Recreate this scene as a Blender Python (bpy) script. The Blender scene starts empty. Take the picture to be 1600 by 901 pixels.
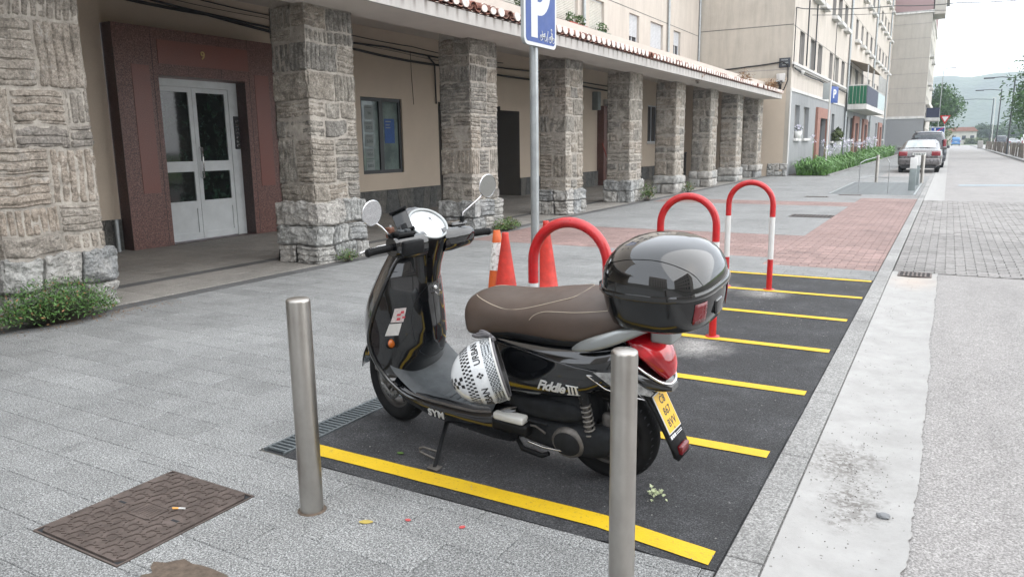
import bpy, bmesh, math, random
import numpy as np
from mathutils import Vector, Matrix, noise
sc = bpy.context.scene
col = sc.collection
R = math.radians
# ------------------------------------------------------------------ camera
EYE = 1.42
def cam_axes(yaw, pitch, roll):
    f = Vector((-math.sin(yaw)*math.cos(pitch), math.cos(yaw)*math.cos(pitch), -math.sin(pitch)))
    r = Vector((math.cos(yaw), math.sin(yaw), 0)); u = r.cross(f)
    r2 = r*math.cos(roll)+u*math.sin(roll); u2 = r2.cross(f)
    return r2, u2, f
cr, cu, cf = cam_axes(.52265, .18833, -.013888)
cd = bpy.data.cameras.new('camera'); cam = bpy.data.objects.new('camera', cd); col.objects.link(cam)
cam.matrix_world = Matrix(((cr.x, cu.x, -cf.x, 0), (cr.y, cu.y, -cf.y, 0), (cr.z, cu.z, -cf.z, EYE), (0, 0, 0, 1)))
cd.sensor_width = 36; cd.lens = 36*1172.5/1600; cd.clip_start = .05; cd.clip_end = 5000
sc.camera = cam
# ------------------------------------------------------------------ light
SUN_EL, SUN_AZ = 42, 92            # azimuth measured from +Y clockwise
w = bpy.data.worlds.new("World"); sc.world = w; w.use_nodes = True
nt = w.node_tree; bg = nt.nodes['Background']
sky = nt.nodes.new('ShaderNodeTexSky'); sky.sky_type = 'NISHITA'; sky.sun_disc = False
sky.sun_elevation = R(SUN_EL); sky.sun_rotation = R(SUN_AZ); sky.dust_density = 3
mx = nt.nodes.new('ShaderNodeMix'); mx.data_type = 'RGBA'; mx.inputs[0].default_value = .9
mx.inputs[7].default_value = (11.0, 11.5, 12.2, 1)     # even white cloud cover
nt.links.new(sky.outputs[0], mx.inputs[6]); nt.links.new(mx.outputs[2], bg.inputs['Color'])
bg.inputs['Strength'].default_value = .1
sd = bpy.data.lights.new('sun', 'SUN'); sd.energy = 1.5; sd.angle = R(110); sd.color = (1, .96, .9)
so = bpy.data.objects.new('sun', sd); col.objects.link(so)
sv = Vector((math.sin(R(SUN_AZ))*math.cos(R(SUN_EL)), math.cos(R(SUN_AZ))*math.cos(R(SUN_EL)), math.sin(R(SUN_EL))))
so.rotation_euler = sv.to_track_quat('Z', 'Y').to_euler()
so.location = (0, 0, 30)
sc.view_settings.view_transform = 'Standard'; sc.view_settings.look = 'None'
sc.view_settings.gamma = 1; sc.view_settings.exposure = 1.1
sc.cycles.max_bounces = 6; sc.cycles.volume_bounces = 0
# ------------------------------------------------------------------ materials
MATS = {}
def srgb(h):
    h = h.lstrip('#'); v = [int(h[i:i+2], 16)/255 for i in (0, 2, 4)]
    return tuple(((c/12.92) if c <= .04045 else ((c+.055)/1.055)**2.4) for c in v)
class NB:
    def __init__(s, m): s.nt = m.node_tree; s.b = s.nt.nodes['Principled BSDF']; s._pos = None
    def n(s, t, **k):
        o = s.nt.nodes.new(t)
        for a, v in k.items(): setattr(o, a, v)
        return o
    def l(s, a, b): s.nt.links.new(a, b)
    def pos(s, local=False):
        if s._pos is None:
            if local: s._pos = s.n('ShaderNodeTexCoord').outputs['Object']
            else: s._pos = s.n('ShaderNodeNewGeometry').outputs['Position']
        return s._pos
    def noise(s, scale, detail=3, rough=.6, vec=None, stretch=None):
        v = vec or s.pos()
        if stretch:
            mp = s.n('ShaderNodeMapping'); mp.inputs['Scale'].default_value = stretch; s.l(v, mp.inputs[0]); v = mp.outputs[0]
        o = s.n('ShaderNodeTexNoise'); o.inputs['Scale'].default_value = scale; o.inputs['Detail'].default_value = detail
        o.inputs['Roughness'].default_value = rough; s.l(v, o.inputs['Vector']); return o.outputs['Fac']
    def ramp(s, f, stops):
        o = s.n('ShaderNodeValToRGB'); e = o.color_ramp.elements
        while len(e) < len(stops): e.new(.5)
        for i, (p, c) in enumerate(stops):
            e[i].position = p; e[i].color = (c[0], c[1], c[2], 1) if hasattr(c, '__len__') else (c, c, c, 1)
        s.l(f, o.inputs[0]); return o.outputs[0]
    def mix(s, f, a, b, mode='MIX'):
        o = s.n('ShaderNodeMix'); o.data_type = 'RGBA'; o.blend_type = mode
        for sock, v in ((o.inputs[0], f), (o.inputs[6], a), (o.inputs[7], b)):
            if isinstance(v, (int, float)): sock.default_value = v if sock.type == 'VALUE' else (v, v, v, 1)
            elif hasattr(v, '__len__'): sock.default_value = (*v[:3], 1)
            else: s.l(v, sock)
        return o.outputs[2]
    def math(s, op, a, b=None, c=None):
        o = s.n('ShaderNodeMath', operation=op)
        for i, v in enumerate((a, b, c)):
            if v is None: continue
            if isinstance(v, (int, float)): o.inputs[i].default_value = v
            else: s.l(v, o.inputs[i])
        return o.outputs[0]
    def bump(s, f, dist, strength=1, prev=None):
        o = s.n('ShaderNodeBump'); o.inputs['Distance'].default_value = dist; o.inputs['Strength'].default_value = strength
        s.l(f, o.inputs['Height'])
        if prev: s.l(prev, o.inputs['Normal'])
        return o.outputs[0]
    def blob(s, x, y, r0, r1, dist=.35, sx=1, sy=1):
        """1 inside an irregular spot on the ground, 0 outside"""
        mp = s.n('ShaderNodeMapping'); mp.inputs['Location'].default_value = (-x*sx, -y*sy, 0); mp.inputs['Scale'].default_value = (sx, sy, 0)
        s.l(s.pos(), mp.inputs[0])
        ln = s.n('ShaderNodeVectorMath', operation='LENGTH'); s.l(mp.outputs[0], ln.inputs[0])
        nn = s.noise(14, 5, .7); d = s.math('ADD', ln.outputs['Value'], s.math('MULTIPLY', s.math('SUBTRACT', nn, .5), dist))
        o = s.n('ShaderNodeMapRange'); o.inputs[1].default_value = r0; o.inputs[2].default_value = r1; o.inputs[3].default_value = 1; o.inputs[4].default_value = 0
        s.l(d, o.inputs[0]); return o.outputs[0]
def newmat(name, rough=.6, metal=0, color=(.5, .5, .5)):
    m = bpy.data.materials.new(name); m.use_nodes = True; b = NB(m)
    b.b.inputs['Base Color'].default_value = (*color, 1); b.b.inputs['Roughness'].default_value = rough; b.b.inputs['Metallic'].default_value = metal
    MATS[name] = m; return m, b
def plain(name, c, rough=.5, metal=0, coat=0, var=.12, vs=6, bump=0, bs=60, local=True, spec=None, stretch=None, c2=None):
    m, b = newmat(name, rough, metal, c); b.pos(local)
    n = b.noise(vs, 4, .65, stretch=stretch)
    lo = tuple(x*(1-var) for x in c); hi = c2 or tuple(min(1, x*(1+var)) for x in c)
    b.l(b.ramp(n, [(.3, lo), (.7, hi)]), b.b.inputs['Base Color'])
    b.l(b.ramp(b.noise(vs*1.7, 4, .6), [(.3, max(0, rough-.06)), (.75, min(1, rough+.08))]), b.b.inputs['Roughness'])
    if bump: b.l(b.bump(b.noise(bs, 4, .6), bump), b.b.inputs['Normal'])
    if coat: b.b.inputs['Coat Weight'].default_value = coat; b.b.inputs['Coat Roughness'].default_value = .02
    if spec is not None: b.b.inputs['Specular IOR Level'].default_value = spec
    return m
def glass(name, tint=(.8, .9, .9), rough=.02, trans=1.0):
    m, b = newmat(name, rough, 0, tint); b.b.inputs['Transmission Weight'].default_value = trans; b.b.inputs['IOR'].default_value = 1.45; return m
# granite slabs
def granite(name, base, dark, light, rnd=.1, stain=True):
    m, b = newmat(name, .75)
    g = b.ramp(b.noise(170, 2, .7), [(.42, dark), (.5, base), (.58, light)])
    g = b.mix(.85, g, b.ramp(b.noise(92, 3, .75), [(.42, .6), (.5, .99), (.58, 1.34)]), 'MULTIPLY')
    g = b.mix(.7, g, b.ramp(b.noise(38, 4, .75), [(.38, .84), (.5, 1.0), (.62, 1.13)]), 'MULTIPLY')
    if stain:
        g = b.mix(.9, g, b.ramp(b.noise(.9, 6, .7), [(.32, .72), (.5, 1.0), (.68, 1.14)]), 'MULTIPLY')
        g = b.mix(.8, g, b.ramp(b.noise(2.3, 3, .5), [(.70, 1.0), (.76, .72)]), 'MULTIPLY')
        g = b.mix(.5, g, b.ramp(b.noise(6, 5, .7), [(.35, .8), (.6, 1.08)]), 'MULTIPLY')
    if rnd:
        oi = b.n('ShaderNodeObjectInfo'); g = b.mix(1, g, b.ramp(oi.outputs['Random'], [(0, 1-rnd), (1, 1+rnd*.4)]), 'MULTIPLY')
    b.l(g, b.b.inputs['Base Color']); b.l(b.bump(b.noise(150, 3, .7), .0022), b.b.inputs['Normal'])
    return m
granite('granite_slab', (0.2072, 0.21, 0.2072), (0.0896, 0.0924, 0.0924), (0.336, 0.3416, 0.3388), .12)
granite('granite_sheet', (0.2072, 0.21, 0.2072), (0.0896, 0.0924, 0.0924), (0.336, 0.3416, 0.3388), 0)
granite('granite_kerb', (.262, .26, .252), (.205, .203, .197), (.32, .318, .31))
granite('granite_dark', (0.09, 0.09, 0.09), (0.048, 0.048, 0.048), (0.144, 0.144, 0.144))
granite('arcade_slab', (0.2589, 0.2431, 0.2196), (0.1569, 0.1451, 0.1294), (0.3529, 0.3373, 0.3137), .12)
granite('red_brick_paver', (0.2848, 0.1818, 0.1636), (0.1818, 0.1152, 0.09996), (0.3758, 0.2728, 0.2546), .25)
granite('cobble', (0.2376, 0.2257, 0.2169), (0.1188, 0.1129, 0.1069), (0.3326, 0.3208, 0.3119), .22)
plain('joint_soil', (0.128, 0.12, 0.104), .95, local=False, vs=20, bump=.004)
plain('joint_sand', (0.138, 0.138, 0.132), .95, local=False, vs=20)
# bay asphalt
m, b = newmat('bay_asphalt', .85)
g = b.ramp(b.noise(170, 3, .7), [(.35, (.008, .0085, .01)), (.52, (.026, .027, .029)), (.68, (.085, .085, .088))])
sp = b.ramp(b.noise(45, 2, .5), [(.70, 0), (.73, 1)]); g = b.mix(b.math('MULTIPLY', sp, .5), g, (.22, .22, .21))
dust = None
for (x, y, r, r1) in ((-1.42, 3.2, .02, .33), (-1.75, 3.42, .0, .3), (-1.5, 5.12, .06, .36), (-1.45, 7.3, .05, .32), (-1.84, 5.45, .05, .28), (-1.84, 7.45, .0, .25)):
    d = b.blob(x, y, r, r1, .3); dust = d if dust is None else b.math('MAXIMUM', dust, d)
g = b.mix(b.math('MULTIPLY', b.math('MULTIPLY', dust, b.ramp(b.noise(60, 3, .7), [(.35, .25), (.6, 1)])), .75), g, (.31, .30, .285))
g = b.mix(.8, g, b.ramp(b.noise(2.6, 6, .75), [(.35, .65), (.5, 1.0), (.66, 1.9)]), 'MULTIPLY')
for (x, y, r) in ((-1.5, 3.9, .06), (-1.3, 4.9, .05), (-1.75, 6.0, .08), (-1.2, 3.0, .05)): g = b.mix(b.math('MULTIPLY', b.blob(x, y, 0, r, .12), .7), g, (.006, .006, .006))
b.l(g, b.b.inputs['Base Color']); b.l(b.bump(b.noise(120, 4, .7), .006), b.b.inputs['Normal'])
# road asphalt (old, pale)
m, b = newmat('road_asphalt', .85)
g = b.ramp(b.noise(140, 3, .7), [(.36, (.15, .144, .139)), (.5, (.265, .254, .247)), (.64, (.375, .362, .352))])
g = b.mix(.8, g, b.ramp(b.noise(85, 3, .75), [(.42, .72), (.5, 1.0), (.58, 1.26)]), 'MULTIPLY')
g = b.mix(.8, g, b.ramp(b.noise(1.3, 6, .7, stretch=(1, .35, 1)), [(.28, .74), (.5, 1), (.75, 1.1)]), 'MULTIPLY')
g = b.mix(.5, g, b.ramp(b.noise(9, 5, .75), [(.3, .78), (.6, 1.05)]), 'MULTIPLY')
b.l(g, b.b.inputs['Base Color']); b.l(b.bump(b.noise(110, 4, .7), .005), b.b.inputs['Normal'])
# gutter concrete
m, b = newmat('gutter_concrete', .8)
g = b.ramp(b.noise(5, 7, .7), [(.3, (.275, .271, .262)), (.5, (.318, .314, .305)), (.7, (.36, .356, .347))])
sp = b.ramp(b.noise(38, 2, .5), [(.70, 0), (.74, 1)]); g = b.mix(b.math('MULTIPLY', sp, .75), g, (.12, .11, .1))
dirt = b.math('MAXIMUM', b.blob(-.30, 3.5, .0, .2, .34, 1, .7), b.blob(-.22, 3.1, .0, .14, .34, 1, .5))
g = b.mix(b.math('MULTIPLY', b.math('MULTIPLY', dirt, b.ramp(b.noise(45, 3, .7), [(.42, 0), (.55, 1)])), .9), g, (.09, .08, .07))
rust = b.blob(-.2, 8.6, .0, .3, .3, 1, .5); g = b.mix(b.math('MULTIPLY', rust, .35), g, (.5, .36, .26))
b.l(g, b.b.inputs['Base Color']); b.l(b.bump(b.noise(90, 5, .7), .0015), b.b.inputs['Normal'])
# pillars
def stonemat(name, c0, c1, c2, white):
    m, b = newmat(name, .92); b.b.inputs['Specular IOR Level'].default_value = .25
    g = b.ramp(b.noise(7, 8, .72), [(.28, c0), (.5, c1), (.72, c2)])
    g = b.mix(.75, g, b.ramp(b.noise(46, 5, .8), [(.36, .45), (.52, 1.05), (.66, 1.55)]), 'MULTIPLY')
    oi = b.n('ShaderNodeObjectInfo'); g = b.mix(1, g, b.ramp(oi.outputs['Random'], [(0, (.76, .78, .8)), (.5, (1, 1, .98)), (1, (1.12, 1.06, 1.0))]), 'MULTIPLY')
    wf = b.ramp(b.noise(3.2, 7, .75), [(.62-white, 0), (.78-white, 1)])
    g = b.mix(b.math('MULTIPLY', wf, .75), g, (.55, .54, .52))
    b.l(g, b.b.inputs['Base Color'])
    n1 = b.bump(b.noise(34, 6, .8), .026); b.l(b.bump(b.noise(130, 4, .7), .004, prev=n1), b.b.inputs['Normal'])
stonemat('pillar_stone', (0.125, 0.1147, 0.1029), (0.2794, 0.2573, 0.2279), (0.4851, 0.4557, 0.4116), .0)
stonemat('pillar_stone_pale', (0.1771, 0.1615, 0.1406), (0.3333, 0.2969, 0.2604), (0.4791, 0.4375, 0.3958), .03)  # nearest pillar's stone: its stronger light is put into a lighter colour
stonemat('base_stone', (0.1826, 0.1826, 0.1761), (0.3521, 0.3521, 0.3456), (0.5477, 0.5477, 0.5347), .12)
stonemat('plinth_stone', (0.06825, 0.06825, 0.0663), (0.1268, 0.1268, 0.1219), (0.195, 0.1902, 0.1803), -.1)
plain('mortar', (0.3465, 0.3176, 0.2791), .95, local=False, vs=9, var=.3, bump=.012, bs=40)
# renders (plaster)
def plaster(name, c, var=.12, streak=.0, bump=.003, bs=90):
    m, b = newmat(name, .9)
    g = b.ramp(b.noise(1.1, 6, .7), [(.3, tuple(x*(1-var) for x in c)), (.7, tuple(min(1, x*(1+var*.6)) for x in c))])
    g = b.mix(.6, g, b.ramp(b.noise(60, 3, .7), [(.3, .88), (.7, 1.06)]), 'MULTIPLY')
    if streak: g = b.mix(streak, g, b.ramp(b.noise(3.5, 5, .7, stretch=(1, 1, .12)), [(.32, .62), (.6, 1.05)]), 'MULTIPLY')
    b.l(g, b.b.inputs['Base Color']); b.l(b.bump(b.noise(bs, 4, .7), bump), b.b.inputs['Normal']); return m
plaster('arcade_plaster', (0.5198, 0.4376, 0.3508), .07)
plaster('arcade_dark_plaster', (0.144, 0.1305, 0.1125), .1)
plaster('ceiling_plaster', (0.559, 0.5082, 0.4574), .08)
plaster('cream_plaster', (0.5237, 0.473, 0.4223), .07, .35, .008, 55)
plaster('gable_plaster', (0.46, 0.4232, 0.368), .09, .45, .012, 45)
plaster('cream_plaster_far', (0.493, 0.4675, 0.425), .08, .4)
plaster('gable_plaster_far', (0.4048, 0.3772, 0.3404), .07, .3)
plaster('pink_plaster', (0.288, 0.2, 0.2), .05)
plaster('grey_paint', (0.27, 0.2775, 0.285), .08, .35)
plaster('fascia_plaster', (0.4455, 0.4252, 0.405), .06, .5)
m = MATS['fascia_plaster']; b = NB(m); sx_ = b.n('ShaderNodeSeparateXYZ'); b.l(b.pos(), sx_.inputs[0])     # drip stains below every tile joint
wv = b.math('SINE', b.math('ADD', b.math('MULTIPLY', sx_.outputs[1], 25.857), b.math('MULTIPLY', b.noise(3, 3, .6), 1.6)))
top = b.math('MULTIPLY', b.math('SUBTRACT', sx_.outputs[2], 3.10), 6.5)
st_ = b.math('MULTIPLY', b.ramp(wv, [(.35, 0), (1, 1)]), top); old = b.b.inputs['Base Color'].links[0].from_socket
b.l(b.mix(b.math('MULTIPLY', st_, .75), old, (.12, .10, .085)), b.b.inputs['Base Color'])
plaster('white_trim', (0.594, 0.585, 0.567), .1, .6)
plaster('concrete', (0.315, 0.3, 0.285), .12, .3)
m, b = newmat('roof_clay', .85)
oi = b.n('ShaderNodeObjectInfo')
g = b.ramp(b.noise(14, 5, .7), [(.3, (.12, .045, .032)), (.5, (.21, .09, .065)), (.72, (.36, .23, .18))])
g = b.mix(1, g, b.ramp(oi.outputs['Random'], [(0, .7), (1, 1.3)]), 'MULTIPLY'); b.l(g, b.b.inputs['Base Color'])
m, b = newmat('tile_mortar', .9); b.l(b.ramp(b.noise(16, 5, .7), [(.3, (.5, .42, .38)), (.65, (.78, .72, .68))]), b.b.inputs['Base Color'])
# portal granite
def terrazzo(name, a, d, l, rough):
    m, b = newmat(name, rough); b.l(b.ramp(b.noise(85, 2, .6), [(.35, d), (.5, a), (.66, l)]), b.b.inputs['Base Color']); return m
terrazzo('portal_granite', (0.1144, 0.0442, 0.0338), (0.0416, 0.0182, 0.0156), (0.2145, 0.1144, 0.091), .45)
terrazzo('portal_marble', (0.1625, 0.0494, 0.0338), (0.13, 0.039, 0.0273), (0.2015, 0.0676, 0.0494), .4)
plain('brass', (.42, .30, .12), .4, .6)
terrazzo('portal_side', (0.056, 0.0256, 0.0224), (0.024, 0.012, 0.012), (0.104, 0.064, 0.056), .5)
# metals, plastics, paints
plain('white_aluminium', (0.5208, 0.546, 0.5544), .45, .0, var=.1, vs=4)
plain('steel_handle', (.6, .6, .6), .25, 1)
m, b = newmat('brushed_steel', .28, 1, (.5, .48, .45)); b.pos(True)
b.l(b.ramp(b.noise(3, 5, .7, stretch=(1, 1, .6)), [(.3, (.33, .31, .285)), (.65, (.50, .48, .45))]), b.b.inputs['Base Color'])
b.l(b.ramp(b.noise(14, 5, .7), [(.3, .34), (.7, .44)]), b.b.inputs['Roughness'])
b.b.inputs['Anisotropic'].default_value = .0
plain('galvanised', (0.35, 0.371, 0.378), .42, .7, var=.15, vs=10)
plain('grate_steel', (0.18, 0.204, 0.216), .5, .6, var=.2, vs=20)
plain('thin_rail_steel', (.35, .36, .37), .4, .8)
plain('grate_pit', (.02, .022, .025), .9)
plain('red_paint', (0.4464, 0.0093, 0.0124), .32, 0, .3, var=.2, vs=24)
plain('white_paint', (0.624, 0.624, 0.616), .4, 0, .1, var=.06, vs=10)
m, b = newmat('yellow_paint', .6)
g = b.ramp(b.noise(3, 5, .7), [(.3, (.55, .35, .004)), (.7, (.64, .43, .008))]); g = b.mix(b.ramp(b.noise(70, 4, .8), [(.58, 0), (.68, .8)]), g, (.16, .13, .05)); g = b.mix(b.ramp(b.noise(11, 7, .85), [(.60, 0), (.70, .65)]), g, (.22, .17, .05))
b.l(g, b.b.inputs['Base Color']); b.l(b.bump(b.noise(120, 4, .7), .002), b.b.inputs['Normal'])
plain('cone_red', (0.4532, 0.02635, 0.01581), .5, var=.3, vs=12)
plain('cone_orange', (0.496, 0.0868, 0.0124), .55, var=.2, vs=12)
m, b = newmat('cone_white', .6); b.pos(True); b.l(b.ramp(b.noise(40, 5, .8), [(.4, (.3, .27, .24)), (.52, (.72, .71, .69))]), b.b.inputs['Base Color'])
m, b = newmat('cast_iron', .6, .5); b.pos(True)
b.l(b.ramp(b.noise(9, 6, .7), [(.3, (.075, .06, .053)), (.6, (.15, .12, .107)), (.8, (.22, .18, .165))]), b.b.inputs['Base Color']); b.l(b.bump(b.noise(130, 4, .7), .0015), b.b.inputs['Normal'])
plain('sign_blue', (0.0108, 0.0486, 0.2268), .4, var=.06, vs=14)
plain('sign_white', (0.5625, 0.5775, 0.585), .4, var=.04)
plain('sign_grey', (0.315, 0.336, 0.336), .5, var=.06)
plain('black_cable', (.012, .012, .013), .6)
plain('dark_frame', (.02, .021, .023), .4)
m, b = newmat('dark_glass', .03, 0, (.012, .014, .015)); b.b.inputs['Coat Weight'].default_value = .5
m, b = newmat('door_glass', .05, 0, (0.012, 0.02, 0.016)); b.l(b.ramp(b.noise(7, 6, .8), [(.5, (.006, .008, .008)), (.66, (.02, .045, .028)), (.8, (.05, .07, .05))]), b.b.inputs['Base Color'])
m, b = newmat('shop_glass', .06, 0, (0.06, 0.084, 0.078)); b.l(b.ramp(b.noise(2.4, 5, .7), [(.35, (.09, .12, .115)), (.7, (.22, .28, .26))]), b.b.inputs['Base Color'])
plain('paper', (0.228, 0.258, 0.252), .8, var=.05); plain('print_ink', (.03, .04, .05), .7); plain('print_blue', (0.018, 0.072, 0.24), .6, var=.3, vs=30)
plain('shutter_white', (0.56, 0.576, 0.6), .5, var=.05, local=False, vs=3)
plain('shutter_cream', (.55, .53, .48), .6, var=.1, local=False, vs=3)
plain('window_dark', (.03, .035, .045), .12, var=.5, local=False, vs=.8)
plain('curtain_grey', (.28, .29, .29), .6, var=.2, local=False, vs=2)
plain('leaf_green', (0.035, 0.077, 0.014), .6, var=.5, vs=3, c2=(0.084, 0.168, 0.0315), local=False)
plain('leaf_dry', (.22, .12, .05), .8, var=.4)
plain('weed_green', (0.0525, 0.1125, 0.01875), .65, var=.5, vs=14, c2=(0.12, 0.21, 0.045), local=False)
plain('shrub_green', (0.03281, 0.09375, 0.01875), .6, var=.5, vs=20, c2=(0.1031, 0.225, 0.04688), local=False)
plain('strap_leaf', (0.0702, 0.1716, 0.0312), .5, var=.4, vs=6, c2=(0.156, 0.3276, 0.078), local=False)
plain('tree_leaf', (0.03413, 0.0975, 0.02438), .6, var=.4, vs=.8, c2=(0.078, 0.1658, 0.04388), local=False)
plain('tree_leaf_far', (.05, .095, .045), .7, var=.4, vs=.3, c2=(.09, .15, .07), local=False)
plain('hedge_green', (0.0525, 0.09, 0.0225), .7, var=.5, vs=1, c2=(0.12, 0.15, 0.045), local=False)
plain('bark', (.10, .085, .07), .9, var=.3, vs=10)
plain('grass', (0.084, 0.14, 0.035), .9, var=.4, vs=.5, c2=(0.14, 0.196, 0.056), local=False)
plain('hill_forest', (.035, .06, .035), .9, var=.5, vs=.03, c2=(.07, .10, .05), local=False, bump=4, bs=.06)
plain('flower_white', (0.576, 0.56, 0.656), .7); plain('flower_white_pot', (.85, .85, .85), .5)
plain('pot_red', (.30, .05, .03), .6); plain('pot_green', (.03, .13, .09), .6); plain('pot_dark', (.02, .03, .035), .6); plain('pot_white', (.7, .7, .68), .5)
plain('balcony_green', (0, 0.1056, 0.048), .5); plain('balcony_blue', (.012, .018, .05), .5); plain('balcony_pale', (.42, .5, .5), .5)
plain('rust_box', (.16, .09, .05), .7)
plain('street_sign_dark', (.03, .035, .045), .4)
plain('post_wood', (0.14, 0.119, 0.098), .85, vs=3, var=.3); plain('lamp_grey', (.035, .04, .045), .5)
plain('box_grey', (0.2025, 0.2325, 0.2325), .5, .2); plain('brown_post', (.16, .12, .1), .6)
plain('petal_pink', (0.45, 0.072, 0.072), .6); plain('leaf_yellow', (0.385, 0.294, 0.07), .7); plain('pebble', (0.182, 0.189, 0.196), .9); plain('filter_orange', (.75, .38, .1), .7)
plain('dirt_patch', (0.096, 0.072, 0.054), .95, vs=30, var=.4, bump=.006)
plain('tread_plate', (0.312, 0.33, 0.336), .45, .4, var=.1)
plain('broom_red', (.25, .03, .02), .5); plain('mop_blue', (.01, .05, .5), .6)
plain('bay_blue_paint', (0.27, 0.33, 0.372), .8, local=False)
# scooter
m, b = newmat('gloss_black', .09, 0, (.0035, .004, .005)); b.b.inputs['Coat Weight'].default_value = 1; b.b.inputs['Coat Roughness'].default_value = .015
b.pos(True); b.l(b.ramp(b.noise(18, 6, .8), [(.45, .05), (.75, .2)]), b.b.inputs['Roughness'])
b.l(b.ramp(b.noise(70, 4, .8), [(.62, (.0035, .004, .005)), (.85, (.035, .036, .036))]), b.b.inputs['Base Color'])
m, b = newmat('case_black', .06, 0, (.004, .0045, .005)); b.b.inputs['Coat Weight'].default_value = 1; b.b.inputs['Coat Roughness'].default_value = .02
m, b = newmat('case_smoke', .16, 0, (0.0072, 0.0078, 0.0084)); b.b.inputs['Coat Weight'].default_value = .3; b.b.inputs['Coat Roughness'].default_value = .1
plain('matt_black', (0.0081, 0.00855, 0.00945), .5, spec=.18, var=.3, vs=30, bump=.0008, bs=300)
plain('mat_grey', (0.03025, 0.03575, 0.0396), .5, var=.35, vs=9, c2=(0.0605, 0.06875, 0.07425), bump=.0012, bs=260)
plain('rubber', (0.0077, 0.0077, 0.00825), .75, spec=.18, var=.3, vs=20); plain('tyre', (0.0099, 0.0099, 0.01045), .8, spec=.18, var=.35, vs=14, bump=.001, bs=120)
plain('rim_grey', (0.072, 0.069, 0.066), .45, .7, var=.25, vs=20); plain('dusty_metal', (0.12, 0.111, 0.102), .6, .6, var=.4, vs=25)
plain('fork_grey', (0.18, 0.18, 0.174), .45, .6, var=.2, vs=20); plain('chrome', (.75, .75, .76), .12, 1, var=.05)
plain('engine_black', (0.0125, 0.0135, 0.015), .78, spec=.18, var=.4, vs=18); plain('shock_spring', (0.14, 0.132, 0.12), .5, .3, var=.25, vs=25)
plain('seat_leather', (0.06944, 0.04816, 0.03696), .42, var=.14, vs=8, bump=.0007, bs=420); plain('seat_thread', (.42, .36, .28), .7)
plain('silver_paint', (0.315, 0.33, 0.33), .35, .6, var=.06)
m, b = newmat('tail_red', .06, 0, (0.434, 0.0028, 0.0084)); b.b.inputs['Coat Weight'].default_value = 1; b.pos(True)
b.l(b.ramp(b.noise(9, 2, .5), [(.4, (.30, .0, .006)), (.6, (.75, .01, .02))]), b.b.inputs['Base Color'])
plain('reflector_red', (0.132, 0.0048, 0.0084), .25, 0, .5); plain('reflector_orange', (0.385, 0.091, 0.007), .25, 0, .6, vs=60)
plain('indicator_clear', (0.3, 0.3, 0.294), .12, .3, 0, var=.5, vs=50)
plain('plate_yellow', (0.645, 0.375, 0.0075), .4, var=.04); plain('plate_white', (0.6, 0.6, 0.576), .4)
m, b = newmat('mirror_glass', .0, 1, (0.645, 0.66, 0.675))
m, b = newmat('dial_glass', .03, .0, (.62, .64, .66)); b.b.inputs['Coat Weight'].default_value = 1; b.b.inputs['Specular IOR Level'].default_value = 1
plain('letter_silver', (0.6, 0.608, 0.608), .3, .3); plain('sticker_pale', (0.465, 0.4125, 0.405), .5, var=.25, vs=90); plain('sticker_ink', (.45, .05, .07), .5)
plain('rust_clamp', (.12, .05, .03), .6, .3); plain('bag_plastic', (.03, .035, .04), .3, var=.5, vs=20, bump=.01, bs=30)
plain('helmet_white', (0.5772, 0.5928, 0.6006), .16, 0, .6, var=.05, vs=5); plain('helmet_black', (.008, .008, .009), .3)
m, b = newmat('helmet_weave', .3, .3); b.pos(True)
ck = b.n('ShaderNodeTexChecker'); ck.inputs['Scale'].default_value = 150; b.l(b.pos(), ck.inputs[0]); ck.inputs[1].default_value = (.4, .42, .43, 1); ck.inputs[2].default_value = (.05, .055, .06, 1)
b.l(ck.outputs[0], b.b.inputs['Base Color'])
plain('helmet_lining', (.12, .115, .12), .9, vs=40)
# cars
def carpaint(n, c, metal=.5): plain(n, c, .28, metal, .8, var=.04)
carpaint('car_silver', (0.121, 0.1123, 0.1123)); carpaint('car_dark', (.035, .04, .05)); carpaint('car_blue', (0.042, 0.175, 0.385), .1); carpaint('car_white', (.7, .72, .72), 0); carpaint('car_grey', (.2, .22, .24))
plain('car_glass', (.05, .065, .07), .06, 0, 1, var=.3); plain('car_glass_pale', (.34, .38, .38), .08, 0, 1, var=.15); plain('car_lamp', (0.21, 0.0075, 0.015), .15, 0, 1); plain('car_trim', (.02, .02, .022), .6)
plain('reddish', (0.272, 0.136, 0.104), .8, var=.12, local=False)
plain('tan_awning', (0.24, 0.192, 0.136), .8, local=False)
plaster('grey_paint_far', (0.2475, 0.255, 0.2625), .05)
plain('flower_green', (.55, .60, .38), .7, local=False)
plain('grit_dark', (.09, .08, .07), .9); plain('grit_pale', (0.3, 0.294, 0.276), .9)
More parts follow.
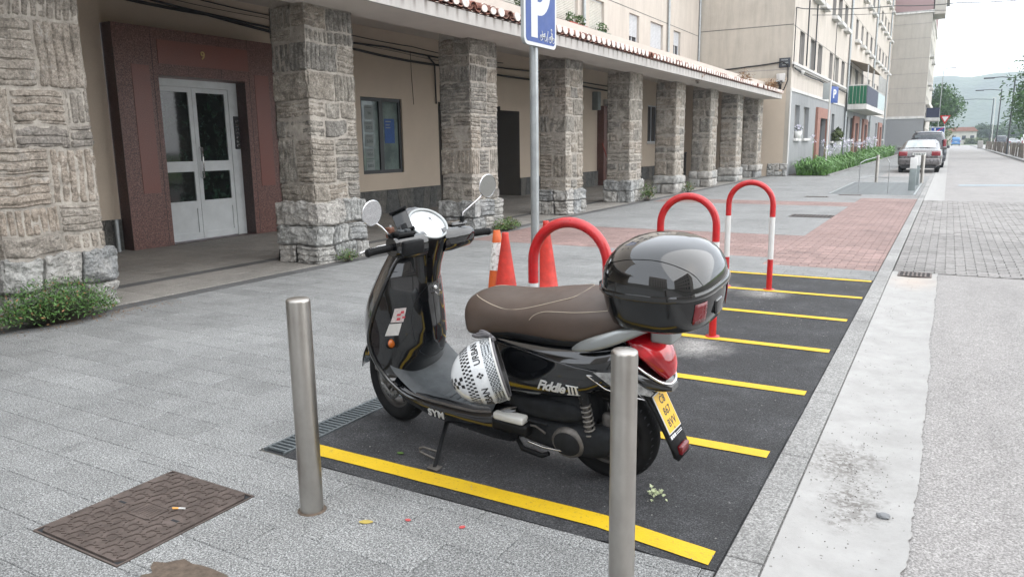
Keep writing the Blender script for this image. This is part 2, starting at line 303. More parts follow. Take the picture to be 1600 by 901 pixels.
# ------------------------------------------------------------------ helpers
class MB:
    """collects geometry of ONE mesh object"""
    def __init__(s): s.v = []; s.f = []; s.fm = []; s.sm = []; s.mats = []
    def mi(s, m):
        if m not in s.mats: s.mats.append(m)
        return s.mats.index(m)
    def add(s, vs, fs, m, smooth=False):
        o = len(s.v); s.v += [tuple(p) for p in vs]; k = s.mi(m)
        for f in fs: s.f.append(tuple(i+o for i in f)); s.fm.append(k); s.sm.append(smooth)
        return s
    def box(s, x0, x1, y0, y1, z0, z1, m, M=None):
        vs = [Vector((x, y, z)) for z in (z0, z1) for y in (y0, y1) for x in (x0, x1)]
        if M: vs = [M @ p for p in vs]
        return s.add(vs, [(0, 2, 3, 1), (4, 5, 7, 6), (0, 1, 5, 4), (2, 6, 7, 3), (0, 4, 6, 2), (1, 3, 7, 5)], m)
    def bbox(s, x0, x1, y0, y1, z0, z1, b, m, M=None):
        """box with chamfered edges"""
        bm = bmesh.new(); bmesh.ops.create_cube(bm, size=1)
        for v in bm.verts: v.co = Vector(((x0+x1)/2+v.co.x*(x1-x0), (y0+y1)/2+v.co.y*(y1-y0), (z0+z1)/2+v.co.z*(z1-z0)))
        bmesh.ops.bevel(bm, geom=bm.edges[:], offset=b, segments=2, profile=.6, affect='EDGES')
        bm.verts.index_update()
        vs = [M @ v.co if M else v.co.copy() for v in bm.verts]; fs = [[v.index for v in f.verts] for f in bm.faces]; bm.free()
        return s.add(vs, fs, m, True)
    def loft(s, rings, m, closed=True, cap=True, smooth=True, capm=None):
        n = len(rings[0]); vs = [p for r in rings for p in r]; fs = []
        for i in range(len(rings)-1):
            for j in range(n if closed else n-1):
                a = i*n+j; b_ = i*n+(j+1) % n; fs.append((a, b_, b_+n, a+n))
        s.add(vs, fs, m, smooth)
        if cap and closed:
            s.add(rings[0], [tuple(range(n))[::-1]], capm or m, False); s.add(rings[-1], [tuple(range(n))], capm or m, False)
        return s
    def tube(s, pts, r, m, seg=10, smooth=True, cap=True):
        pts = [Vector(p) for p in pts]; rs = r if isinstance(r, (list, tuple)) else [r]*len(pts)
        rings = []; up = None
        for i, p in enumerate(pts):
            t = (pts[min(i+1, len(pts)-1)]-pts[max(i-1, 0)]).normalized()
            if up is None: up = t.orthogonal().normalized()
            up = (up-t*up.dot(t)); up = up.normalized() if up.length > 1e-6 else t.orthogonal().normalized()
            sd_ = t.cross(up)
            rings.append([p+(up*math.cos(a)+sd_*math.sin(a))*rs[i] for a in [2*math.pi*k/seg for k in range(seg)]])
        return s.loft(rings, m, cap=cap, smooth=smooth)
    def lathe(s, prof, m, M=None, seg=32, smooth=True, a0=0, a1=2*math.pi):
        """prof: (radius, height) pairs round the local z axis"""
        full = abs(a1-a0-2*math.pi) < 1e-6; n = seg if full else seg+1
        vs = []; fs = []
        for (r, z) in prof:
            for k in range(n):
                a = a0+(a1-a0)*k/seg; p = Vector((r*math.cos(a), r*math.sin(a), z)); vs.append(M @ p if M else p)
        for i in range(len(prof)-1):
            for k in range(seg if full else seg):
                k2 = (k+1) % n if full else k+1
                fs.append((i*n+k, i*n+k2, (i+1)*n+k2, (i+1)*n+k))
        return s.add(vs, fs, m, smooth)
    def prism(s, outline, d, m, M=None, smooth=False):
        """outline: 2-D points; extruded from z=0 to z=d"""
        n = len(outline); vs = [Vector((x, y, 0)) for x, y in outline]+[Vector((x, y, d)) for x, y in outline]
        if M: vs = [M @ p for p in vs]
        s.add(vs, [tuple(range(n))[::-1], tuple(range(n, 2*n))]+[(i, (i+1) % n, (i+1) % n+n, i+n) for i in range(n)], m, smooth); return s
    def xf(s, M): s.v = [tuple(M @ Vector(p)) for p in s.v]; return s
    def mesh(s, name):
        me = bpy.data.meshes.new(name); me.from_pydata(s.v, [], s.f)
        for m in s.mats: me.materials.append(MATS[m])
        if s.f:
            me.polygons.foreach_set('material_index', s.fm); me.polygons.foreach_set('use_smooth', s.sm)
        me.update(); return me
    def build(s, name, parent=None, subsurf=0, fixn=False, weld=False, **props):
        me = s.mesh(name)
        if fixn or weld:
            bm = bmesh.new(); bm.from_mesh(me)
            if weld: bmesh.ops.remove_doubles(bm, verts=bm.verts, dist=1e-5)
            bmesh.ops.recalc_face_normals(bm, faces=bm.faces); bm.to_mesh(me); bm.free()
        o = bpy.data.objects.new(name, me); col.objects.link(o)
        if parent: o.parent = parent
        if subsurf:
            md = o.modifiers.new('sub', 'SUBSURF'); md.levels = subsurf; md.render_levels = subsurf
        for k, v in props.items(): o[k] = v
        return o
def tag(o, label=None, cat=None, group=None, kind=None):
    if label: o['label'] = label
    if cat: o['category'] = cat
    if group: o['group'] = group
    if kind: o['kind'] = kind
    return o
def empty(name, loc=(0, 0, 0), rz=0, label=None, cat=None, group=None, kind=None):
    o = bpy.data.objects.new(name, None); col.objects.link(o); o.location = loc; o.rotation_euler = (0, 0, rz); o.empty_display_size = .1
    return tag(o, label, cat, group, kind)
def inst(me, name, parent=None, loc=(0, 0, 0), rz=0, scale=None):
    o = bpy.data.objects.new(name, me); col.objects.link(o); o.location = loc; o.rotation_euler = (0, 0, rz)
    if parent: o.parent = parent
    if scale: o.scale = scale
    return o
def dup(root, loc=None, rz=None, label=None, group=None):
    r = root.copy(); col.objects.link(r)
    if loc is not None: r.location = loc
    if rz is not None: r.rotation_euler = (0, 0, rz)
    if label: r['label'] = label
    if group: r['group'] = group
    for ch in list(root.children):
        c = ch.copy(); col.objects.link(c); c.parent = r
        for g in ch.children: d = g.copy(); col.objects.link(d); d.parent = c
    return r
def text_geo(txt, size, depth=.002, align='CENTER', sx=1, shear=0, space=1, offset=0):
    cu_ = bpy.data.curves.new('t', 'FONT'); cu_.body = txt; cu_.size = size; cu_.extrude = depth/2; cu_.align_x = align; cu_.align_y = 'CENTER'
    cu_.shear = shear; cu_.space_character = space; cu_.resolution_u = 3; cu_.offset = offset
    ob = bpy.data.objects.new('t', cu_); col.objects.link(ob)
    dg = bpy.context.evaluated_depsgraph_get(); dg.update(); me = bpy.data.meshes.new_from_object(ob.evaluated_get(dg))
    vs = [Vector((v.co.x*sx, v.co.y, v.co.z+depth/2)) for v in me.vertices]; fs = [tuple(p.vertices) for p in me.polygons]
    bpy.data.objects.remove(ob); bpy.data.curves.remove(cu_); bpy.data.meshes.remove(me); return vs, fs
def add_text(mb, txt, size, m, M, **k):
    vs, fs = text_geo(txt, size, **k); mb.add([M @ v for v in vs], fs, m); return mb
def basis(o, x, y, z=None):
    """matrix mapping local x,y,(z) to the given world directions, origin o"""
    x = Vector(x).normalized(); y = Vector(y).normalized(); z = Vector(z) if z else x.cross(y)
    return Matrix(((x.x, y.x, z.x, o[0]), (x.y, y.y, z.y, o[1]), (x.z, y.z, z.z, o[2]), (0, 0, 0, 1)))
def sheet(name, x0, x1, y0, y1, z, m, parent=None, nx=1, ny=1, **p):
    mb = MB(); vs = [(x0+(x1-x0)*i/nx, y0+(y1-y0)*j/ny, z) for j in range(ny+1) for i in range(nx+1)]
    mb.add(vs, [(j*(nx+1)+i, j*(nx+1)+i+1, (j+1)*(nx+1)+i+1, (j+1)*(nx+1)+i) for j in range(ny) for i in range(nx)], m)
    return mb.build(name, parent, **p)
def smooth(pts, k=6):
    P_ = [Vector(p) for p in pts]; out = []
    for i in range(len(P_)-1):
        p0, p1, p2, p3 = P_[max(i-1, 0)], P_[i], P_[i+1], P_[min(i+2, len(P_)-1)]
        for j in range(k):
            t = j/k; out.append(.5*((2*p1)+(p2-p0)*t+(2*p0-5*p1+4*p2-p3)*t*t+(3*p1-p0-3*p2+p3)*t*t*t))
    return out+[P_[-1]]
def pn(*p): return noise.noise(Vector(p))
def fbm(p, o=4, h=.8, l=2.1): return noise.fractal(Vector(p), h, l, o)
rnd = random.Random(7)
def leaf_cloud(mb, centre, radii, n, size, m, rng, squash=1, hollow=.45, up=0, cut=None, shape=None):
    cx, cy, cz = centre
    for i in range(n):
        for _ in range(20):
            d = Vector((rng.gauss(0, 1), rng.gauss(0, 1), rng.gauss(0, 1))).normalized(); r = hollow+(1-hollow)*rng.random()**.7
            p = Vector((d.x*radii[0]*r, d.y*radii[1]*r, d.z*radii[2]*r))
            if cut and p.z+cz < cut: continue
            break
        q = p+Vector(centre); a = Vector((rng.gauss(0, 1), rng.gauss(0, 1), rng.gauss(0, 1)+up)).normalized()
        t = a.orthogonal().normalized(); t.rotate(Matrix.Rotation(rng.random()*6.28, 3, a)); bt = a.cross(t)
        s_ = size*(.6+.8*rng.random()); k = len(mb.v)
        mb.add([q-t*s_, q-bt*s_*.45, q+t*s_, q+bt*s_*.45], [(0, 1, 2, 3)], m)
# ------------------------------------------------------------------ ground
ZS = 0.0
gr_ = empty('ground', kind='structure'); 
sheet('ground_sheet', -150, 300, -60, 950, -.06, 'joint_soil', gr_)
# grass verge and far ground beyond the street
sheet('grass_verge', 8.6, 120, 20, 900, -.045, 'grass', kind='structure')
sheet('far_lawn', -60, 60, 215, 880, -.04, 'grass', kind='structure')
# pavement: slabs .42 x .21, the nearest 300 single, the rest one mesh
pav = empty('pavement', kind='structure')
sheet('bedding', -6.6, -.56, -3, 34, -.013, 'joint_soil', pav)
SX, SY = .43, .21
BAY = (-2.757, -.57, 2.335, 8.47)
def blocked(xa, xb, ya, yb):
    if xb > BAY[0]+.01 and xa < BAY[1]+.5 and yb > BAY[2]+.01 and ya < BAY[3]-.01: return True
    return False
def clip(xa, xb, ya, yb):
    """cut a slab against the bay and the manhole frame; returns list of rects"""
    rects = [(xa, xb, ya, yb)]
    for hole in (BAY, (-2.925, -2.395, 1.375, 1.985), (-6.3, -.5, 9.66, 12.12) , (-1.82, -.5, 9.1, 20.8), (-6.3, -.5, 18.0, 19.2), (-2.78, -.66, 22.25, 28.5), (-2.6, -1.82, 15.15, 15.75)):
        out = []
        for (a, b_, c, d) in rects:
            hx0, hx1, hy0, hy1 = hole
            if b_ <= hx0 or a >= hx1 or d <= hy0 or c >= hy1: out.append((a, b_, c, d)); continue
            if c < hy0: out.append((a, b_, c, hy0))
            if d > hy1: out.append((a, b_, hy1, d))
            c2, d2 = max(c, hy0), min(d, hy1)
            if a < hx0: out.append((a, hx0, c2, d2))
            if b_ > hx1: out.append((hx1, b_, c2, d2))
        rects = out
    return [r for r in rects if r[1]-r[0] > .015 and r[3]-r[2] > .015]
slabs = []
j = 0; y = -2.99
while y < 33.5:
    x = -6.42-(SX/2 if j % 2 else 0)
    while x < -.57:
        for (a, b_, c, d) in clip(max(x, -6.42), min(x+SX, -.57), y, y+SY): slabs.append((a, b_, c, d))
        x += SX
    y += SY; j += 1
def slab_mb(mb, r, g, m, zt=0, thick=.012, tilt=.0008, rng=rnd):
    a, b_, c, d = r; z = [zt+rng.uniform(-tilt, tilt) for _ in range(4)]; q = .003
    top = [(a+g+q, c+g+q, z[0]), (b_-g-q, c+g+q, z[1]), (b_-g-q, d-g-q, z[2]), (a+g+q, d-g-q, z[3])]
    mid = [(a+g, c+g, zt-q), (b_-g, c+g, zt-q), (b_-g, d-g, zt-q), (a+g, d-g, zt-q)]
    bot = [(p[0], p[1], zt-thick) for p in mid]
    mb.add(top+mid+bot, [(0, 1, 2, 3)]+[(4+i, 4+(i+1) % 4, (i+1) % 4, i) for i in range(4)]+[(8+i, 8+(i+1) % 4, 4+(i+1) % 4, 4+i) for i in range(4)], m)
def inview(x, y, z=0, mrg=.05):
    d = Vector((x, y, z-EYE)); f = d.dot(cf)
    if f < .1: return False
    px = d.dot(cr)/f*1172.5/800; py = d.dot(cu)/f*1172.5/450
    return abs(px) < 1+mrg and abs(py) < 1+mrg
def split_near(rects, n=300):
    def key(r):
        cx, cy = (r[0]+r[1])/2, (r[2]+r[3])/2
        return (0 if inview(cx, cy) else 1, math.hypot(cx, cy))
    s_ = sorted(rects, key=key); return s_[:n], s_[n:]
near, rest = split_near(slabs)
def tiles(near, rest, parent, pname, sname, g, m, m2, zt=0, tilt=.0008):
    cache = {}
    for r in near:
        w_, h_ = round(r[1]-r[0], 3), round(r[3]-r[2], 3); key = (w_, h_, rnd.randrange(2))
        if key not in cache:
            mb = MB(); slab_mb(mb, (-w_/2, w_/2, -h_/2, h_/2), g, m, 0, tilt=tilt); cache[key] = mb.mesh(pname)
        inst(cache[key], pname, parent, ((r[0]+r[1])/2, (r[2]+r[3])/2, zt))
    if rest:
        mb = MB()
        for r in rest: slab_mb(mb, r, g, m2, zt, tilt=tilt)
        mb.build(sname, parent, kind='stuff')
tiles(near, rest, pav, 'granite_slab', 'far_slabs', .001, 'granite_slab', 'granite_sheet')
# dark line of slabs in front of the pillars and arcade floor
dl = empty('dark_paving_strip', kind='structure')
for (xa, xb) in ((-6.62, -6.43), (-7.62, -7.44)):
    y = -3; k = 0
    mesh = None
    mb = MB(); slab_mb(mb, (xa, xb, 0, .4), .0015, 'granite_dark'); mesh = mb.mesh('dark_slab')
    while y < 33.2:
        inst(mesh, 'dark_slab', dl, (0, y, 0)); y += .4
arf = empty('arcade_floor', kind='structure')
sheet('bedding', -14, -6.6, -4, 34, -.0135, 'joint_soil', arf)
ar = []
for (xa, xb) in ((-7.44, -6.62), (-14, -7.62)):
    y = -3
    while y < 33.2:
        x = xa
        while x < xb-.02: ar.append((x, min(x+.4, xb), y, y+.4)); x += .4
        y += .4
nr, rs = split_near(ar); tiles(nr, rs, arf, 'floor_slab', 'far_floor_slabs', .0016, 'arcade_slab', 'arcade_slab', .0)
# red brick paving
red = empty('red_brick_paving', kind='structure'); bricks = []
def brickfield(x0, x1, y0, y1, lx, ly, off=True):
    out = []; j = 0; y = y0
    while y < y1-.01:
        x = x0-(lx/2 if (off and j % 2) else 0)
        while x < x1-.01:
            a, b_ = max(x, x0), min(x+lx, x1)
            if b_-a > .02: out.append((a, b_, y, min(y+ly, y1)))
            x += lx
        y += ly; j += 1
    return out
bricks += brickfield(-1.82, -.57, 9.1, 20.8, .2, .1)
bricks += brickfield(-6.3, -1.82, 9.66, 12.12, .2, .1)+brickfield(-6.3, -1.82, 18.0, 19.2, .2, .1)
b1, b2 = split_near(bricks)
sheet('bedding', -6.3, -.57, 9.1, 20.8, -.0125, 'joint_sand', red)
tiles(b1, b2, red, 'brick', 'far_bricks', .003, 'red_brick_paver', 'red_brick_paver', .001, .0015)
# kerb, gutter, road
kerb = empty('kerb', kind='structure'); y = -2.55
while y < 120:
    L = 1.0 if y < 40 else 8
    mb = MB(); slab_mb(mb, (-.565, -.435, y, y+L), .003, 'granite_kerb', .004, .06, .0005, rnd); mb.build('kerb_stone', kerb); y += L
gut = empty('gutter', kind='structure')
def gutter_piece(y0, y1):
    mb = MB(); n = max(2, int((y1-y0)/(.02 if y0 < 8 else .5))); vs = []; prof = [0, .15, .3, .45, .6, .75, .9, 1.0]
    for i in range(n+1):
        yy = y0+(y1-y0)*i/n
        wob = (.022*pn(yy*.9, 3.1, 0)+.012*pn(yy*3.1, 7, 0)+.010*pn(yy*17, 2, 0)+.006*pn(yy*41, 2, 9)) if yy < 30 else 0
        if 2.0 < yy < 2.95: wob -= .035*(1-abs(yy-2.45)/.5)
        for t in prof:
            x = -.43+t*.43+wob*t**5; z = .001-.010*math.sin(math.pi*t)+.0006*pn(x*9, yy*9, 0)
            vs.append((x, yy, z))
    k = len(prof); mb.add(vs, [(i*k+j, i*k+j+1, (i+1)*k+j+1, (i+1)*k+j) for i in range(n) for j in range(k-1)], 'gutter_concrete', True); return mb
gutter_piece(-3, 9.18).build('gutter_slab', gut)
gutter_piece(20.45, 120).build('gutter_slab', gut)
road = empty('road', kind='structure')
sheet('asphalt_surface', -.46, 4.0, -8, 9.2, -.010, 'road_asphalt', road)
sheet('asphalt_surface', -.46, 4.0, 20.5, 200, -.009, 'road_asphalt', road)
sheet('asphalt_surface', -60, 60, 200, 214, -.012, 'road_asphalt', road)
sheet('asphalt_surface', 4.0, 9.5, 110, 200, -.011, 'road_asphalt', road)
cb = empty('cobbled_crossing', kind='structure')
sheet('bedding', -.43, 4.0, 9.2, 20.5, -.02, 'joint_sand', cb)
cc = brickfield(-.43, 4.0, 9.2, 20.5, .2, .1); c1, c2 = split_near(cc)
tiles(c1, c2, cb, 'cobble', 'far_cobbles', .0045, 'cobble', 'cobble', -.002, .003)
# right-hand verge along the road beyond
rk = empty('right_kerb', kind='structure')
MB().box(3.98, 4.12, 20, 200, -.05, .10, 'granite_kerb').build('kerb_line', rk)
sheet('right_pavement', 4.12, 8.7, 20, 110, .085, 'granite_sheet', kind='structure')
sheet('side_strip', -5.9, -4.2, 33.6, 88, .012, 'dirt_patch', kind='structure')
sheet('side_pavement', -4.2, -2.3, 33.5, 120, -.004, 'granite_sheet', kind='structure')
sheet('parking_lane', -2.3, -.565, 28.6, 120, -.006, 'road_asphalt', kind='structure')
sheet('front_of_gable', -8, -2.3, 33.15, 34.5, -.0045, 'granite_sheet', kind='structure')
MB().box(-4.26, -4.18, 33.6, 88, -.02, .07, 'granite_kerb').build('bed_kerb', kind='structure')
mb = MB(); mb.add([(-2.2, 29.0, -.001), (-.6, 29.0, -.001), (-.6, 29.35, -.001), (-2.2, 29.35, -.001)], [(0, 1, 2, 3)], 'bay_blue_paint')
mb.add([(.35, 27.2, -.004), (3.95, 28.2, -.004), (3.95, 28.9, -.004), (.35, 27.9, -.004)], [(0, 1, 2, 3)], 'bay_blue_paint')
mb.build('blue_road_marking', kind='structure')
# motorcycle bay
bay = empty('parking_bay', kind='structure')
mb = MB(); n = 90; k = 60; vs = []
x0, x1, y0, y1 = -2.612, -.57, 2.35, 8.45
for j in range(n+1):
    for i in range(k+1):
        x = x0+(x1-x0)*i/k; y = y0+(y1-y0)*j/n
        if j == 0: y += .018*pn(x*5, 1, 2)-.01
        if i == k: x += .012*pn(y*6, 3, 3)
        vs.append((x, y, -.002+.0015*pn(x*4, y*4, 5)))
mb.add(vs, [(j*(k+1)+i, j*(k+1)+i+1, (j+1)*(k+1)+i+1, (j+1)*(k+1)+i) for j in range(n) for i in range(k)], 'bay_asphalt', True); mb.build('asphalt_surface', bay)
sheet('asphalt_edge', -2.61, -.56, 2.33, 8.48, -.008, 'bay_asphalt', bay)
for (yy, x0, x1, wd, tw) in ((2.47, -2.6, -.60, .10, -.02), (3.41, -2.55, -.61, .085, 0), (4.40, -2.55, -.6, .085, 0), (5.40, -2.55, -.6, .085, 0), (6.43, -2.55, -.6, .085, 0), (7.44, -2.55, -.58, .085, 0), (8.38, -2.55, -.58, .085, 0)):
    mb = MB(); n = 50; vs = []
    for i in range(n+1):
        x = x0+(x1-x0)*i/n; kink = -.06*max(0, (x+1.05)/.45) if tw and x > -1.05 else 0
        a = yy-wd/2+.003*pn(x*9, yy, 0)+kink; b_ = yy+wd/2+.003*pn(x*9, yy, 5)+kink
        vs += [(x, a, .0025), (x, b_, .0025)]
    mb.add(vs, [(2*i, 2*i+2, 2*i+3, 2*i+1) for i in range(n)], 'yellow_paint'); mb.build('yellow_stripe', bay)
# slot drain along the bay
dr = empty('drain_channel', (0, 0, 0), label='narrow steel slatted drain channel along the inner edge of the asphalt parking bay', cat='drain')
mb = MB(); mb.box(-2.75, -2.62, 2.36, 8.45, -.03, -.012, 'grate_pit'); mb.build('channel_pit', dr)
mb = MB(); mb.box(-2.755, -2.743, 2.36, 8.45, -.012, .004, 'grate_steel'); mb.box(-2.627, -2.615, 2.36, 8.45, -.012, .004, 'grate_steel'); mb.build('channel_frame', dr)
bar = MB().box(-2.743, -2.627, -.006, .006, -.008, .003, 'grate_steel').mesh('grate_bar'); y = 2.385; cnt = 0; rest = MB()
while y < 8.4:
    if cnt < 200: inst(bar, 'grate_bar', dr, (0, y, 0))
    y += .030 if cnt < 200 else 1; cnt += 1
# manhole cover
mh = empty('manhole_cover', (-2.66, 1.68, 0), label='rusty brown rectangular cast iron manhole cover with wavy raised pattern', cat='manhole cover'); mh.scale = (.925, .965, 1)
MB().box(-.283, .283, -.313, .313, -.02, -.004, 'grate_pit').build('seat_frame', mh)
mb = MB(); o_ = []
for sx_, sy_ in ((-1, -1), (1, -1), (1, 1), (-1, 1)):
    X, Y = .270*sx_, .300*sy_; c = .03
    o_ += [(X, Y-c*sy_), (X-c*sx_, Y)] if sx_*sy_ > 0 else [(X-c*sx_, Y), (X, Y-c*sy_)]
MB().prism([(x, y) for x, y in o_], .012, 'cast_iron', Matrix.Translation((0, 0, -.007))).build('plate', mh)
wave = MB()
pts = [(-.026, -.008), (-.012, .006), (0, .004), (.012, -.006), (.026, -.008), (.026, -.014), (.012, -.013), (0, -.004), (-.012, -.002), (-.026, -.015)]
wave.prism(pts, .004, 'cast_iron', Matrix.Translation((0, 0, .005))); wave.prism([(-.004, .004), (.003, .004), (.006, .018), (-.001, .018)], .004, 'cast_iron', Matrix.Translation((0, 0, .005)))
wm = wave.mesh('raised_rib')
for i in range(9):
    for j in range(13):
        x = -.232+i*.058+(.029 if j % 2 else 0); y = -.27+j*.045
        if abs(x) > .25 or (abs(x) < .085 and abs(y) < .065) or (abs(abs(y)-.0) < .03 and abs(abs(x)-.18) < .05): continue
        inst(wm, 'raised_rib', mh, (x, y, 0), rz=(0 if (i+j) % 2 else math.pi)+R(40))
mb = MB(); mb.box(-.07, .07, -.05, .05, .005, .0065, 'cast_iron')
for s_ in (-1, 1):
    mb.box(-.07, .07, s_*.05-.003, s_*.05+.003, .0065, .009, 'cast_iron'); mb.box(s_*.07-.003, s_*.07+.003, -.05, .05, .0065, .009, 'cast_iron')
for q in range(6): mb.box(-.05+q*.018, -.044+q*.018, -.035, .035, .0065, .0085, 'cast_iron')
mb.build('badge', mh)
for s_ in (-1, 1): MB().box(s_*.18-.022, s_*.18+.022, -.006, .006, .004, .0058, 'grate_pit').build('lifting_slot', mh)
def edge_frame(mb, hx, hy, t, z0, z1, m):
    mb.box(-hx, hx, -hy, -hy+t, z0, z1, m); mb.box(-hx, hx, hy-t, hy, z0, z1, m); mb.box(-hx, -hx+t, -hy+t, hy-t, z0, z1, m); mb.box(hx-t, hx, -hy+t, hy-t, z0, z1, m)
fm = MB(); edge_frame(fm, .285, .315, .008, -.006, .001, 'cast_iron'); fm.build('frame', mh)
# street drain grate at the end of the gutter and the others further on
def grate(x, y, hx, hy, label, nb=6, m='cast_iron'):
    g_ = empty('drain_grate', (x, y, .002), label=label, cat='drain grate', group='drain grates in the paving')
    MB().box(-hx, hx, -hy, hy, -.01, -.002, 'grate_pit').build('pit', g_)
    f_ = MB(); edge_frame(f_, hx, hy, .018, -.004, .004, m); f_.build('frame', g_)
    bm_ = MB().box(-.009, .009, -hy+.018, hy-.018, -.003, .003, m).mesh('bar')
    for i in range(nb): inst(bm_, 'bar', g_, (-hx+.018+(i+1)*(2*hx-.036)/(nb+1), 0, 0))
    MB().box(-hx+.018, hx-.018, -.008, .008, -.003, .0036, m).build('cross_bar', g_)
grate(-.21, 9.02, .16, .14, 'small square drain grate where the pale gutter meets the cobbles', 6)
grate(-2.2, 15.45, .37, .26, 'wide slotted drain cover left of the red brick paving', 9)
grate(-2.88, 20.9, .28, .13, 'left one of two thin drain covers before the ribbed metal plate', 7)
grate(-2.18, 21.8, .28, .13, 'right one of two thin drain covers before the ribbed metal plate', 7)
grate(-2.62, 9.1, .17, .2, 'flat drain cover beside the base of the farthest red hoop', 6)
# ribbed plate by the far bollards, with its thin railing and two grey boxes
tp = empty('ribbed_metal_plate', (-1.72, 25.4, 0), label='pale ribbed metal ground plate between railing and parked silver car', cat='metal plate')
MB().box(-1.04, 1.04, -3.13, 3.1, -.02, .004, 'tread_plate').build('base_plate', tp)
f_ = MB(); edge_frame(f_, 1.05, 3.14, .05, -.01, .012, 'galvanised'); f_.build('edge_frame', tp)
rib = MB().box(-1.0, 1.0, -.015, .015, .004, .012, 'tread_plate').mesh('rib')
for i in range(46): inst(rib, 'rib', tp, (0, -3.0+i*.132, 0))
ra = empty('thin_railing', (-1.7, 25, 0), label='thin bent steel rail frame standing around the ribbed metal plate', cat='railing')
for x in (-.36, .36):
    MB().tube([(x, -2.35, 0), (x, -2.35, .82)], .012, 'thin_rail_steel', 6).build('upright', ra)
MB().tube([(-.36, -2.35, .82), (-.42, -.3, .84), (-.40, 3.5, .86)], .012, 'thin_rail_steel', 6).build('side_rail', ra)
MB().tube([(.36, -2.35, .82), (.1, .8, .86), (-.3, 3.6, .86)], .012, 'thin_rail_steel', 6).build('side_rail', ra)
MB().tube([(-.36, -2.35, .42), (-.2, -1.0, .40), (.36, -2.35, .42)], .008, 'thin_rail_steel', 6).build('lower_rail', ra)
for (y, l) in ((24.13, 'nearer grey box post with white top behind the red brick paving'), (27.0, 'farther grey box post with white top next to the steel bollard')):
    bx = empty('box_post', (-.83, y, 0), label=l, cat='post', group='grey box posts')
    MB().bbox(-.085, .085, -.06, .06, 0, .62, .008, 'box_grey').build('column', bx); MB().bbox(-.088, .088, -.063, .063, .621, .93, .01, 'white_paint').build('cap_panel', bx)
# ------------------------------------------------------------------ stone pillars
def stone(mb, bx, exp, res, pat, seed, m, gap=.006, amp=.011, proud=0):
    x0, x1, y0, y1, z0, z1 = bx; x0 += gap; y0 += gap; z0 += gap; x1 -= gap; y1 -= gap; z1 -= gap
    N = [max(2, min(90, round((b_-a)/res))) for a, b_ in ((x0, x1), (y0, y1), (z0, z1))]
    P0, P1 = (x0, y0, z0), (x1, y1, z1); idx = {}; vs = []
    sx, sy, sz = seed*1.37, seed*.71, seed*2.13; sp = .062+.02*((seed*7) % 1)
    def vert(k):
        if k in idx: return idx[k]
        p = [P0[a]+(P1[a]-P0[a])*k[a]/N[a] for a in range(3)]; off = [0, 0, 0]
        for (ax, sg) in exp:
            if k[ax] != (N[ax] if sg > 0 else 0): continue
            u, v = [a for a in range(3) if a != ax]
            d = amp*1.6*noise.fractal(Vector((p[0]*11+sx, p[1]*11+sy, p[2]*11+sz)), .75, 2.2, 5)+proud
            c = (p[2] if pat == 'h' else p[u]) + .004*pn(p[0]*9+sx, p[1]*9, p[2]*9); 
            if pat in 'hv':
                ph = abs((c/sp+seed) % 1-.5); d -= .018*min(1, max(0, 1.6-ph/.11))*(0.75+.8*pn(p[u]*3+sx, p[2]*3, 1)+.3)
            else: d += amp*1.6*pn(p[0]*5+sx, p[1]*5, p[2]*5+sz)
            e = min(p[u]-P0[u], P1[u]-p[u], p[v]-P0[v], P1[v]-p[v]); r = .024
            if e < r: d -= .026*(1-e/r)**2
            off[ax] += sg*d
        q = (p[0]+off[0], p[1]+off[1], p[2]+off[2]+.022*pn(p[0]*2.2+3, p[1]*2.2, p[2]*2.2))
        if any(o_ for o_ in off): pass
        q = (q[0], q[1]+.02*pn(p[2]*4, p[0]*3, 1.5), q[2]+.018*pn(p[0]*5, p[1]*5, 7.7)); idx[k] = len(vs); vs.append(q); return idx[k]
    fs = []
    for ax in range(3):
        u, v = [a for a in range(3) if a != ax]
        for side in (0, N[ax]):
            is_exp = (ax, 1 if side else -1) in exp
            for i in range(N[u]):
                for j in range(N[v]):
                    if not is_exp:
                        c = [0, 0, 0]; c[ax] = side/N[ax]; c[u] = (i+.5)/N[u]; c[v] = (j+.5)/N[v]
                        q = [P0[a]+(P1[a]-P0[a])*c[a] for a in range(3)]
                        if not any(abs(q[e[0]]-(P1 if e[1] > 0 else P0)[e[0]]) < .05 for e in exp if e[0] != ax): continue
                    ks = []
                    for (di, dj) in ((0, 0), (1, 0), (1, 1), (0, 1)):
                        k = [0, 0, 0]; k[ax] = side; k[u] = i+di; k[v] = j+dj; ks.append(vert(tuple(k)))
                    flip = (side == 0) ^ (ax == 1)
                    fs.append(tuple(ks[::-1] if flip else ks))
    mb.add(vs, fs, m, res > .035)
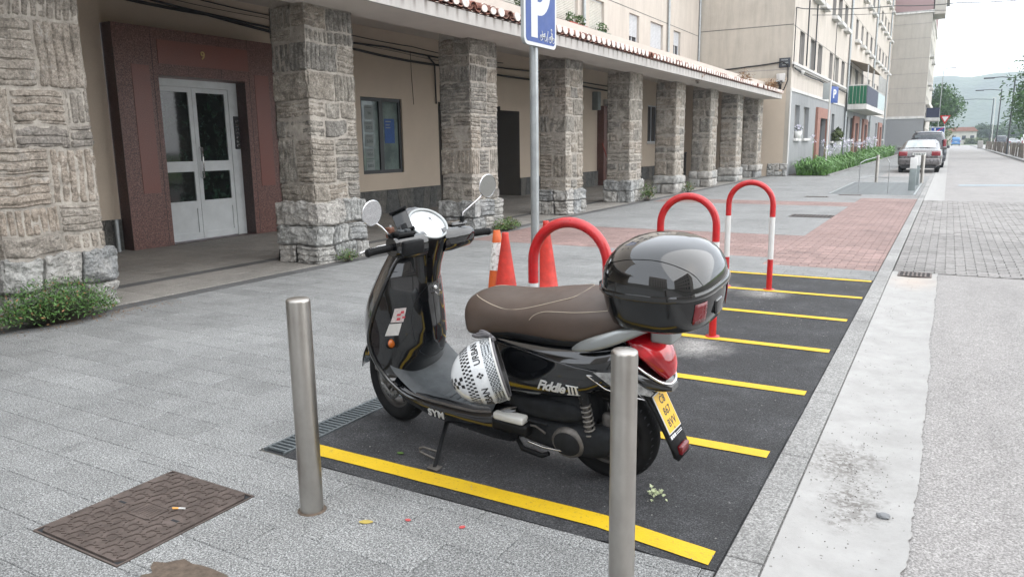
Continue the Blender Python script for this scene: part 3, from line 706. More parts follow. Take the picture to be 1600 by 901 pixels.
def pillar(y1, yw, xd, res, seed, label, top=3.1, mat='pillar_stone', x1=-6.64, fine=True):
    rg = random.Random(seed); y0 = y1-yw; x0 = x1-xd
    root = empty('stone_pillar', (x1, y1, 0), label=label, cat='pillar', group='rough stone pillars along the arcade')
    T = Matrix.Translation((-x1, -y1, 0))
    core = MB().box(x0+.03, x1-.021, y0+.021, y1-.021, 0, top+.12, 'mortar').xf(T); core.build('mortar_core', root)
    z = -.01; k = 0
    while z < top-.02:
        base = z < .48
        h_ = rg.uniform(.22, .30) if base else rg.choice((.22, .34, .42, .5, .56)) 
        if z+h_ > top-.14: h_ = top-z
        zt = z+h_; ex = .055 if base else 0
        X0, X1, Y0, Y1 = x0-ex, x1+ex, y0-ex, y1+ex
        cuts = [Y0]+([Y0+(Y1-Y0)*rg.uniform(.3, .7)] if rg.random() < .6 else [Y0+(Y1-Y0)*rg.uniform(.25, .4), Y0+(Y1-Y0)*rg.uniform(.6, .78)])+[Y1]
        for i in range(len(cuts)-1):
            a, b_ = cuts[i], cuts[i+1]
            first, last = i == 0, i == len(cuts)-2
            zs = [z, zt]
            if h_ > .38 and rg.random() < .5: zs = [z, z+h_*rg.uniform(.35, .65), zt]
            for q in range(len(zs)-1):
                xcuts = [X0, X1]
                if first and rg.random() < .65: xcuts = [X0, X0+(X1-X0)*rg.uniform(.35, .7), X1]
                for c in range(len(xcuts)-1):
                    exp = []
                    if c == len(xcuts)-2: exp.append((0, 1))
                    if first: exp.append((1, -1))
                    if last: exp.append((1, 1))
                    if c == 0 and fine is False: pass
                    if not exp: continue
                    if base and zs[q+1] > .40: exp.append((2, 1))
                    seed_ = rg.uniform(0, 50); pat = rg.choice('hhhvvvn') if not base else rg.choice('nnvh')
                    mb = MB(); stone(mb, (xcuts[c], xcuts[c+1], a, b_, zs[q], zs[q+1]), exp, res, pat, seed_, 'base_stone' if base else mat, amp=.010 if not base else .018, proud=rg.uniform(-.006, .008))
                    mb.xf(T).build('stone', root)
        z = zt; k += 1
    return root
PL = ['nearest pale stone pillar with green shrub at its foot, cut by the left edge', 'stone pillar just right of the granite door portal, behind the handlebar',
      'third stone pillar from the left, behind the raised round right mirror', 'fourth stone pillar, just right of the parking sign pole',
      'fifth stone pillar with a tall weed at its right foot', 'sixth stone pillar with a small weed at its foot',
      'seventh stone pillar, third from the far end of the arcade', 'eighth stone pillar, second from the far end of the arcade', 'last stone pillar, against the far gable wall']
YS = [4.14, 7.68, 11.25, 14.75, 18.3, 21.85, 25.4, 28.95, 32.4]
for i, y in enumerate(YS):
    pillar(y, .90 if i == 0 else .86, .60 if i < 2 else .62, (.012, .014, .019, .023, .03, .038, .045, .05, .055)[i], 11+i*3, PL[i], mat='pillar_stone_pale' if i == 0 else 'pillar_stone', x1=-6.70 if i else -6.72)
# ------------------------------------------------------------------ arcade building
ab = empty('arcade_building', (0, 0, 0), label='beige apartment building over a stone arcade, clay tile eave and red granite entrance', cat='building')
def wallgrid(mb, fixed, ax, a0, a1, z0, z1, holes, m, depth=.12, inward=-1, rev=None):
    """vertical wall plane (ax 0: x=fixed, spans y; ax 1: y=fixed, spans x) with rectangular holes and reveals"""
    us = sorted({a0, a1, *[h[0] for h in holes], *[h[1] for h in holes]}); zs = sorted({z0, z1, *[h[2] for h in holes], *[h[3] for h in holes]})
    P = lambda u, z, d=0: (fixed+d, u, z) if ax == 0 else (u, fixed+d, z)
    for i in range(len(us)-1):
        for j in range(len(zs)-1):
            uc, zc = (us[i]+us[i+1])/2, (zs[j]+zs[j+1])/2
            if uc < a0 or uc > a1 or zc < z0 or zc > z1: continue
            if any(h[0] < uc < h[1] and h[2] < zc < h[3] for h in holes): continue
            mb.add([P(us[i], zs[j]), P(us[i+1], zs[j]), P(us[i+1], zs[j+1]), P(us[i], zs[j+1])], [(0, 1, 2, 3)], m)
    for (u0, u1, za, zb, *_) in holes:
        d = inward*depth; r = rev or m
        mb.add([P(u0, za), P(u1, za), P(u1, zb), P(u0, zb), P(u0, za, d), P(u1, za, d), P(u1, zb, d), P(u0, zb, d)], [(0, 1, 5, 4), (1, 2, 6, 5), (2, 3, 7, 6), (3, 0, 4, 7)], r)
WX = -10.6
win = (12.25, 13.62, .86, 2.45)
mb = MB(); wallgrid(mb, WX+.27, 0, -4, 6.61, .45, 4.2, [], 'arcade_plaster'); wallgrid(mb, WX, 0, 6.6, 15.0, .5, 4.2, [win, (7.0, 9.2, .4, 2.9)], 'arcade_plaster', .2)
wallgrid(mb, WX, 0, 15.0, 17.9, 2.45, 4.2, [], 'arcade_plaster')
wallgrid(mb, WX, 0, 18.95, 33.2, .5, 4.2, [(24.6, 25.5, .5, 2.55), (29.5, 30.7, 1.45, 2.93)], 'arcade_plaster', .15)
wallgrid(mb, WX, 0, 17.9, 18.95, 2.35, 4.2, [], 'arcade_plaster'); mb.build('arcade_wall', ab)
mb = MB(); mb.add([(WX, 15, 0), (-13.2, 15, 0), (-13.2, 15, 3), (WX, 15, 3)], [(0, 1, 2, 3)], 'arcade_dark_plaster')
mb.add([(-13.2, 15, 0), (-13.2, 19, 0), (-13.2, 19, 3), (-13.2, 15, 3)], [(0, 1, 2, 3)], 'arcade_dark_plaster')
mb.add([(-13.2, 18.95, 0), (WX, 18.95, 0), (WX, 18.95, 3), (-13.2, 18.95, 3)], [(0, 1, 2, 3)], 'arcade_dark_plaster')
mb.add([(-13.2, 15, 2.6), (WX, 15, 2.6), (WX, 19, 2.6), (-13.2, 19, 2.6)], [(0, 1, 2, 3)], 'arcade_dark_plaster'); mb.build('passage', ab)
# plinth of dark slates with slanting pieces
def plinth(y0, y1, h_=.5, m='plinth_stone', x=WX+.035):
    y = y0; rg = random.Random(int(y0*10)); prev = 0
    MB().box(WX-.02, x-.023, y0, y1, 0, h_, 'joint_soil').build('plinth_backing', ab)
    while y < y1-.02:
        w_ = min(rg.uniform(.16, .34), y1-y); lean = rg.choice((-.12, 0, .1, .14)) if y+w_ < y1-.1 else 0
        mb = MB(); d = rg.uniform(0, .012); g = .004
        f_ = [(x+d, y+g+prev*0, .0), (x+d, y+w_-g, .0), (x+d, min(y1, y+w_-g+lean), h_), (x+d, y+g+prev, h_)]
        bk = [(x-.035, p[1], p[2]) for p in f_]
        mb.add(f_+bk, [(0, 1, 2, 3), (3, 2, 6, 7), (1, 5, 6, 2), (0, 3, 7, 4)], m); mb.build('plinth_slate', ab); y += w_; prev = lean
plinth(-1.2, 6.6, .45, x=WX+.3); plinth(9.6, 15.0); plinth(18.95, 24.55); plinth(25.6, 33.2)
# ceiling, canopy and beam
mb = MB(); mb.box(-13.3, -7.35, -4, 33.2, 3.86, 3.95, 'ceiling_plaster'); mb.build('arcade_ceiling', ab)
mb = MB(); mb.box(-6.86, -6.05, -4, 32.35, 3.1, 3.27, 'ceiling_plaster'); mb.box(-7.35, -6.862, -4, 33.2, 3.22, 3.85, 'ceiling_plaster'); mb.build('canopy_slab', ab)
MB().box(-6.048, -6.0, -4, 32.35, 3.095, 3.268, 'fascia_plaster').build('fascia', ab)
mb = MB(); mb.add([(-6.02, -4, 3.285), (-6.02, 32.35, 3.285), (-9.7, 32.35, 4.2), (-9.7, -4, 4.2)], [(0, 1, 2, 3)], 'roof_clay'); mb.build('roof_slope', ab)
def tile_mesh(up=True, x0=0, L=.42, m='roof_clay'):
    mb = MB(); n = 8; rr = .105 if up else .1; t = .014; rings = []
    for (xx, zz, sc_) in ((0, 0, 1), (-L, L*.25, .86)):
        ro = [(xx, rr*sc_*math.cos(math.pi*k/n), zz+(1 if up else -1)*rr*.8*sc_*math.sin(math.pi*k/n)) for k in range(n+1)]
        ri = [(xx, (rr-t)*sc_*math.cos(math.pi*k/n), zz+(1 if up else -1)*(rr-t)*.8*sc_*math.sin(math.pi*k/n)) for k in range(n+1)]
        rings.append(ro+ri[::-1])
    mb.loft(rings, m, cap=True, smooth=False); return mb.mesh('roof_tile')
tu, tdn = tile_mesh(True), tile_mesh(False)
plug = MB(); n = 12; plug.prism([(.084*math.cos(2*math.pi*k/16), .030+.062*math.sin(2*math.pi*k/16)) for k in range(16)], .02, 'tile_mortar', basis((-.006, 0, 0), (0, 1, 0), (0, 0, 1))); pm_ = plug.mesh('tile_plug')
y = 5.4; PITCH = .243; rg = random.Random(3); stuff = MB(); ti = 0
while y < 32.3:
    j = rg.uniform(-.015, .015)
    o = inst(tdn, 'roof_tile', ab, (-5.965+j, y, 3.37)); o2 = inst(tu, 'roof_tile', ab, (-5.955+rg.uniform(-.02, .02), y+PITCH/2, 3.335), rz=rg.uniform(-.04, .04))
    if rg.random() < .93: inst(pm_, 'tile_plug', ab, (-5.962, y+PITCH/2, 3.335))
    y += PITCH
for r_ in range(1, 9):
    for i in range(0, 110): 
        y = 5.4+i*PITCH; stuff.add([(-6.0-r_*.38+.0, y-.09+PITCH/2, 3.34+r_*.095), (-6.0-r_*.38, y+PITCH/2, 3.43+r_*.095), (-6.0-r_*.38, y+.09+PITCH/2, 3.34+r_*.095), (-6.4-r_*.38, y-.08+PITCH/2, 3.43+r_*.095), (-6.4-r_*.38, y+PITCH/2, 3.51+r_*.095), (-6.4-r_*.38, y+.08+PITCH/2, 3.43+r_*.095)], [(0, 1, 4, 3), (1, 2, 5, 4)], 'roof_clay')
stuff.build('upper_roof_tiles', ab, kind='stuff')
# upper facade with windows
UX = -9.7
uw = [(16.4, 17.6, 4.5, 5.75), (19.3, 20.9, 4.5, 5.75), (21.7, 22.85, 4.5, 5.75), (25.0, 25.95, 4.5, 5.75), (27.1, 28.5, 4.5, 5.75), (29.75, 30.65, 4.5, 5.75), (13.4, 14.9, 4.5, 5.75), (10.4, 11.9, 4.5, 5.75)]
uw2 = [(a, b_, 7.1, 8.5) for a, b_, *_ in uw]+[(a, b_, 9.85, 11.25) for a, b_, *_ in uw]
mb = MB(); wallgrid(mb, UX, 0, -4, 33.25, 3.9, 12.5, uw+uw2, 'cream_plaster', .16); mb.box(-14, UX-.01, -4, 33.2, 12.4, 12.6, 'white_trim'); mb.build('upper_wall', ab)
for z in (5.87, 8.62): MB().box(UX, UX+.004, -4, 33.2, z, z+.025, 'joint_sand').build('wall_joint', ab)
def pvc_window(par, fx, y0, y1, z0, z1, shut, kind, rec=.13, sgn=1):
    """window in an x=const wall; shut = share covered by the roller shutter"""
    x = fx-rec*sgn; fr = MB(); t = .05; d = .04*sgn
    xa, xb = sorted((x, x+d))
    fr.box(xa, xb, y0, y0+t, z0, z1, 'shutter_white'); fr.box(xa, xb, y1-t, y1, z0, z1, 'shutter_white'); fr.box(xa, xb, y0+t, y1-t, z1-t, z1, 'shutter_white'); fr.box(xa, xb, y0+t, y1-t, z0, z0+t, 'shutter_white')
    ym = (y0+y1)/2; fr.box(xa, xb-.004, ym-.02, ym+.02, z0+t, z1-t, 'shutter_white')
    wn = fr.build('window', par)
    MB().add([(x+.012*sgn, y0+t, z0+t), (x+.012*sgn, y1-t, z0+t), (x+.012*sgn, y1-t, z1-t), (x+.012*sgn, y0+t, z1-t)], [(0, 1, 2, 3)], 'window_dark').build('pane', wn)
    if shut > 0:
        sh = MB(); zs = z1-t; zb = z1-(z1-z0)*shut
        while zs > zb:
            sh.add([(x+.045*sgn, y0+t*.6, zs), (x+.045*sgn, y1-t*.6, zs), (x+.058*sgn, y1-t*.6, zs-.022), (x+.058*sgn, y0+t*.6, zs-.022), (x+.045*sgn, y1-t*.6, zs-.042), (x+.045*sgn, y0+t*.6, zs-.042)], [(0, 1, 2, 3), (3, 2, 4, 5)], kind); zs -= .045
        sh.build('roller_shutter', wn)
    MB().bbox(fx-.02*sgn if sgn > 0 else fx-.07, fx+.07 if sgn > 0 else fx+.02, y0-.06, y1+.06, z0-.06, z0-.002, .006, 'white_trim').build('sill', wn)
for i, (a, b_, c, d) in enumerate(uw+uw2): pvc_window(ab, UX, a, b_, c, d, (.8, 1, .95, .55, 1, .4, .8, .9)[i % 8] if i < 8 else rnd.choice((0, .5, 1)), 'shutter_cream' if i % 8 in (0, 1, 2, 6, 7) else 'shutter_white')
for yy in (21.2, 28.95): MB().tube([(UX+.07, yy, 4.0), (UX+.07, yy, 12.3)], .05, 'galvanised', 8).build('downpipe', ab)
MB().tube([(UX+.05, 33.1, 4.3), (UX+.05, 33.1, 12.3)], .05, 'galvanised', 8).build('downpipe', ab)
# window of the shop behind pillar two
sw = empty('shop_window', (0, 0, 0)); sw.parent = ab; tag(sw, 'dark framed two leaf window with paper notices')
wf = MB(); a, b_, c, d = win; x = WX-.10; t = .075
for (y0, y1, z0, z1) in ((a, a+t, c, d), (b_-t, b_, c, d), (a+t, b_-t, c, c+t), (a+t, b_-t, d-t, d), ((a+b_)/2-.06, (a+b_)/2+.06, c+t, d-t)): wf.box(x, x+.06, y0, y1, z0, z1, 'dark_frame')
wf.build('frame', sw); MB().box(x+.01, x+.02, a+t, b_-t, c+t, d-t, 'shop_glass').build('pane', sw)
MXP = lambda y, z, xx=x+.03: basis((xx, y, z), (0, 1, 0), (0, 0, 1))
pp = MB(); pi_ = 0
for (yy, zz, w_, h_, tx) in ((12.47, 2.14, .26, .3, 'YA'), (12.45, 1.84, .26, .22, 'S.O.S'), (12.45, 1.56, .26, .26, 'S.O.S'), (12.45, 1.29, .26, .2, 'S.O.S'), (12.45, 1.05, .26, .22, 'S.O.S')):
    p_ = MB().box(x+.022, x+.026, yy-w_/2+.12, yy+w_/2+.12, zz-h_/2, zz+h_/2, 'paper'); add_text(p_, tx, .085, 'print_ink', MXP(yy+.12, zz-.02)); p_.box(x+.0262, x+.0275, yy-.0, yy+.2, zz+h_*.32, zz+h_*.32+.012, 'print_ink'); p_.build('paper_notice', sw)
p_ = MB().box(x+.022, x+.026, 13.08, 13.42, 1.5, 2.02, 'print_blue'); p_.box(x+.0262, x+.0275, 13.12, 13.3, 1.95, 1.975, 'paper'); p_.box(x+.0262, x+.0275, 13.12, 13.26, 1.88, 1.9, 'paper'); p_.box(x+.0262, x+.0275, 13.12, 13.28, 1.82, 1.84, 'paper'); p_.build('blue_poster', sw)
# granite portal
PX = -10.1; po = empty('entrance_portal', (0, 0, 0)); po.parent = ab; tag(po, 'red granite portal round the glazed door')
Y0, Y1, D0, D1, DH, PH = 6.62, 9.58, 7.28, 8.71, 2.48, 3.16
mb = MB(); mb.box(WX-.05, PX, Y0, D0-.0, 0, PH, 'portal_granite'); mb.box(WX-.05, PX, D1+.15, Y1, 0, PH, 'portal_granite'); mb.box(WX-.05, PX, D0, D1+.15, DH+.02, PH, 'portal_granite'); mb.build('portal_block', po)
MB().box(PX-.24, PX+.004, D1+.146, D1+.152, 0, DH, 'portal_side').build('jamb', po)
MB().box(WX, PX+.004, Y0-.006, Y0-.001, 0, PH, 'portal_side').build('side_panel', po)
MB().box(PX, PX+.006, 6.86, 7.14, .8, 2.62, 'portal_marble').build('marble_panel', po); MB().box(PX, PX+.006, 9.06, 9.36, .8, 2.62, 'portal_marble').build('marble_panel', po)
MB().box(PX, PX+.006, 7.3, 8.95, 2.66, 3.0, 'portal_marble').build('lintel_panel', po)
for yy in (7.2, 7.8, 8.4, 8.95): MB().box(PX, PX+.001, yy, yy+.006, 2.52 if 7.25 < yy < 8.9 else .02, PH-.01, 'grate_pit').build('joint', po)
add_text(MB(), '9', .17, 'brass', basis((PX+.008, 8.07, 2.83), (0, 1, 0), (0, 0, 1)), depth=.012, offset=.002).build('house_number', po)
dx = -10.34; do = empty('entrance_door', (0, 0, 0)); do.parent = ab; tag(do, 'white aluminium double door with dark glass')
ym = (D0+D1)/2; fr = MB(); t = .07
for (y0, y1, z0, z1) in ((D0, D0+.06, 0, DH), (D1-.03, D1+.15, 0, DH), (D0+.06, D1-.03, DH-.11, DH)): fr.box(dx-.05, dx+.02, y0, y1, z0, z1, 'white_aluminium')
fr.build('outer_frame', do)
for (y0, y1) in ((D0+.063, ym-.003), (ym+.003, D1-.033)):
    lf = MB(); zt = DH-.115
    for (a, b_, c, d) in ((y0, y0+t, .02, zt), (y1-t, y1, .02, zt), (y0+t, y1-t, zt-t, zt), (y0+t, y1-t, .02, .12), (y0+t, y1-t, .50, .62), (y0+t, y1-t, 1.08, 1.24)): lf.box(dx-.04, dx+.01, a, b_, c, d, 'white_aluminium')
    lf.box(dx-.02, dx-.005, y0+t, y1-t, .12, .50, 'white_aluminium'); lf.build('door_leaf', do)
    MB().box(dx-.025, dx-.012, y0+t, y1-t, .62, zt-t, 'door_glass').build('glass_pane', do)
MB().tube([(dx+.01, ym+.06, 1.45), (dx+.07, ym+.06, 1.45), (dx+.07, ym+.06, .98), (dx+.01, ym+.06, .98)], .013, 'steel_handle', 8).build('handle', do)
MB().box(dx+.02, dx+.05, D1+.04, D1+.12, 1.42, 1.95, 'dark_frame').build('intercom', do)
for q in range(7): MB().box(dx+.05, dx+.054, D1+.055, D1+.105, 1.46+q*.065, 1.50+q*.065, 'steel_handle').build('bell_button', do)
MB().box(PX-.4, PX+.0, D0-.1, D1+.2, -.001, .006, 'portal_side').build('door_sill', do)
# further doorway and window
mb = MB(); mb.box(WX-.13, WX+.25, 24.45, 24.72, 0, 2.7, 'portal_granite'); mb.box(WX-.13, WX+.25, 25.45, 25.9, 0, 2.7, 'portal_marble'); mb.box(WX-.13, WX+.25, 24.72, 25.45, 2.4, 2.7, 'portal_granite'); mb.box(WX-.14, WX-.12, 24.7, 25.5, 0, 2.5, 'window_dark'); mb.build('far_doorway', ab)
pvc_window(ab, WX, 29.5, 30.7, 1.45, 2.93, 0, 'shutter_white', .1)
MB().bbox(WX, WX+.22, 24.0, 24.25, 2.55, 3.15, .01, 'box_grey').build('meter_box', ab); MB().bbox(WX+.02, WX+.16, 24.95, 25.15, 2.55, 2.95, .01, 'white_trim').build('lamp_box', ab)
mb = MB(); wallgrid(mb, -4, 1, -14, -6.7, 0, 4, [], 'arcade_plaster'); mb.build('end_wall', ab); mb = MB(); mb.add([(WX, 33.2, 0), (-6, 33.2, 0), (-6, 33.2, 4), (WX, 33.2, 4)], [(0, 1, 2, 3)], 'arcade_plaster'); mb.build('end_wall', ab)
# cables on the arcade wall
def cable(pts, r, label, m='black_cable', group='cables strung along the arcade and facades', seg=6):
    mb = MB(); P = []
    for i in range(len(pts)-1):
        a, b_ = Vector(pts[i]), Vector(pts[i+1])
        for k in range(8):
            t = k/8; p = a.lerp(b_, t); L = (b_-a).length; p.z -= 4*t*(1-t)*min(.06, L*.012); P.append(p)
    P.append(Vector(pts[-1])); mb.tube(P, r, m, seg); o = mb.build('cable'); return tag(o, label, 'cable', group)
cable([(WX+.33, 4.5, 3.58), (WX+.33, 6.4, 3.57), (WX+.03, 8.6, 3.56), (WX+.03, 12.2, 3.36), (WX+.03, 15.6, 3.30), (WX+.05, 22, 3.32), (WX+.04, 28, 3.3)], .028, 'thickest black cable running low along the arcade wall above the granite portal')
cable([(WX+.35, 5.5, 3.72), (WX+.3, 6.5, 3.68), (WX+.05, 9.0, 3.55), (WX+.06, 13, 3.50), (WX+.05, 20, 3.5), (WX+.05, 27, 3.42)], .02, 'black cable bundle sagging just above the thickest cable on the arcade wall')
cable([(WX+.04, 8, 3.8), (WX+.04, 10.4, 3.72), (WX+.05, 14, 3.6), (WX+.05, 18, 3.58)], .011, 'thin loose cable near the arcade ceiling with a small knot')
cable([(WX+.04, 7, 3.76), (WX+.04, 9.8, 3.66), (WX+.05, 13.5, 3.44), (WX+.05, 16.5, 3.4)], .006, 'thinnest cable strand over the shop window')
cable([(WX+.04, 13.95, 3.5), (WX+.035, 13.97, 3.0), (WX+.03, 14.02, 2.35)], .006, 'thin cable hanging down right of the shop window')
cable([(WX+.05, 14.6, 3.45), (WX+.05, 14.85, 3.3), (WX+.04, 14.88, 2.4)], .018, 'cable dropping down the corner left of the dark passage')
# planters on the upper sills and weeds on the eave
def planter(y0, y1, m, label, leafm='leaf_green', n=120, x=UX+.2, z=4.56, hgt=.2):
    p_ = empty('window_planter', (x, (y0+y1)/2, z), label=label, cat='planter', group='planters on the window sills'); L = (y1-y0)/2
    MB().loft([[(-.09, -L+.02, 0), (.09, -L+.02, 0), (.09, L-.02, 0), (-.09, L-.02, 0)], [(-.11, -L, hgt), (.11, -L, hgt), (.11, L, hgt), (-.11, L, hgt)]], m, smooth=False).build('trough', p_)
    mb = MB(); leaf_cloud(mb, (0, 0, hgt+.14), (.13, L*.9, .16), n, .045, leafm, random.Random(int(y0*7)), up=.5); mb.build('foliage', p_)
planter(16.7, 17.5, 'pot_dark', 'dark planter left of the parking sign above the tiled eave'); planter(19.75, 20.25, 'pot_red', 'left brick red planter with yellowish plant, right of the parking sign', z=4.58)
planter(20.3, 20.95, 'pot_red', 'right brick red planter with drooping green leaves beside the downpipe', z=4.56); planter(21.75, 22.7, 'pot_green', 'green planter under the cream shuttered window above the eave', z=4.56)
def weed(x, y, z, rx, ry, h_, n, label, size=.03, m='weed_green', lie=False, seed=1, name='weed'):
    mb = MB(); rg = random.Random(seed)
    for i in range(n):
        a = rg.random()*6.28; r = rg.random()**.5; bx, by = rx*r*math.cos(a), ry*r*math.sin(a); hh = h_*(1-.65*r*r)*(.35+.65*rg.random())
        t = Vector((rg.gauss(0, .35), rg.gauss(0, .35), 1)).normalized(); q = Vector((bx, by, 0))+t*hh
        d = Vector((rg.gauss(0, 1), rg.gauss(0, 1), rg.gauss(0, .6))).normalized(); s_ = size*(.5+rg.random()); bt = d.cross(t).normalized()*s_*.35
        mm = m if rg.random() > .07 else 'leaf_dry'
        mb.add([q-d*s_, q-bt, q+d*s_, q+bt], [(0, 1, 2, 3)], mm)
        if i % 6 == 0: mb.add([(bx*.4-.002, by*.4, 0), (bx*.4+.003, by*.4, 0), tuple(q)], [(0, 1, 2)], 'bark')
    o = mb.build(name); o.location = (x, y, z); return tag(o, label, 'plant')
weed(-6.44, 3.45, 0, .23, .5, .42, 6500, 'low green shrub spreading at the foot of the nearest pillar', .014, 'shrub_green', seed=3, name='shrub')
weed(-6.52, 7.15, 0, .1, .16, .2, 420, 'small weed at the foot of the pillar right of the portal', .016, seed=4)
weed(-6.42, 11.0, 0, .16, .38, .26, 1100, 'bushy weed at the foot of the pillar behind the right mirror', .02, seed=5)
weed(-6.5, 18.15, 0, .14, .2, .55, 500, 'tall weed at the foot of the fifth pillar', .03, seed=6)
weed(-6.5, 21.6, 0, .14, .2, .36, 260, 'low weed at the foot of the sixth pillar', .03, seed=7)
weed(-6.1, 20.9, 3.0, .08, .12, .42, 160, 'dry weed hanging over the fascia above the fifth and sixth pillars', .03, 'leaf_dry', seed=8)
weed(-6.3, 27.2, 3.4, .2, .5, .55, 420, 'dry brownish weeds growing on the tiles near the gable', .035, 'leaf_dry', seed=9)
weed(-6.2, 31.2, 3.38, .2, .8, .5, 600, 'tangled weeds on the tiles beside the white junction box', .035, 'leaf_dry', seed=10)
weed(-2.1, 1.36, 0, .06, .04, .02, 200, 'tiny moss tuft in the broken paving at the bottom edge', .006, 'weed_green', seed=12)
# broom and mop leaning at the doorway
br = empty('broom', (WX+.55, 24.3, 0), label='red handled broom leaning beside the far arcade doorway', cat='broom'); MB().tube([(0, .5, .05), (-.25, -.1, 1.45)], .018, 'broom_red', 6).build('handle', br); MB().box(-.05, .05, .35, .65, 0, .08, 'dark_frame').build('brush', br)
br = empty('mop', (WX+.62, 24.2, 0), label='white handled mop with blue head on the arcade floor', cat='mop'); MB().tube([(0, .4, .1), (-.3, .9, 1.2)], .016, 'white_trim', 6).build('handle', br); MB().bbox(-.1, .2, .2, .6, 0, .08, .02, 'mop_blue').build('head', br)
bn = empty('bin', (WX+.6, 32.0, 0), label='dark box bin standing behind the seventh pillar in the arcade', cat='bin'); MB().bbox(-.2, .2, -.25, .25, 0, .95, .02, 'dark_frame').build('body', bn); MB().bbox(-.22, .22, -.27, .27, .951, 1.02, .02, 'lamp_grey').build('lid', bn)
MB().tube([(WX+.4, 6.45, 0), (WX+.4, 6.45, .46)], .03, 'galvanised', 8).build('drain_pipe_stub', ab)
# ------------------------------------------------------------------ second building (gable towards us, facade along the street)
b2_ = empty('street_building', (0, 0, 0), label='tall beige rendered apartment building with blank gable and grey painted ground floor', cat='building')
FX, GY, FY1, TOP = -5.84, 33.25, 88.0, 15.5
mb = MB(); wallgrid(mb, GY, 1, -24, FX, .52, 3.5, [], 'gable_plaster'); mb.build('lower_gable_wall', b2_)
mb = MB(); wallgrid(mb, GY, 1, -24, FX, 3.5, TOP, [], 'gable_plaster'); mb.box(-24, FX, GY+.01, FY1, TOP-.1, TOP, 'concrete'); mb.build('gable_wall', b2_)
for z in (4.3, 6.05, 9.05, 12.0): MB().box(-24, FX-.0, GY-.006, GY-.001, z, z+.03, 'joint_sand' if z > 5 else 'concrete').build('gable_joint', b2_)
# big rough stones at the foot of the gable
rg = random.Random(5); x = -6.75+.12
MB().box(-6.62, FX-.01, GY-.03, GY+.02, 0, .52, 'mortar').build('base_backing', b2_)
for (xa, xb, za, zb) in ((-6.62, -6.3, 0, .26), (-6.3, -6.0, 0, .2), (-6.0, -5.8, 0, .27), (-6.62, -6.42, .26, .53), (-6.42, -6.12, .2, .53), (-6.12, -5.8, .27, .53)):
    mb = MB(); stone(mb, (xa, xb, GY-.1, GY+.02, za, zb), [(1, -1)], .035, 'n', rg.random()*20, 'base_stone', amp=.02); mb.build('base_stone', b2_)
gw = [(34.55, 35.75, 1.55, 2.95), (36.75, 38.3, 1.55, 2.95), (46.2, 47.4, 1.4, 2.9), (52.9, 54.2, 1.5, 2.9), (55.4, 56.8, 1.5, 2.9), (60.4, 62, 1.5, 2.9), (68, 70, 1.5, 2.9), (75, 77, 1.5, 2.9), (82, 84, 1.5, 2.9), (41.2, 43.9, 0, 2.55), (57.6, 59.4, 0, 2.6), (64, 66, 0, 2.6), (78.5, 80.5, 0, 2.6)]
cols_ = [(34.8, 36.0), (37.6, 39.1), (39.9, 41.3), (43.9, 45.2), (46.2, 47.8), (49.0, 50.5), (55.0, 56.4), (58.4, 59.8), (61.8, 63.2), (65.2, 66.8), (70, 71.6), (73.4, 75), (77, 78.6), (80.6, 82.2), (84, 85.6)]
up = []; 
for f_, (za, zb) in enumerate(((4.66, 6.0), (7.82, 9.15), (10.9, 12.2), (13.6, 14.8))): up += [(a, b_, za, zb) for a, b_ in cols_ if not (f_ == 0 and 50.8 < a < 64)]
up += [(53, 54.2, 4.1, 6.1), (56, 58.4, 4.1, 6.1), (60.5, 62, 4.1, 6.1)]
mb = MB(); wallgrid(mb, FX, 0, GY, FY1, 0, 3.46, gw, 'grey_paint', .22, rev='grey_paint'); mb.build('ground_floor_wall', b2_)
mb = MB(); wallgrid(mb, FX, 0, GY, FY1, 3.46, TOP, up, 'cream_plaster', .2, rev='concrete'); mb.build('facade_wall', b2_)
MB().box(FX, FX+.035, GY, 51.5, 3.46, 3.58, 'white_trim').build('string_course', b2_); MB().box(FX, FX+.035, 65, FY1, 3.46, 3.58, 'white_trim').build('string_course', b2_)
MB().box(FX-.01, FX+.03, GY-.02, GY+.12, .5, 3.46, 'white_trim').build('corner_strip', b2_)
MB().box(FX, FX+.10, GY-.05, 51.4, 4.5, 4.6, 'white_trim').build('ledge', b2_); MB().box(FX, FX+.07, GY, 51.4, 4.4, 4.495, 'concrete').build('ledge_underside', b2_)
for z in (6.02, 9.2, 12.25): MB().box(FX, FX+.005, GY, FY1, z, z+.025, 'joint_sand').build('facade_joint', b2_)
for (a, b_, c, d) in gw:
    if c > .5:
        wn = MB(); x = FX-.2; wn.box(x, x+.03, a, a+.06, c, d, 'concrete'); wn.box(x, x+.03, b_-.06, b_, c, d, 'concrete'); wn.box(x, x+.03, (a+b_)/2-.03, (a+b_)/2+.03, c, d, 'concrete'); wn.box(x, x+.03, a+.06, b_-.06, d-.06, d, 'concrete')
        wn = wn.build('window', b2_); MB().add([(x+.01, a, c), (x+.01, b_, c), (x+.01, b_, d), (x+.01, a, d)], [(0, 1, 2, 3)], 'curtain_grey' if rg.random() < .6 else 'window_dark').build('pane', wn)
        MB().bbox(FX-.02, FX+.12, a-.08, b_+.08, c-.12, c-.002, .01, 'white_trim').build('sill', wn)
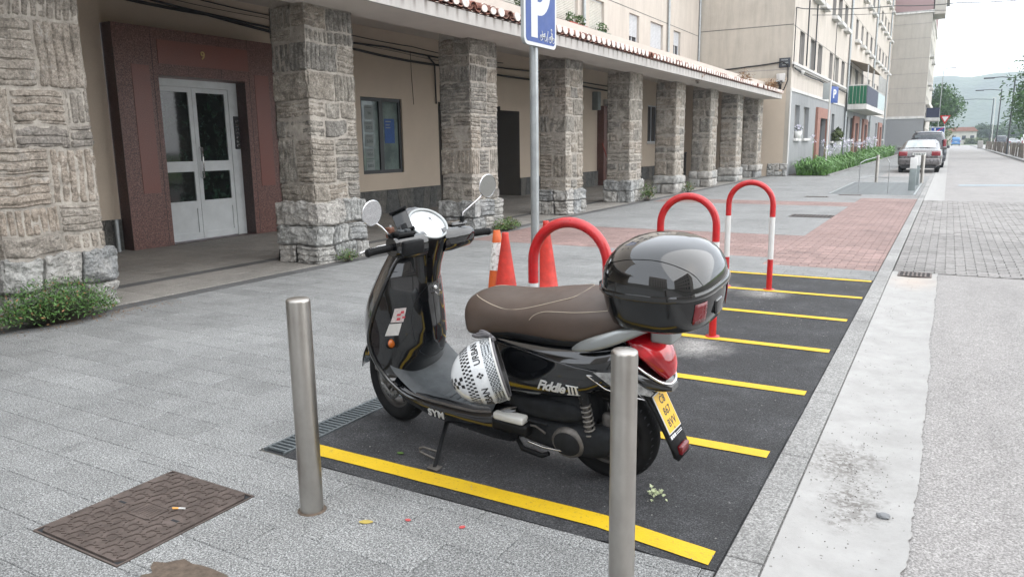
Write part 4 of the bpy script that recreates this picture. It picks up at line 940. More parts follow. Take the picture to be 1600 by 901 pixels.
for (a, b_, c, d) in up:
    wn = MB(); x = FX-.18; wn.box(x, x+.03, a, a+.08, c, d, 'concrete'); wn.box(x, x+.03, b_-.08, b_, c, d, 'concrete'); wn.box(x, x+.03, a+.08, b_-.08, d-.08, d, 'concrete'); wn = wn.build('window', b2_)
    MB().add([(x+.01, a, c), (x+.01, b_, c), (x+.01, b_, d), (x+.01, a, d)], [(0, 1, 2, 3)], rg.choice(('curtain_grey', 'window_dark', 'shutter_cream', 'shutter_cream'))).build('pane', wn)
    if c > 7: MB().bbox(FX-.01, FX+.28, a-.12, b_+.12, c-.2, c-.005, .01, 'white_trim').build('sill_box', wn)
def door2(y0, y1, zt, ptop):
    p_ = MB(); p_.box(FX+.002, FX+.12, y0-.9, y0, 0, ptop, 'reddish'); p_.box(FX+.002, FX+.12, y1, y1+.7, 0, ptop, 'reddish'); p_.box(FX+.002, FX+.12, y0, y1, zt, ptop, 'reddish'); d_ = p_.build('entrance_surround', b2_)
    MB().box(FX-.2, FX-.17, y0, y1, 0, zt, 'dark_glass').build('door', d_); return d_
door2(41.2, 43.9, 2.55, 3.05); door2(57.6, 59.4, 2.6, 3.05); door2(64, 66, 2.6, 3.0); door2(78.5, 80.5, 2.6, 3)
for yy in (51.95, 68.9, 84): MB().tube([(FX+.08, yy, 0), (FX+.08, yy, TOP-.2)], .07, 'galvanised', 8).build('downpipe', b2_)
for yy in (36.6, 38.9): MB().tube([(FX+.03, yy, 4.7), (FX+.03, yy, TOP-.2)], .03, 'lamp_grey', 6).build('conduit', b2_)
MB().tube([(FX+.05, 45.6, 3.4), (FX+.05, 45.6, 8)], .02, 'lamp_grey', 6).build('conduit', b2_)
# balcony of three colours with awning
bl = empty('balcony', (0, 0, 0)); bl.parent = b2_; tag(bl, 'projecting balcony with green, dark blue and pale panels under a slatted awning')
BX, BY0, BY1 = -4.62, 52.0, 66.5
MB().box(FX, BX, BY0, BY1, 3.32, 3.62, 'white_trim').build('floor_slab', bl)
k = 0; x = FX+.02
while x < BX-.05: MB().box(x, x+.17, BY0+.02, BY0+.05, 3.64, 4.72, 'balcony_green').build('green_slat', bl); x += .195; k += 1
y = BY0+.1
while y < BY1-.2:
    m = 'balcony_blue' if y < 60 else 'balcony_pale'
    MB().box(BX-.05, BX-.02, y, y+.42, 3.64, 4.72, m).build('blue_slat' if y < 60 else 'pale_slat', bl); y += .45
MB().tube([(FX, BY0+.03, 4.76), (BX-.03, BY0+.03, 4.76), (BX-.03, BY1, 4.76)], .03, 'white_trim', 6).build('hand_rail', bl)
for (x, y) in ((BX-.05, BY0+.05), (BX-.05, 56), (BX-.05, 60.5), (BX-.05, 66)): MB().box(x-.03, x+.03, y-.05, y+.05, 4.76, 6.0, 'white_trim').build('awning_post', bl)
for i in range(7):
    y = BY0+i*1.35; MB().add([(FX, y, 6.35), (FX, y+1.25, 6.35), (BX, y+1.25, 5.95), (BX, y, 5.95), (FX, y, 6.32), (FX, y+1.25, 6.32), (BX, y+1.25, 5.92), (BX, y, 5.92)], [(0, 1, 2, 3), (7, 6, 5, 4), (0, 3, 7, 4), (3, 2, 6, 7)], 'tan_awning').build('awning_slat', bl)
MB().box(BX-.03, BX-.01, 60.5, 66.2, 4.8, 5.9, 'car_glass_pale').build('glazing', bl)
for i in range(7): MB().box(BX-.008, BX+.01, 60.5+i*.93, 60.6+i*.93, 4.8, 5.9, 'white_trim').build('glazing_bar', bl)
# things on that facade
s_ = empty('street_name_sign', (-6.12, GY-.03, 4.58), label='small dark street name plate on the blank gable wall near its corner', cat='sign'); MB().bbox(-.22, .22, -.015, .015, -.19, .19, .005, 'street_sign_dark').build('plate', s_)
for q, (w_, zz) in enumerate(((.26, .11), (.3, .0), (.2, -.09))):
    mb = MB()
    for i in range(6): mb.box(-w_/2+i*w_/6, -w_/2+i*w_/6+w_/9, -.018, -.016, zz-.02, zz+.02, 'sign_grey')
    mb.build('lettering', s_)
s_ = empty('junction_box', (-6.24, GY-.06, 3.98), label='white square junction box on the gable wall above the tiled eave end', cat='junction box'); MB().bbox(-.17, .17, -.06, .06, -.17, .17, .02, 'white_trim').build('box', s_)
s_ = empty('camera_dome', (FX+.14, 34.9, 4.3), label='small round white surveillance camera under the corner ledge', cat='camera'); MB().lathe([(0, -.12), (.08, -.09), (.11, 0), (.1, .05), (0, .08)], 'white_trim', seg=14).build('dome', s_); MB().box(-.13, 0, -.03, .03, .02, .06, 'white_trim').build('bracket', s_)
mb = MB(); rg = random.Random(9)
for i in range(7):
    P = [Vector((-6.35+.05*i, GY-.08, 3.9))]
    a0 = rg.uniform(0, 3)
    for q in range(9): P.append(Vector((-6.45+.17*math.cos(a0+q*.8)+.02*i, GY-.1-.02*i, 3.62+.2*math.sin(a0+q*.8))))
    mb.tube(P, .012, 'black_cable', 5)
tag(mb.build('cable_tangle'), 'tangled knot of black cables at the end of the tiled eave', 'cable', 'cables strung along the arcade and facades')
cable([(-9.5, GY-.05, 4.42), (-7.6, GY-.05, 4.5), (-6.2, GY-.05, 4.62), (-5.95, GY-.05, 4.45)], .03, 'thick black cable running across the gable to the corner')
cable([(-5.98, GY-.05, 4.5), (-5.96, GY-.05, 3.9), (-6.1, GY-.06, 3.5), (-6.5, GY-.06, 3.42), (-7.5, GY-.06, 3.12)], .022, 'cable dropping from the gable corner and curving back under the eave')
cable([(FX+.07, GY-.03, 4.4), (FX+.07, GY-.03, 6.7), (FX+.25, 34.5, 6.8), (-2.63, 40, 7.42), (-.12, 44, 7.9), (3.37, 50, 8.65), (9, 59, 10)], .02, 'overhead wire leaving the gable corner across the street towards the right')
cable([(FX+.1, 37, 6.9), (-1.49, 45, 7.8), (3.74, 55, 8.98), (9, 64, 10.2)], .012, 'thinner overhead wire crossing the street against the sky')
cable([(FX+.1, GY+.2, 4.35), (FX+.12, 40, 4.3), (FX+.12, 46, 4.38), (FX+.12, 51.5, 4.3), (FX+.12, 51.8, 3.2)], .035, 'dark cable run under the long white ledge of the street facade')
# ------------------------------------------------------------------ planted bed, white flowers
bd = empty('flower_bed', (0, 0, 0), label='bed of long strap leaves along the grey ground floor wall', cat='plants', kind='stuff'); mb = MB(); rg = random.Random(21)
for i in range(4200):
    y = 33.7+(rg.random()**1.7)*44; x = rg.uniform(-5.5, -4.35); 
    if 41.3 < y < 43.6 and rg.random() < .8: continue
    a = rg.random()*6.28; L = rg.uniform(.3, 1.0)*(.65+.6*abs(pn(x*1.7, y*.8, 2)))*(1+.01*(y-33)); w_ = .02*(1+.03*(y-33)); b0 = Vector((x, y, .02)); d = Vector((math.cos(a), math.sin(a), 0)); sdv = Vector((-d.y, d.x, 0))*w_
    m1 = b0+d*L*.35+Vector((0, 0, L*.75)); m2 = b0+d*L*.9+Vector((0, 0, L*.55))
    mb.add([b0-sdv, b0+sdv, m1-sdv, m1+sdv, m2], [(0, 1, 3, 2), (2, 3, 4)], 'strap_leaf')
mb.build('strap_leaves', bd, kind='stuff')
o1 = 'first second third fourth fifth sixth seventh eighth ninth tenth eleventh twelfth thirteenth fourteenth fifteenth sixteenth seventeenth eighteenth nineteenth'.split(); OR2 = o1+['twentieth']+['twenty '+q for q in o1[:9]]
for i in range(26):
    y = 34.2+i*1.25+rg.uniform(-.4, .4); x = rg.uniform(-5.3, -4.5); h_ = rg.uniform(.95, 1.5); big = 1+.012*(y-33)
    fl = MB(); fl.tube([(0, 0, 0), (rg.uniform(-.08, .08), rg.uniform(-.2, .2), h_)], .012*big, 'strap_leaf', 4, cap=False)
    top = Vector(fl.v[-1])
    for q in range(26):
        d = Vector((rg.gauss(0, 1), rg.gauss(0, 1), rg.gauss(.2, .8))).normalized()*.19*big; a = d.cross(Vector((0, 0, 1))).normalized()*.022*big
        fl.add([top+d*.35, top+d+a, top+d*1.15, top+d-a], [(0, 1, 2, 3)], 'flower_white')
    o = fl.build('tall_flower'); o.location = (x, y, 0); tag(o, 'pale ball shaped blossom on tall stem, '+OR2[i]+' from the near end of the bed', 'flower', 'tall pale blossoms standing in the flower bed')
p_ = empty('flower_pot', (FX+.06, 35.2, 1.56), label='white pot with white flowers on the first sill of the grey wall', cat='flower pot'); MB().lathe([(0, 0), (.13, 0), (.17, .3), (0, .3)], 'pot_white', seg=12).build('pot', p_); mb = MB(); leaf_cloud(mb, (0, 0, .42), (.2, .22, .16), 160, .045, 'flower_white', rg); leaf_cloud(mb, (0, 0, .38), (.18, .2, .12), 80, .05, 'leaf_green', rg); mb.build('blossom', p_)
p_ = empty('potted_plant', (FX+.25, 47.2, 1.4), label='yellow green potted plant hanging beside the parking sign of the far facade', cat='plant'); mb = MB(); leaf_cloud(mb, (0, 0, .3), (.3, .7, .42), 320, .1, 'hedge_green', rg); mb.build('foliage', p_); MB().box(-.18, .18, -.3, .3, -.2, 0, 'pot_white').build('box', p_)
sp_ = empty('small_parking_sign', (-4.7, 36.2, 0), label='slim white pole with small blue parking sign by the flower bed', cat='sign')
MB().tube([(0, 0, 0), (0, 0, 4.0)], .04, 'white_trim', 8).build('pole', sp_)
q_ = MB().bbox(-.02, .02, .05, .65, 3.05, 3.75, .012, 'sign_blue'); add_text(q_, 'P', .5, 'sign_white', basis((.024, .33, 3.42), (0, 1, 0), (0, 0, 1)), offset=.015); q_.xf(Matrix.Rotation(R(-22), 4, 'Z')); q_.build('sign_plate', sp_)
MB().bbox(-.3, -.02, -.02, .02, 3.2, 3.9, .01, 'sign_grey').build('side_plate', sp_)
# ------------------------------------------------------------------ third building
b3_ = empty('far_apartment_block', (0, 0, 0), label='farthest tall apartment block with banded grey beige gable and pinkish top storey', cat='building')
GY3, X3 = 88, -2.45
mb = MB(); wallgrid(mb, GY3, 1, -16, X3, 3.75, 13.7, [], 'gable_plaster_far'); mb.build('gable_wall', b3_)
MB().box(-16, X3, GY3-.03, GY3+3, 0, 3.5, 'grey_paint_far').build('ground_floor_wall', b3_)
MB().box(-16, X3+.05, GY3-.12, GY3-.0, 3.52, 3.75, 'white_trim').build('string_course', b3_)
for z in (5.0, 6.5, 7.9, 9.4, 11.3, 12.7): MB().box(-16, X3+.01, GY3-.012, GY3-.001, z, z+.05, 'concrete').build('band_joint', b3_)
MB().box(-16, X3, GY3, 112, 13.95, 17.5, 'pink_plaster').build('top_storey', b3_); MB().box(-16, X3+.1, GY3-.1, 112.2, 13.7, 13.94, 'white_trim').build('cornice', b3_)
MB().box(-16, X3+1.1, GY3-.2, 112.4, 17.6, 18.2, 'concrete').build('roof_slab', b3_)
MB().box(X3+.1, X3+1.05, GY3, GY3+4, 13.5, 17.5, 'gable_plaster_far').build('roof_corner_box', b3_)
hs = [(a, a+1.3, z, z+1.4) for a in (89.5, 92, 94.5, 98, 101, 104, 107.5) for z in (1.2, 4.4, 7.2, 10.0)]+[(a, a+1.3, 12.3, 13.4) for a in (90, 95, 101)]
mb = MB(); wallgrid(mb, X3, 0, GY3, 112, 0, 13.7, hs, 'cream_plaster_far', .2, rev='concrete'); mb.build('street_wall', b3_)
for h_ in hs: MB().add([(X3-.15, h_[0], h_[2]), (X3-.15, h_[1], h_[2]), (X3-.15, h_[1], h_[3]), (X3-.15, h_[0], h_[3])], [(0, 1, 2, 3)], 'window_dark').build('pane', b3_)
for z in (4.3, 7.1, 9.9): 
    for a in (90.5, 98.5): MB().box(X3, X3+.35, a, a+3, z-.2, z, 'white_trim').build('sill_box', b3_)
q_ = MB().box(X3, X3+1.3, 90, 95, 3.3, 3.6, 'white_trim').build('balcony_slab', b3_); MB().box(X3+.1, X3+1.28, 90.0, 90.06, 3.62, 4.6, 'balcony_blue').build('rail_panel', q_); MB().box(X3+1.22, X3+1.28, 90.1, 95, 3.62, 4.6, 'lamp_grey').build('rail_panel', q_)
MB().box(X3, X3+.3, 89, 110, 4.9, 5.3, 'shutter_cream').build('awning_box', b3_)
# ------------------------------------------------------------------ trees, hedge, hill
def tree(x, y, trunk_h, cz, radii, n, size, m, label, group='trees beyond the end of the street', seed=1, clumps=16, name='tree', droop=0, lean=0):
    rg = random.Random(seed); t = empty(name, (x, y, 0), label=label, cat='tree', group=group)
    tr = MB(); tr.tube([(0, 0, -.1), (lean*.3, 0, trunk_h*.6), (lean, .2, trunk_h*1.25)], [radii[0]*.10, radii[0]*.07, radii[0]*.04], 'bark', 8)
    cr_ = MB()
    for i in range(clumps):
        d = Vector((rg.gauss(0, 1), rg.gauss(0, 1), rg.gauss(0, 1))).normalized(); r = .35+.45*rg.random()
        c = Vector((d.x*radii[0]*r, d.y*radii[1]*r, cz+d.z*radii[2]*r)); rr = [q*rg.uniform(.32, .5) for q in radii]
        leaf_cloud(cr_, c, rr, n//clumps, size, m, rg, hollow=.3)
        if i % 2 == 0: tr.tube([(lean*.8, 0, trunk_h*.8), tuple(c*.5+Vector((0, 0, cz*.35))), tuple(c)], [radii[0]*.035, radii[0]*.02, radii[0]*.008], 'bark', 5, cap=False)
    for i in range(int(n*.1)):
        d = Vector((rg.gauss(0, 1), rg.gauss(0, 1), rg.gauss(0, 1))).normalized()*rg.uniform(.75, 1.1)
        leaf_cloud(cr_, (d.x*radii[0], d.y*radii[1], cz+d.z*radii[2]), (.2, .2, .2), 1, size*1.1, m, rg, hollow=0)
    tr.build('trunk', t); cr_.build('crown', t); return t
tree(-1.2, 118, 2.4, 5.2, (2.6, 2.6, 3.3), 5200, .17, 'tree_leaf', 'bright green tree at the corner of the farthest building', seed=2, clumps=22)
tree(5.5, 66, 2.6, 4.6, (2.5, 3.2, 3.3), 6800, .12, 'tree_leaf', 'drooping leafy tree at the right edge over the wooden posts', seed=3, clumps=26)
tree(9.4, 84, 2.6, 6.0, (3.2, 3.2, 3.6), 5200, .12, 'tree_leaf', 'taller leafy tree behind the drooping one at the right edge', seed=13, clumps=22)
tree(7.4, 92, 2.4, 3.6, (2.8, 4, 2.4), 3600, .14, 'tree_leaf', 'dark green tree behind the lamp posts on the right', seed=4)
for i, (x, y, r, h_, l) in enumerate(((1.5, 262, 7, 3.2, 'low rounded tree left of the far hedge behind the blue van'), (9, 255, 6.5, 4.6, 'round tree above the hedge, left of the lamp posts'), (15.5, 262, 8, 5, 'broad tree behind the lamp posts in the far distance'), (24, 258, 8, 5.5, 'far tree behind the parked cars on the right'), (33, 262, 9, 6, 'farthest right tree on the skyline'))):
    tree(x, y, 3, h_*.62, (r*.8, r*.8, h_*.62), 2200, .42, 'tree_leaf_far', l, seed=30+i, clumps=14)
tree(-1.15, 128, 1.2, 1.7, (1.4, 1.8, 1.5), 1500, .13, 'hedge_green', 'yellow green bush by the traffic signs at the street corner', seed=50, name='bush')
mb = MB(); rg = random.Random(8)
mb.box(3.6, 60, 232, 234, -.05, 1.2, 'hedge_green')
for i in range(5200):
    x = rg.uniform(3.4, 60); mb_z = rg.uniform(0, 1.5)
    leaf_cloud(mb, (x, rg.uniform(231.5, 234.2) if mb_z > 1.2 else 231.7, mb_z), (.3, .3, .2), 1, .3, 'hedge_green', rg)
tag(mb.build('hedge'), 'long clipped yellow green hedge across the end of the street', 'hedge')
mb = MB(); n = 90; vs = []
for j in range(14):
    for i in range(n+1):
        x = -260+i*7.2; t = j/13; rise = (1-(1-t)**1.6)
        prof = 50*math.exp(-((x-14)/85)**4)+20*math.exp(-((x+60)/90)**2)+30*math.exp(-((x-110)/70)**2)
        vs.append((x, 760+t*140, -2+prof*rise+1.6*pn(x*.05, t*4, 1)*rise+.9*pn(x*.35, t*9, 2)*rise))
k = n+1; mb.add(vs, [(j*k+i, j*k+i+1, (j+1)*k+i+1, (j+1)*k+i) for j in range(13) for i in range(n)], 'hill_forest', True); mb.build('hill', kind='structure')
mb = MB(); rg = random.Random(77)
for i in range(1500):
    x = rg.uniform(-60, 110); prof = 50*math.exp(-((x-14)/85)**4)+20*math.exp(-((x+60)/90)**2)+30*math.exp(-((x-110)/70)**2); t = rg.random(); rise = (1-(1-t)**1.6); q = Vector((x, 760+t*140, -2+prof*rise)); s_ = rg.uniform(1, 2)
    mb.add([q+Vector((-s_, 0, 0)), q+Vector((s_, 0, 0)), q+Vector((s_*.6, 0, s_*1.2)), q+Vector((-s_*.6, 0, s_*1.3))], [(0, 1, 2, 3)], 'hill_forest')

hb = empty('low_house', (2.4, 240, 0), label='low pale house with red brown roof behind the blue van', cat='house'); MB().box(-3.6, 3.6, -3, 3, 0, 3.4, 'cream_plaster_far').build('wall', hb); MB().prism([(-4, 0), (4, 0), (2.8, 1.1), (-2.8, 1.1)], 7, 'roof_clay', basis((0, 3.5, 3.4), (1, 0, 0), (0, 0, 1))).build('roof', hb)
for x in (-2, 0.3, 2.2): MB().box(x, x+.9, -3.05, -3.01, 1.2, 2.3, 'window_dark').build('window', hb)
# ------------------------------------------------------------------ cars
def car(kind, paint, loc, rz, label, glassm='car_glass', group='parked cars'):
    """x = length (front +), y = width; rear at x=0"""
    c = empty('parked_car', loc, rz, label=label, cat='car' if kind != 'van' else 'van', group=group)
    if kind == 'sedan': st = [(0, .38, .72, .72, .72, .60), (.06, .26, .92, .95, .82, .62), (.5, .22, .96, 1.0, .86, .66), (.75, .22, .96, 1.03, .87, .66), (1.35, .2, .95, 1.40, .88, .60), (2.3, .2, .93, 1.43, .88, .62), (3.0, .2, .92, 1.20, .87, .64), (3.35, .2, .90, .97, .86, .7), (4.1, .22, .78, .86, .82, .66), (4.4, .36, .62, .66, .68, .5)]
    elif kind == 'mpv': st = [(0, .4, .9, .92, .78, .66), (.06, .26, 1.02, 1.5, .86, .66), (.3, .22, 1.04, 1.78, .89, .66), (1.2, .2, 1.04, 1.84, .9, .69), (2.6, .2, 1.0, 1.80, .9, .68), (3.3, .2, .98, 1.3, .89, .7), (3.7, .2, .95, 1.05, .88, .75), (4.3, .24, .8, .88, .84, .7), (4.5, .36, .66, .7, .7, .55)]
    else: st = [(0, .4, .9, 1.3, .76, .7), (.05, .26, 1.0, 1.72, .84, .70), (.25, .22, 1.02, 1.84, .86, .72), (2.4, .2, 1.0, 1.84, .86, .72), (2.9, .2, 1.0, 1.5, .86, .7), (3.3, .2, .95, 1.08, .84, .7), (3.9, .24, .8, .9, .8, .66), (4.1, .36, .66, .7, .66, .5)]
    def ring(x, zb, zm, zt, wb, wt):
        h_ = [(0, zb), (wb*.8, zb), (wb*.97, zb+.12), (wb, zb*.3+zm*.7), (wb*.965, zm), (wt+(wb*.965-wt)*.25, zm+(zt-zm)*.75), (wt*.9, zt-.015), (wt*.5, zt), (0, zt+.01)]
        return [(x, y, z) for y, z in h_]+[(x, -y, z) for y, z in h_[-2:0:-1]]
    bd_ = MB().loft([ring(*s_) for s_ in st], paint); bd_.build('body', c, fixn=True)
    def it(x, a):
        for i in range(len(st)-1):
            if st[i][0] <= x <= st[i+1][0]: t = (x-st[i][0])/(st[i+1][0]-st[i][0]); return st[i][a]*(1-t)+st[i+1][a]*t
    # rear window
    def patch(name, xs, f0, f1, side, m):
        mbp = MB(); vs = []
        for x in xs:
            for f_ in (f0, f1):
                zm, zt, wb, wt = it(x, 2), it(x, 3), it(x, 4), it(x, 5); 
                y = (wb*.965+(wt*.92-wb*.965)*f_)+.006; z = zm+(zt-zm)*f_*.97; vs.append((x, side*y, z+.01))
        mbp.add(vs, [(2*i, 2*i+1, 2*i+3, 2*i+2) for i in range(len(xs)-1)], m); mbp.build(name, c)
    xr0, xr1 = {'sedan': (.82, 1.30), 'mpv': (.055, .26), 'van': (.05, .2)}[kind]
    mbp = MB(); N = 5; vs = []
    for x in (xr0, xr1):
        for k in range(N+1):
            zt = it(x, 3); wt = it(x, 5); y = (-1+2*k/N)*wt*(.93 if x == xr0 else .86); vs.append((x-.025, y, zt+.014-.01*abs(-1+2*k/N)**3))
    if kind != 'sedan': vs = [(v[0]-.0+ (0 if v[2] < 1.6 else 0), v[1], v[2]) for v in vs]
    mbp.add(vs, [(k, k+1, N+1+k+1, N+1+k) for k in range(N)], glassm)
    if kind == 'sedan': mbp.build('rear_window', c)
    else:
        z0, z1 = (1.12, 1.66) if kind == 'mpv' else (1.12, 1.62)
        q_ = MB(); q_.add([(.012, -.64, z0), (.012, .64, z0), (.11, .58, z1), (.11, -.58, z1)], [(0, 1, 2, 3)], glassm) if kind == 'mpv' else q_.add([(-.004, -.62, z0), (-.004, -.06, z0), (.045, -.06, z1), (.045, -.6, z1), (-.004, .06, z0), (-.004, .62, z0), (.045, .6, z1), (.045, .06, z1)], [(0, 1, 2, 3), (4, 5, 6, 7)], glassm)
        q_.build('rear_window', c)
    for s_ in (1, -1):
        L = {'sedan': 3.05, 'mpv': 3.35, 'van': 2.9}[kind]; xa = 1.1 if kind == 'sedan' else .45
        patch('side_window', [xa+.1, xa+.9], .12, .85, s_, glassm); patch('side_window', [xa+1.0, L-.35], .12, .85, s_, glassm)
        lx = .02; z0, z1 = (.72, .92) if kind == 'sedan' else ((.92, 1.42) if kind == 'mpv' else (.75, 1.15))
        ya, yb = (.46, .80) if kind == 'sedan' else (.70, .84)
        MB().bbox(-.012 if kind == 'sedan' else -.02, .16, *sorted((s_*ya, s_*yb)), z0, z1, .03, 'car_lamp').build('tail_light', c)
        for wx in (.75, L+.35 if kind != 'van' else 3.3):
            wh = MB(); Mw = basis((wx, s_*.70, .31), (1, 0, 0), (0, 0, 1)); wh.lathe([(.0, -.1), (.22, -.1), (.31, -.08), (.315, 0), (.31, .08), (.22, .1), (0, .1)], 'rubber', Mw, 24); w_ = wh.build('wheel', c)
            MB().lathe([(0, .0), (.19, .0), (.2, .012), (0, .02)], 'rim_grey', basis((wx, s_*.80, .31), (1, 0, 0), (0, 0, 1) if s_ > 0 else (0, 0, -1)), 16).build('rim', w_)
        MB().bbox(L-.5, L-.32, s_*.92-.08, s_*.92+.08, .95, 1.1, .03, paint).build('wing_mirror', c)
    MB().bbox(-.08, .3, -.80, .80, .34, .62, .05, paint).build('rear_bumper', c)
    MB().box(-.02, .4, -.66, .66, .2, .335, 'car_trim').build('lower_valance', c)
    pz = .80 if kind == 'sedan' else .82
    pl_ = MB().bbox(-.035, .02, -.26, .26, pz-.055, pz+.055, .006, 'plate_white'); 
    for i in range(7): pl_.box(-.038, -.036, -.2+i*.06, -.165+i*.06, pz-.03, pz+.03, 'print_ink')
    pl_.build('number_plate', c)
    if kind == 'sedan':
        MB().box(-.03, .0, -.3, .3, .885, .9, 'chrome').build('boot_trim', c); MB().tube([(-.06, .42, .3), (.2, .42, .3)], .04, 'car_trim', 10).build('exhaust', c); MB().tube([(1.3, 0, 1.42), (1.2, 0, 1.6)], .006, 'car_trim', 5).build('aerial', c)
        MB().tube([(.8, -.35, 1.06), (.83, .05, 1.085)], .008, 'car_trim', 4).build('wiper', c)
    if kind == 'mpv':
        for s_ in (1, -1): MB().tube([(.4, s_*.62, 1.84), (2.5, s_*.62, 1.87)], .02, 'car_trim', 6).build('roof_rail', c)
        MB().bbox(-.02, .14, -.6, .6, 1.72, 1.76, .01, 'car_dark').build('spoiler', c)
    return c
HX = R(90)
car('sedan', 'car_silver', (-1.10, 37.45, 0), HX, 'silver four door saloon seen from behind, parked beyond the grey box posts', 'car_glass_pale')
car('mpv', 'car_dark', (-.98, 44.0, 0), HX, 'dark grey people carrier parked in front of the silver saloon')
car('van', 'car_blue', (1.15, 192, 0), HX, 'small blue van far off at the end of the street')
car('mpv', 'car_dark', (6.9, 140, 0), HX, 'dark car behind the posts on the far right, between the lamp posts')
car('sedan', 'car_grey', (9.2, 150, 0), HX, 'grey car to the right of the dark one behind the posts')
car('mpv', 'car_white', (8.2, 92, 0), HX, 'white car nearest the right edge behind the posts', 'car_glass')
car('van', 'car_white', (7.9, 104, 0), HX, 'white vehicle farther left behind the posts on the right')
# ------------------------------------------------------------------ posts, lamps, signs
o1 = 'first second third fourth fifth sixth seventh eighth ninth tenth eleventh twelfth thirteenth fourteenth fifteenth sixteenth seventeenth eighteenth nineteenth'.split()
ORD = o1+['twentieth']+['twenty '+q for q in o1[:9]]+['thirtieth']+['thirty '+q for q in o1[:9]]+['fortieth']+['forty '+q for q in o1[:9]]
y = 52.0; i = 0
pm2 = MB().tube([(0, 0, -.05), (0, 0, .98)], .065, 'post_wood', 8); pm2.lathe([(.065, .98), (.04, 1.02), (0, 1.03)], 'post_wood', seg=8); pmesh = pm2.mesh('post')
while y < 128:
    lbl = 'weathered wooden roadside post, '+ORD[i]+' from the near end of the row'
    o = inst(pmesh, 'wooden_post', None, (4.4+.06*math.sin(i*5), y, .06)); o.rotation_euler = (R(2*math.sin(i*3)), R(3*math.sin(i*7)), 0); tag(o, lbl, 'post', 'wooden posts along the road'); y += 1.55+.012*(y-52); i += 1
mb = MB()
o = MB().bbox(-.35, .35, -.35, .35, 0, 1.15, .08, 'concrete').build('concrete_bollard'); o.location = (3.9, 131, 0); tag(o, 'stout pale bollard alone at the far end of the right kerb', 'bollard')
for (x, y, h_, arm, l) in ((4.26, 77, 6.5, 1.7, 'nearest dark street lamp on the right, its arm reaching over the road'), (4.4, 99.5, 6.7, 1.9, 'middle of the three dark street lamps on the right'), (4.95, 131, 7.1, 4.2, 'farthest dark street lamp, with a long arm and cable to the left')):
    t = empty('street_lamp', (x, y, 0), label=l, cat='street lamp', group='dark street lamps on the right'); MB().tube([(0, 0, 0), (.05, 0, h_)], [.075, .05], 'lamp_grey', 8).build('pole', t)
    MB().tube([(0, 0, h_-.15), (-arm*.5, 0, h_-.02), (-arm, 0, h_-.05)], .035, 'lamp_grey', 6).build('arm', t); MB().bbox(-arm-.5, -arm+.3, -.12, .12, h_-.12, h_-.02, .03, 'lamp_grey').build('lamp_head', t)
for (x, y, h_, l) in ((6.6, 165, 8.6, 'thin pale mast between the dark lamps, left one'), (7.3, 165, 8.9, 'thin pale mast between the dark lamps, right one')):
    t = empty('mast', (x, y, 0), label=l, cat='mast', group='thin pale masts'); MB().tube([(0, 0, 0), (0, 0, h_)], .07, 'white_trim', 6).build('pole', t); MB().bbox(-.5, .1, -.1, .1, h_, h_+.1, .02, 'white_trim').build('lamp_head', t)
t = empty('street_lamp', (-1.5, 112, 0), label='tall slim lamp with pale arm rising above the far green tree', cat='street lamp'); MB().tube([(0, 0, 0), (.1, 0, 9.9), (.3, 0, 10.1), (1.0, 0, 10.15)], .05, 'sign_grey', 6).build('pole', t); MB().bbox(.7, 1.5, -.12, .12, 10.1, 10.22, .03, 'sign_grey').build('lamp_head', t)
t = empty('yield_sign', (-.42, 62, 0), label='white and red give way triangle above the parked dark car', cat='sign'); MB().tube([(0, 0, 0), (0, 0, 3.1)], .035, 'galvanised', 8).build('pole', t)
MB().prism([(-.33, .3), (.33, .3), (0, -.3)], .02, 'red_paint', basis((0, -.05, 2.75), (1, 0, 0), (0, 0, 1))).build('triangle', t); MB().prism([(-.2, .22), (.2, .22), (0, -.14)], .01, 'sign_white', basis((0, -.072, 2.75), (1, 0, 0), (0, 0, 1))).build('triangle_face', t)
t = empty('direction_sign', (-.75, 58, 0), label='blue and red traffic panel behind the dark parked car', cat='sign'); MB().tube([(0, 0, 0), (0, 0, 2.4)], .035, 'galvanised', 8).build('pole', t)
q_ = MB().bbox(-.42, .42, -.03, .0, 1.72, 2.22, .01, 'sign_white'); q_.box(-.38, .38, -.036, -.031, 1.76, 2.18, 'sign_blue'); 
q_.add([(-.36, -.042, 1.78), (-.25, -.042, 1.78), (.36, -.042, 2.16), (.25, -.042, 2.16)], [(0, 1, 2, 3)], 'red_paint'); q_.box(-.2, -.12, -.041, -.037, 1.98, 2.14, 'sign_white'); q_.box(0, .08, -.041, -.037, 1.8, 1.92, 'sign_white'); q_.box(.15, .28, -.041, -.037, 1.85, 1.9, 'red_paint'); q_.build('sign_plate', t)
# buildings across the street, behind the camera (seen as reflections)
for (x0, x1, y0, y1, h_, l, nm) in ((15, 27, -26, -2, 13, 'pale apartment block across the street, visible only mirrored in the black top case and mirrors', 'mirrored_block'), (-14, 6, -40, -30, 15, 'apartment block behind the viewpoint, visible only mirrored in the glossy scooter panels', 'mirrored_block')):
    bb = empty(nm, (0, 0, 0), label=l, cat='building'); m_ = MB().box(x0, x1, y0, y1, 0, h_, 'cream_plaster'); m_.build('wall', bb); MB().box(x0-.3, x1+.3, y0-.3, y1+.3, h_, h_+.4, 'roof_clay').build('roof', bb)
    wm_ = MB().box(-.04, .04, -.6, .6, -.7, .7, 'window_dark').mesh('window'); 
    for q in range(int((y1-y0)//2.6) if x1-x0 < 15 else 7):
        for fl in range(4):
            if x1-x0 < 15: inst(wm_, 'window', bb, (x0, y0+1.5+q*2.6, 1.7+fl*3))
            else: inst(wm_, 'window', bb, (x0+1.5+q*2.6, y1, 1.7+fl*3), rz=R(90))
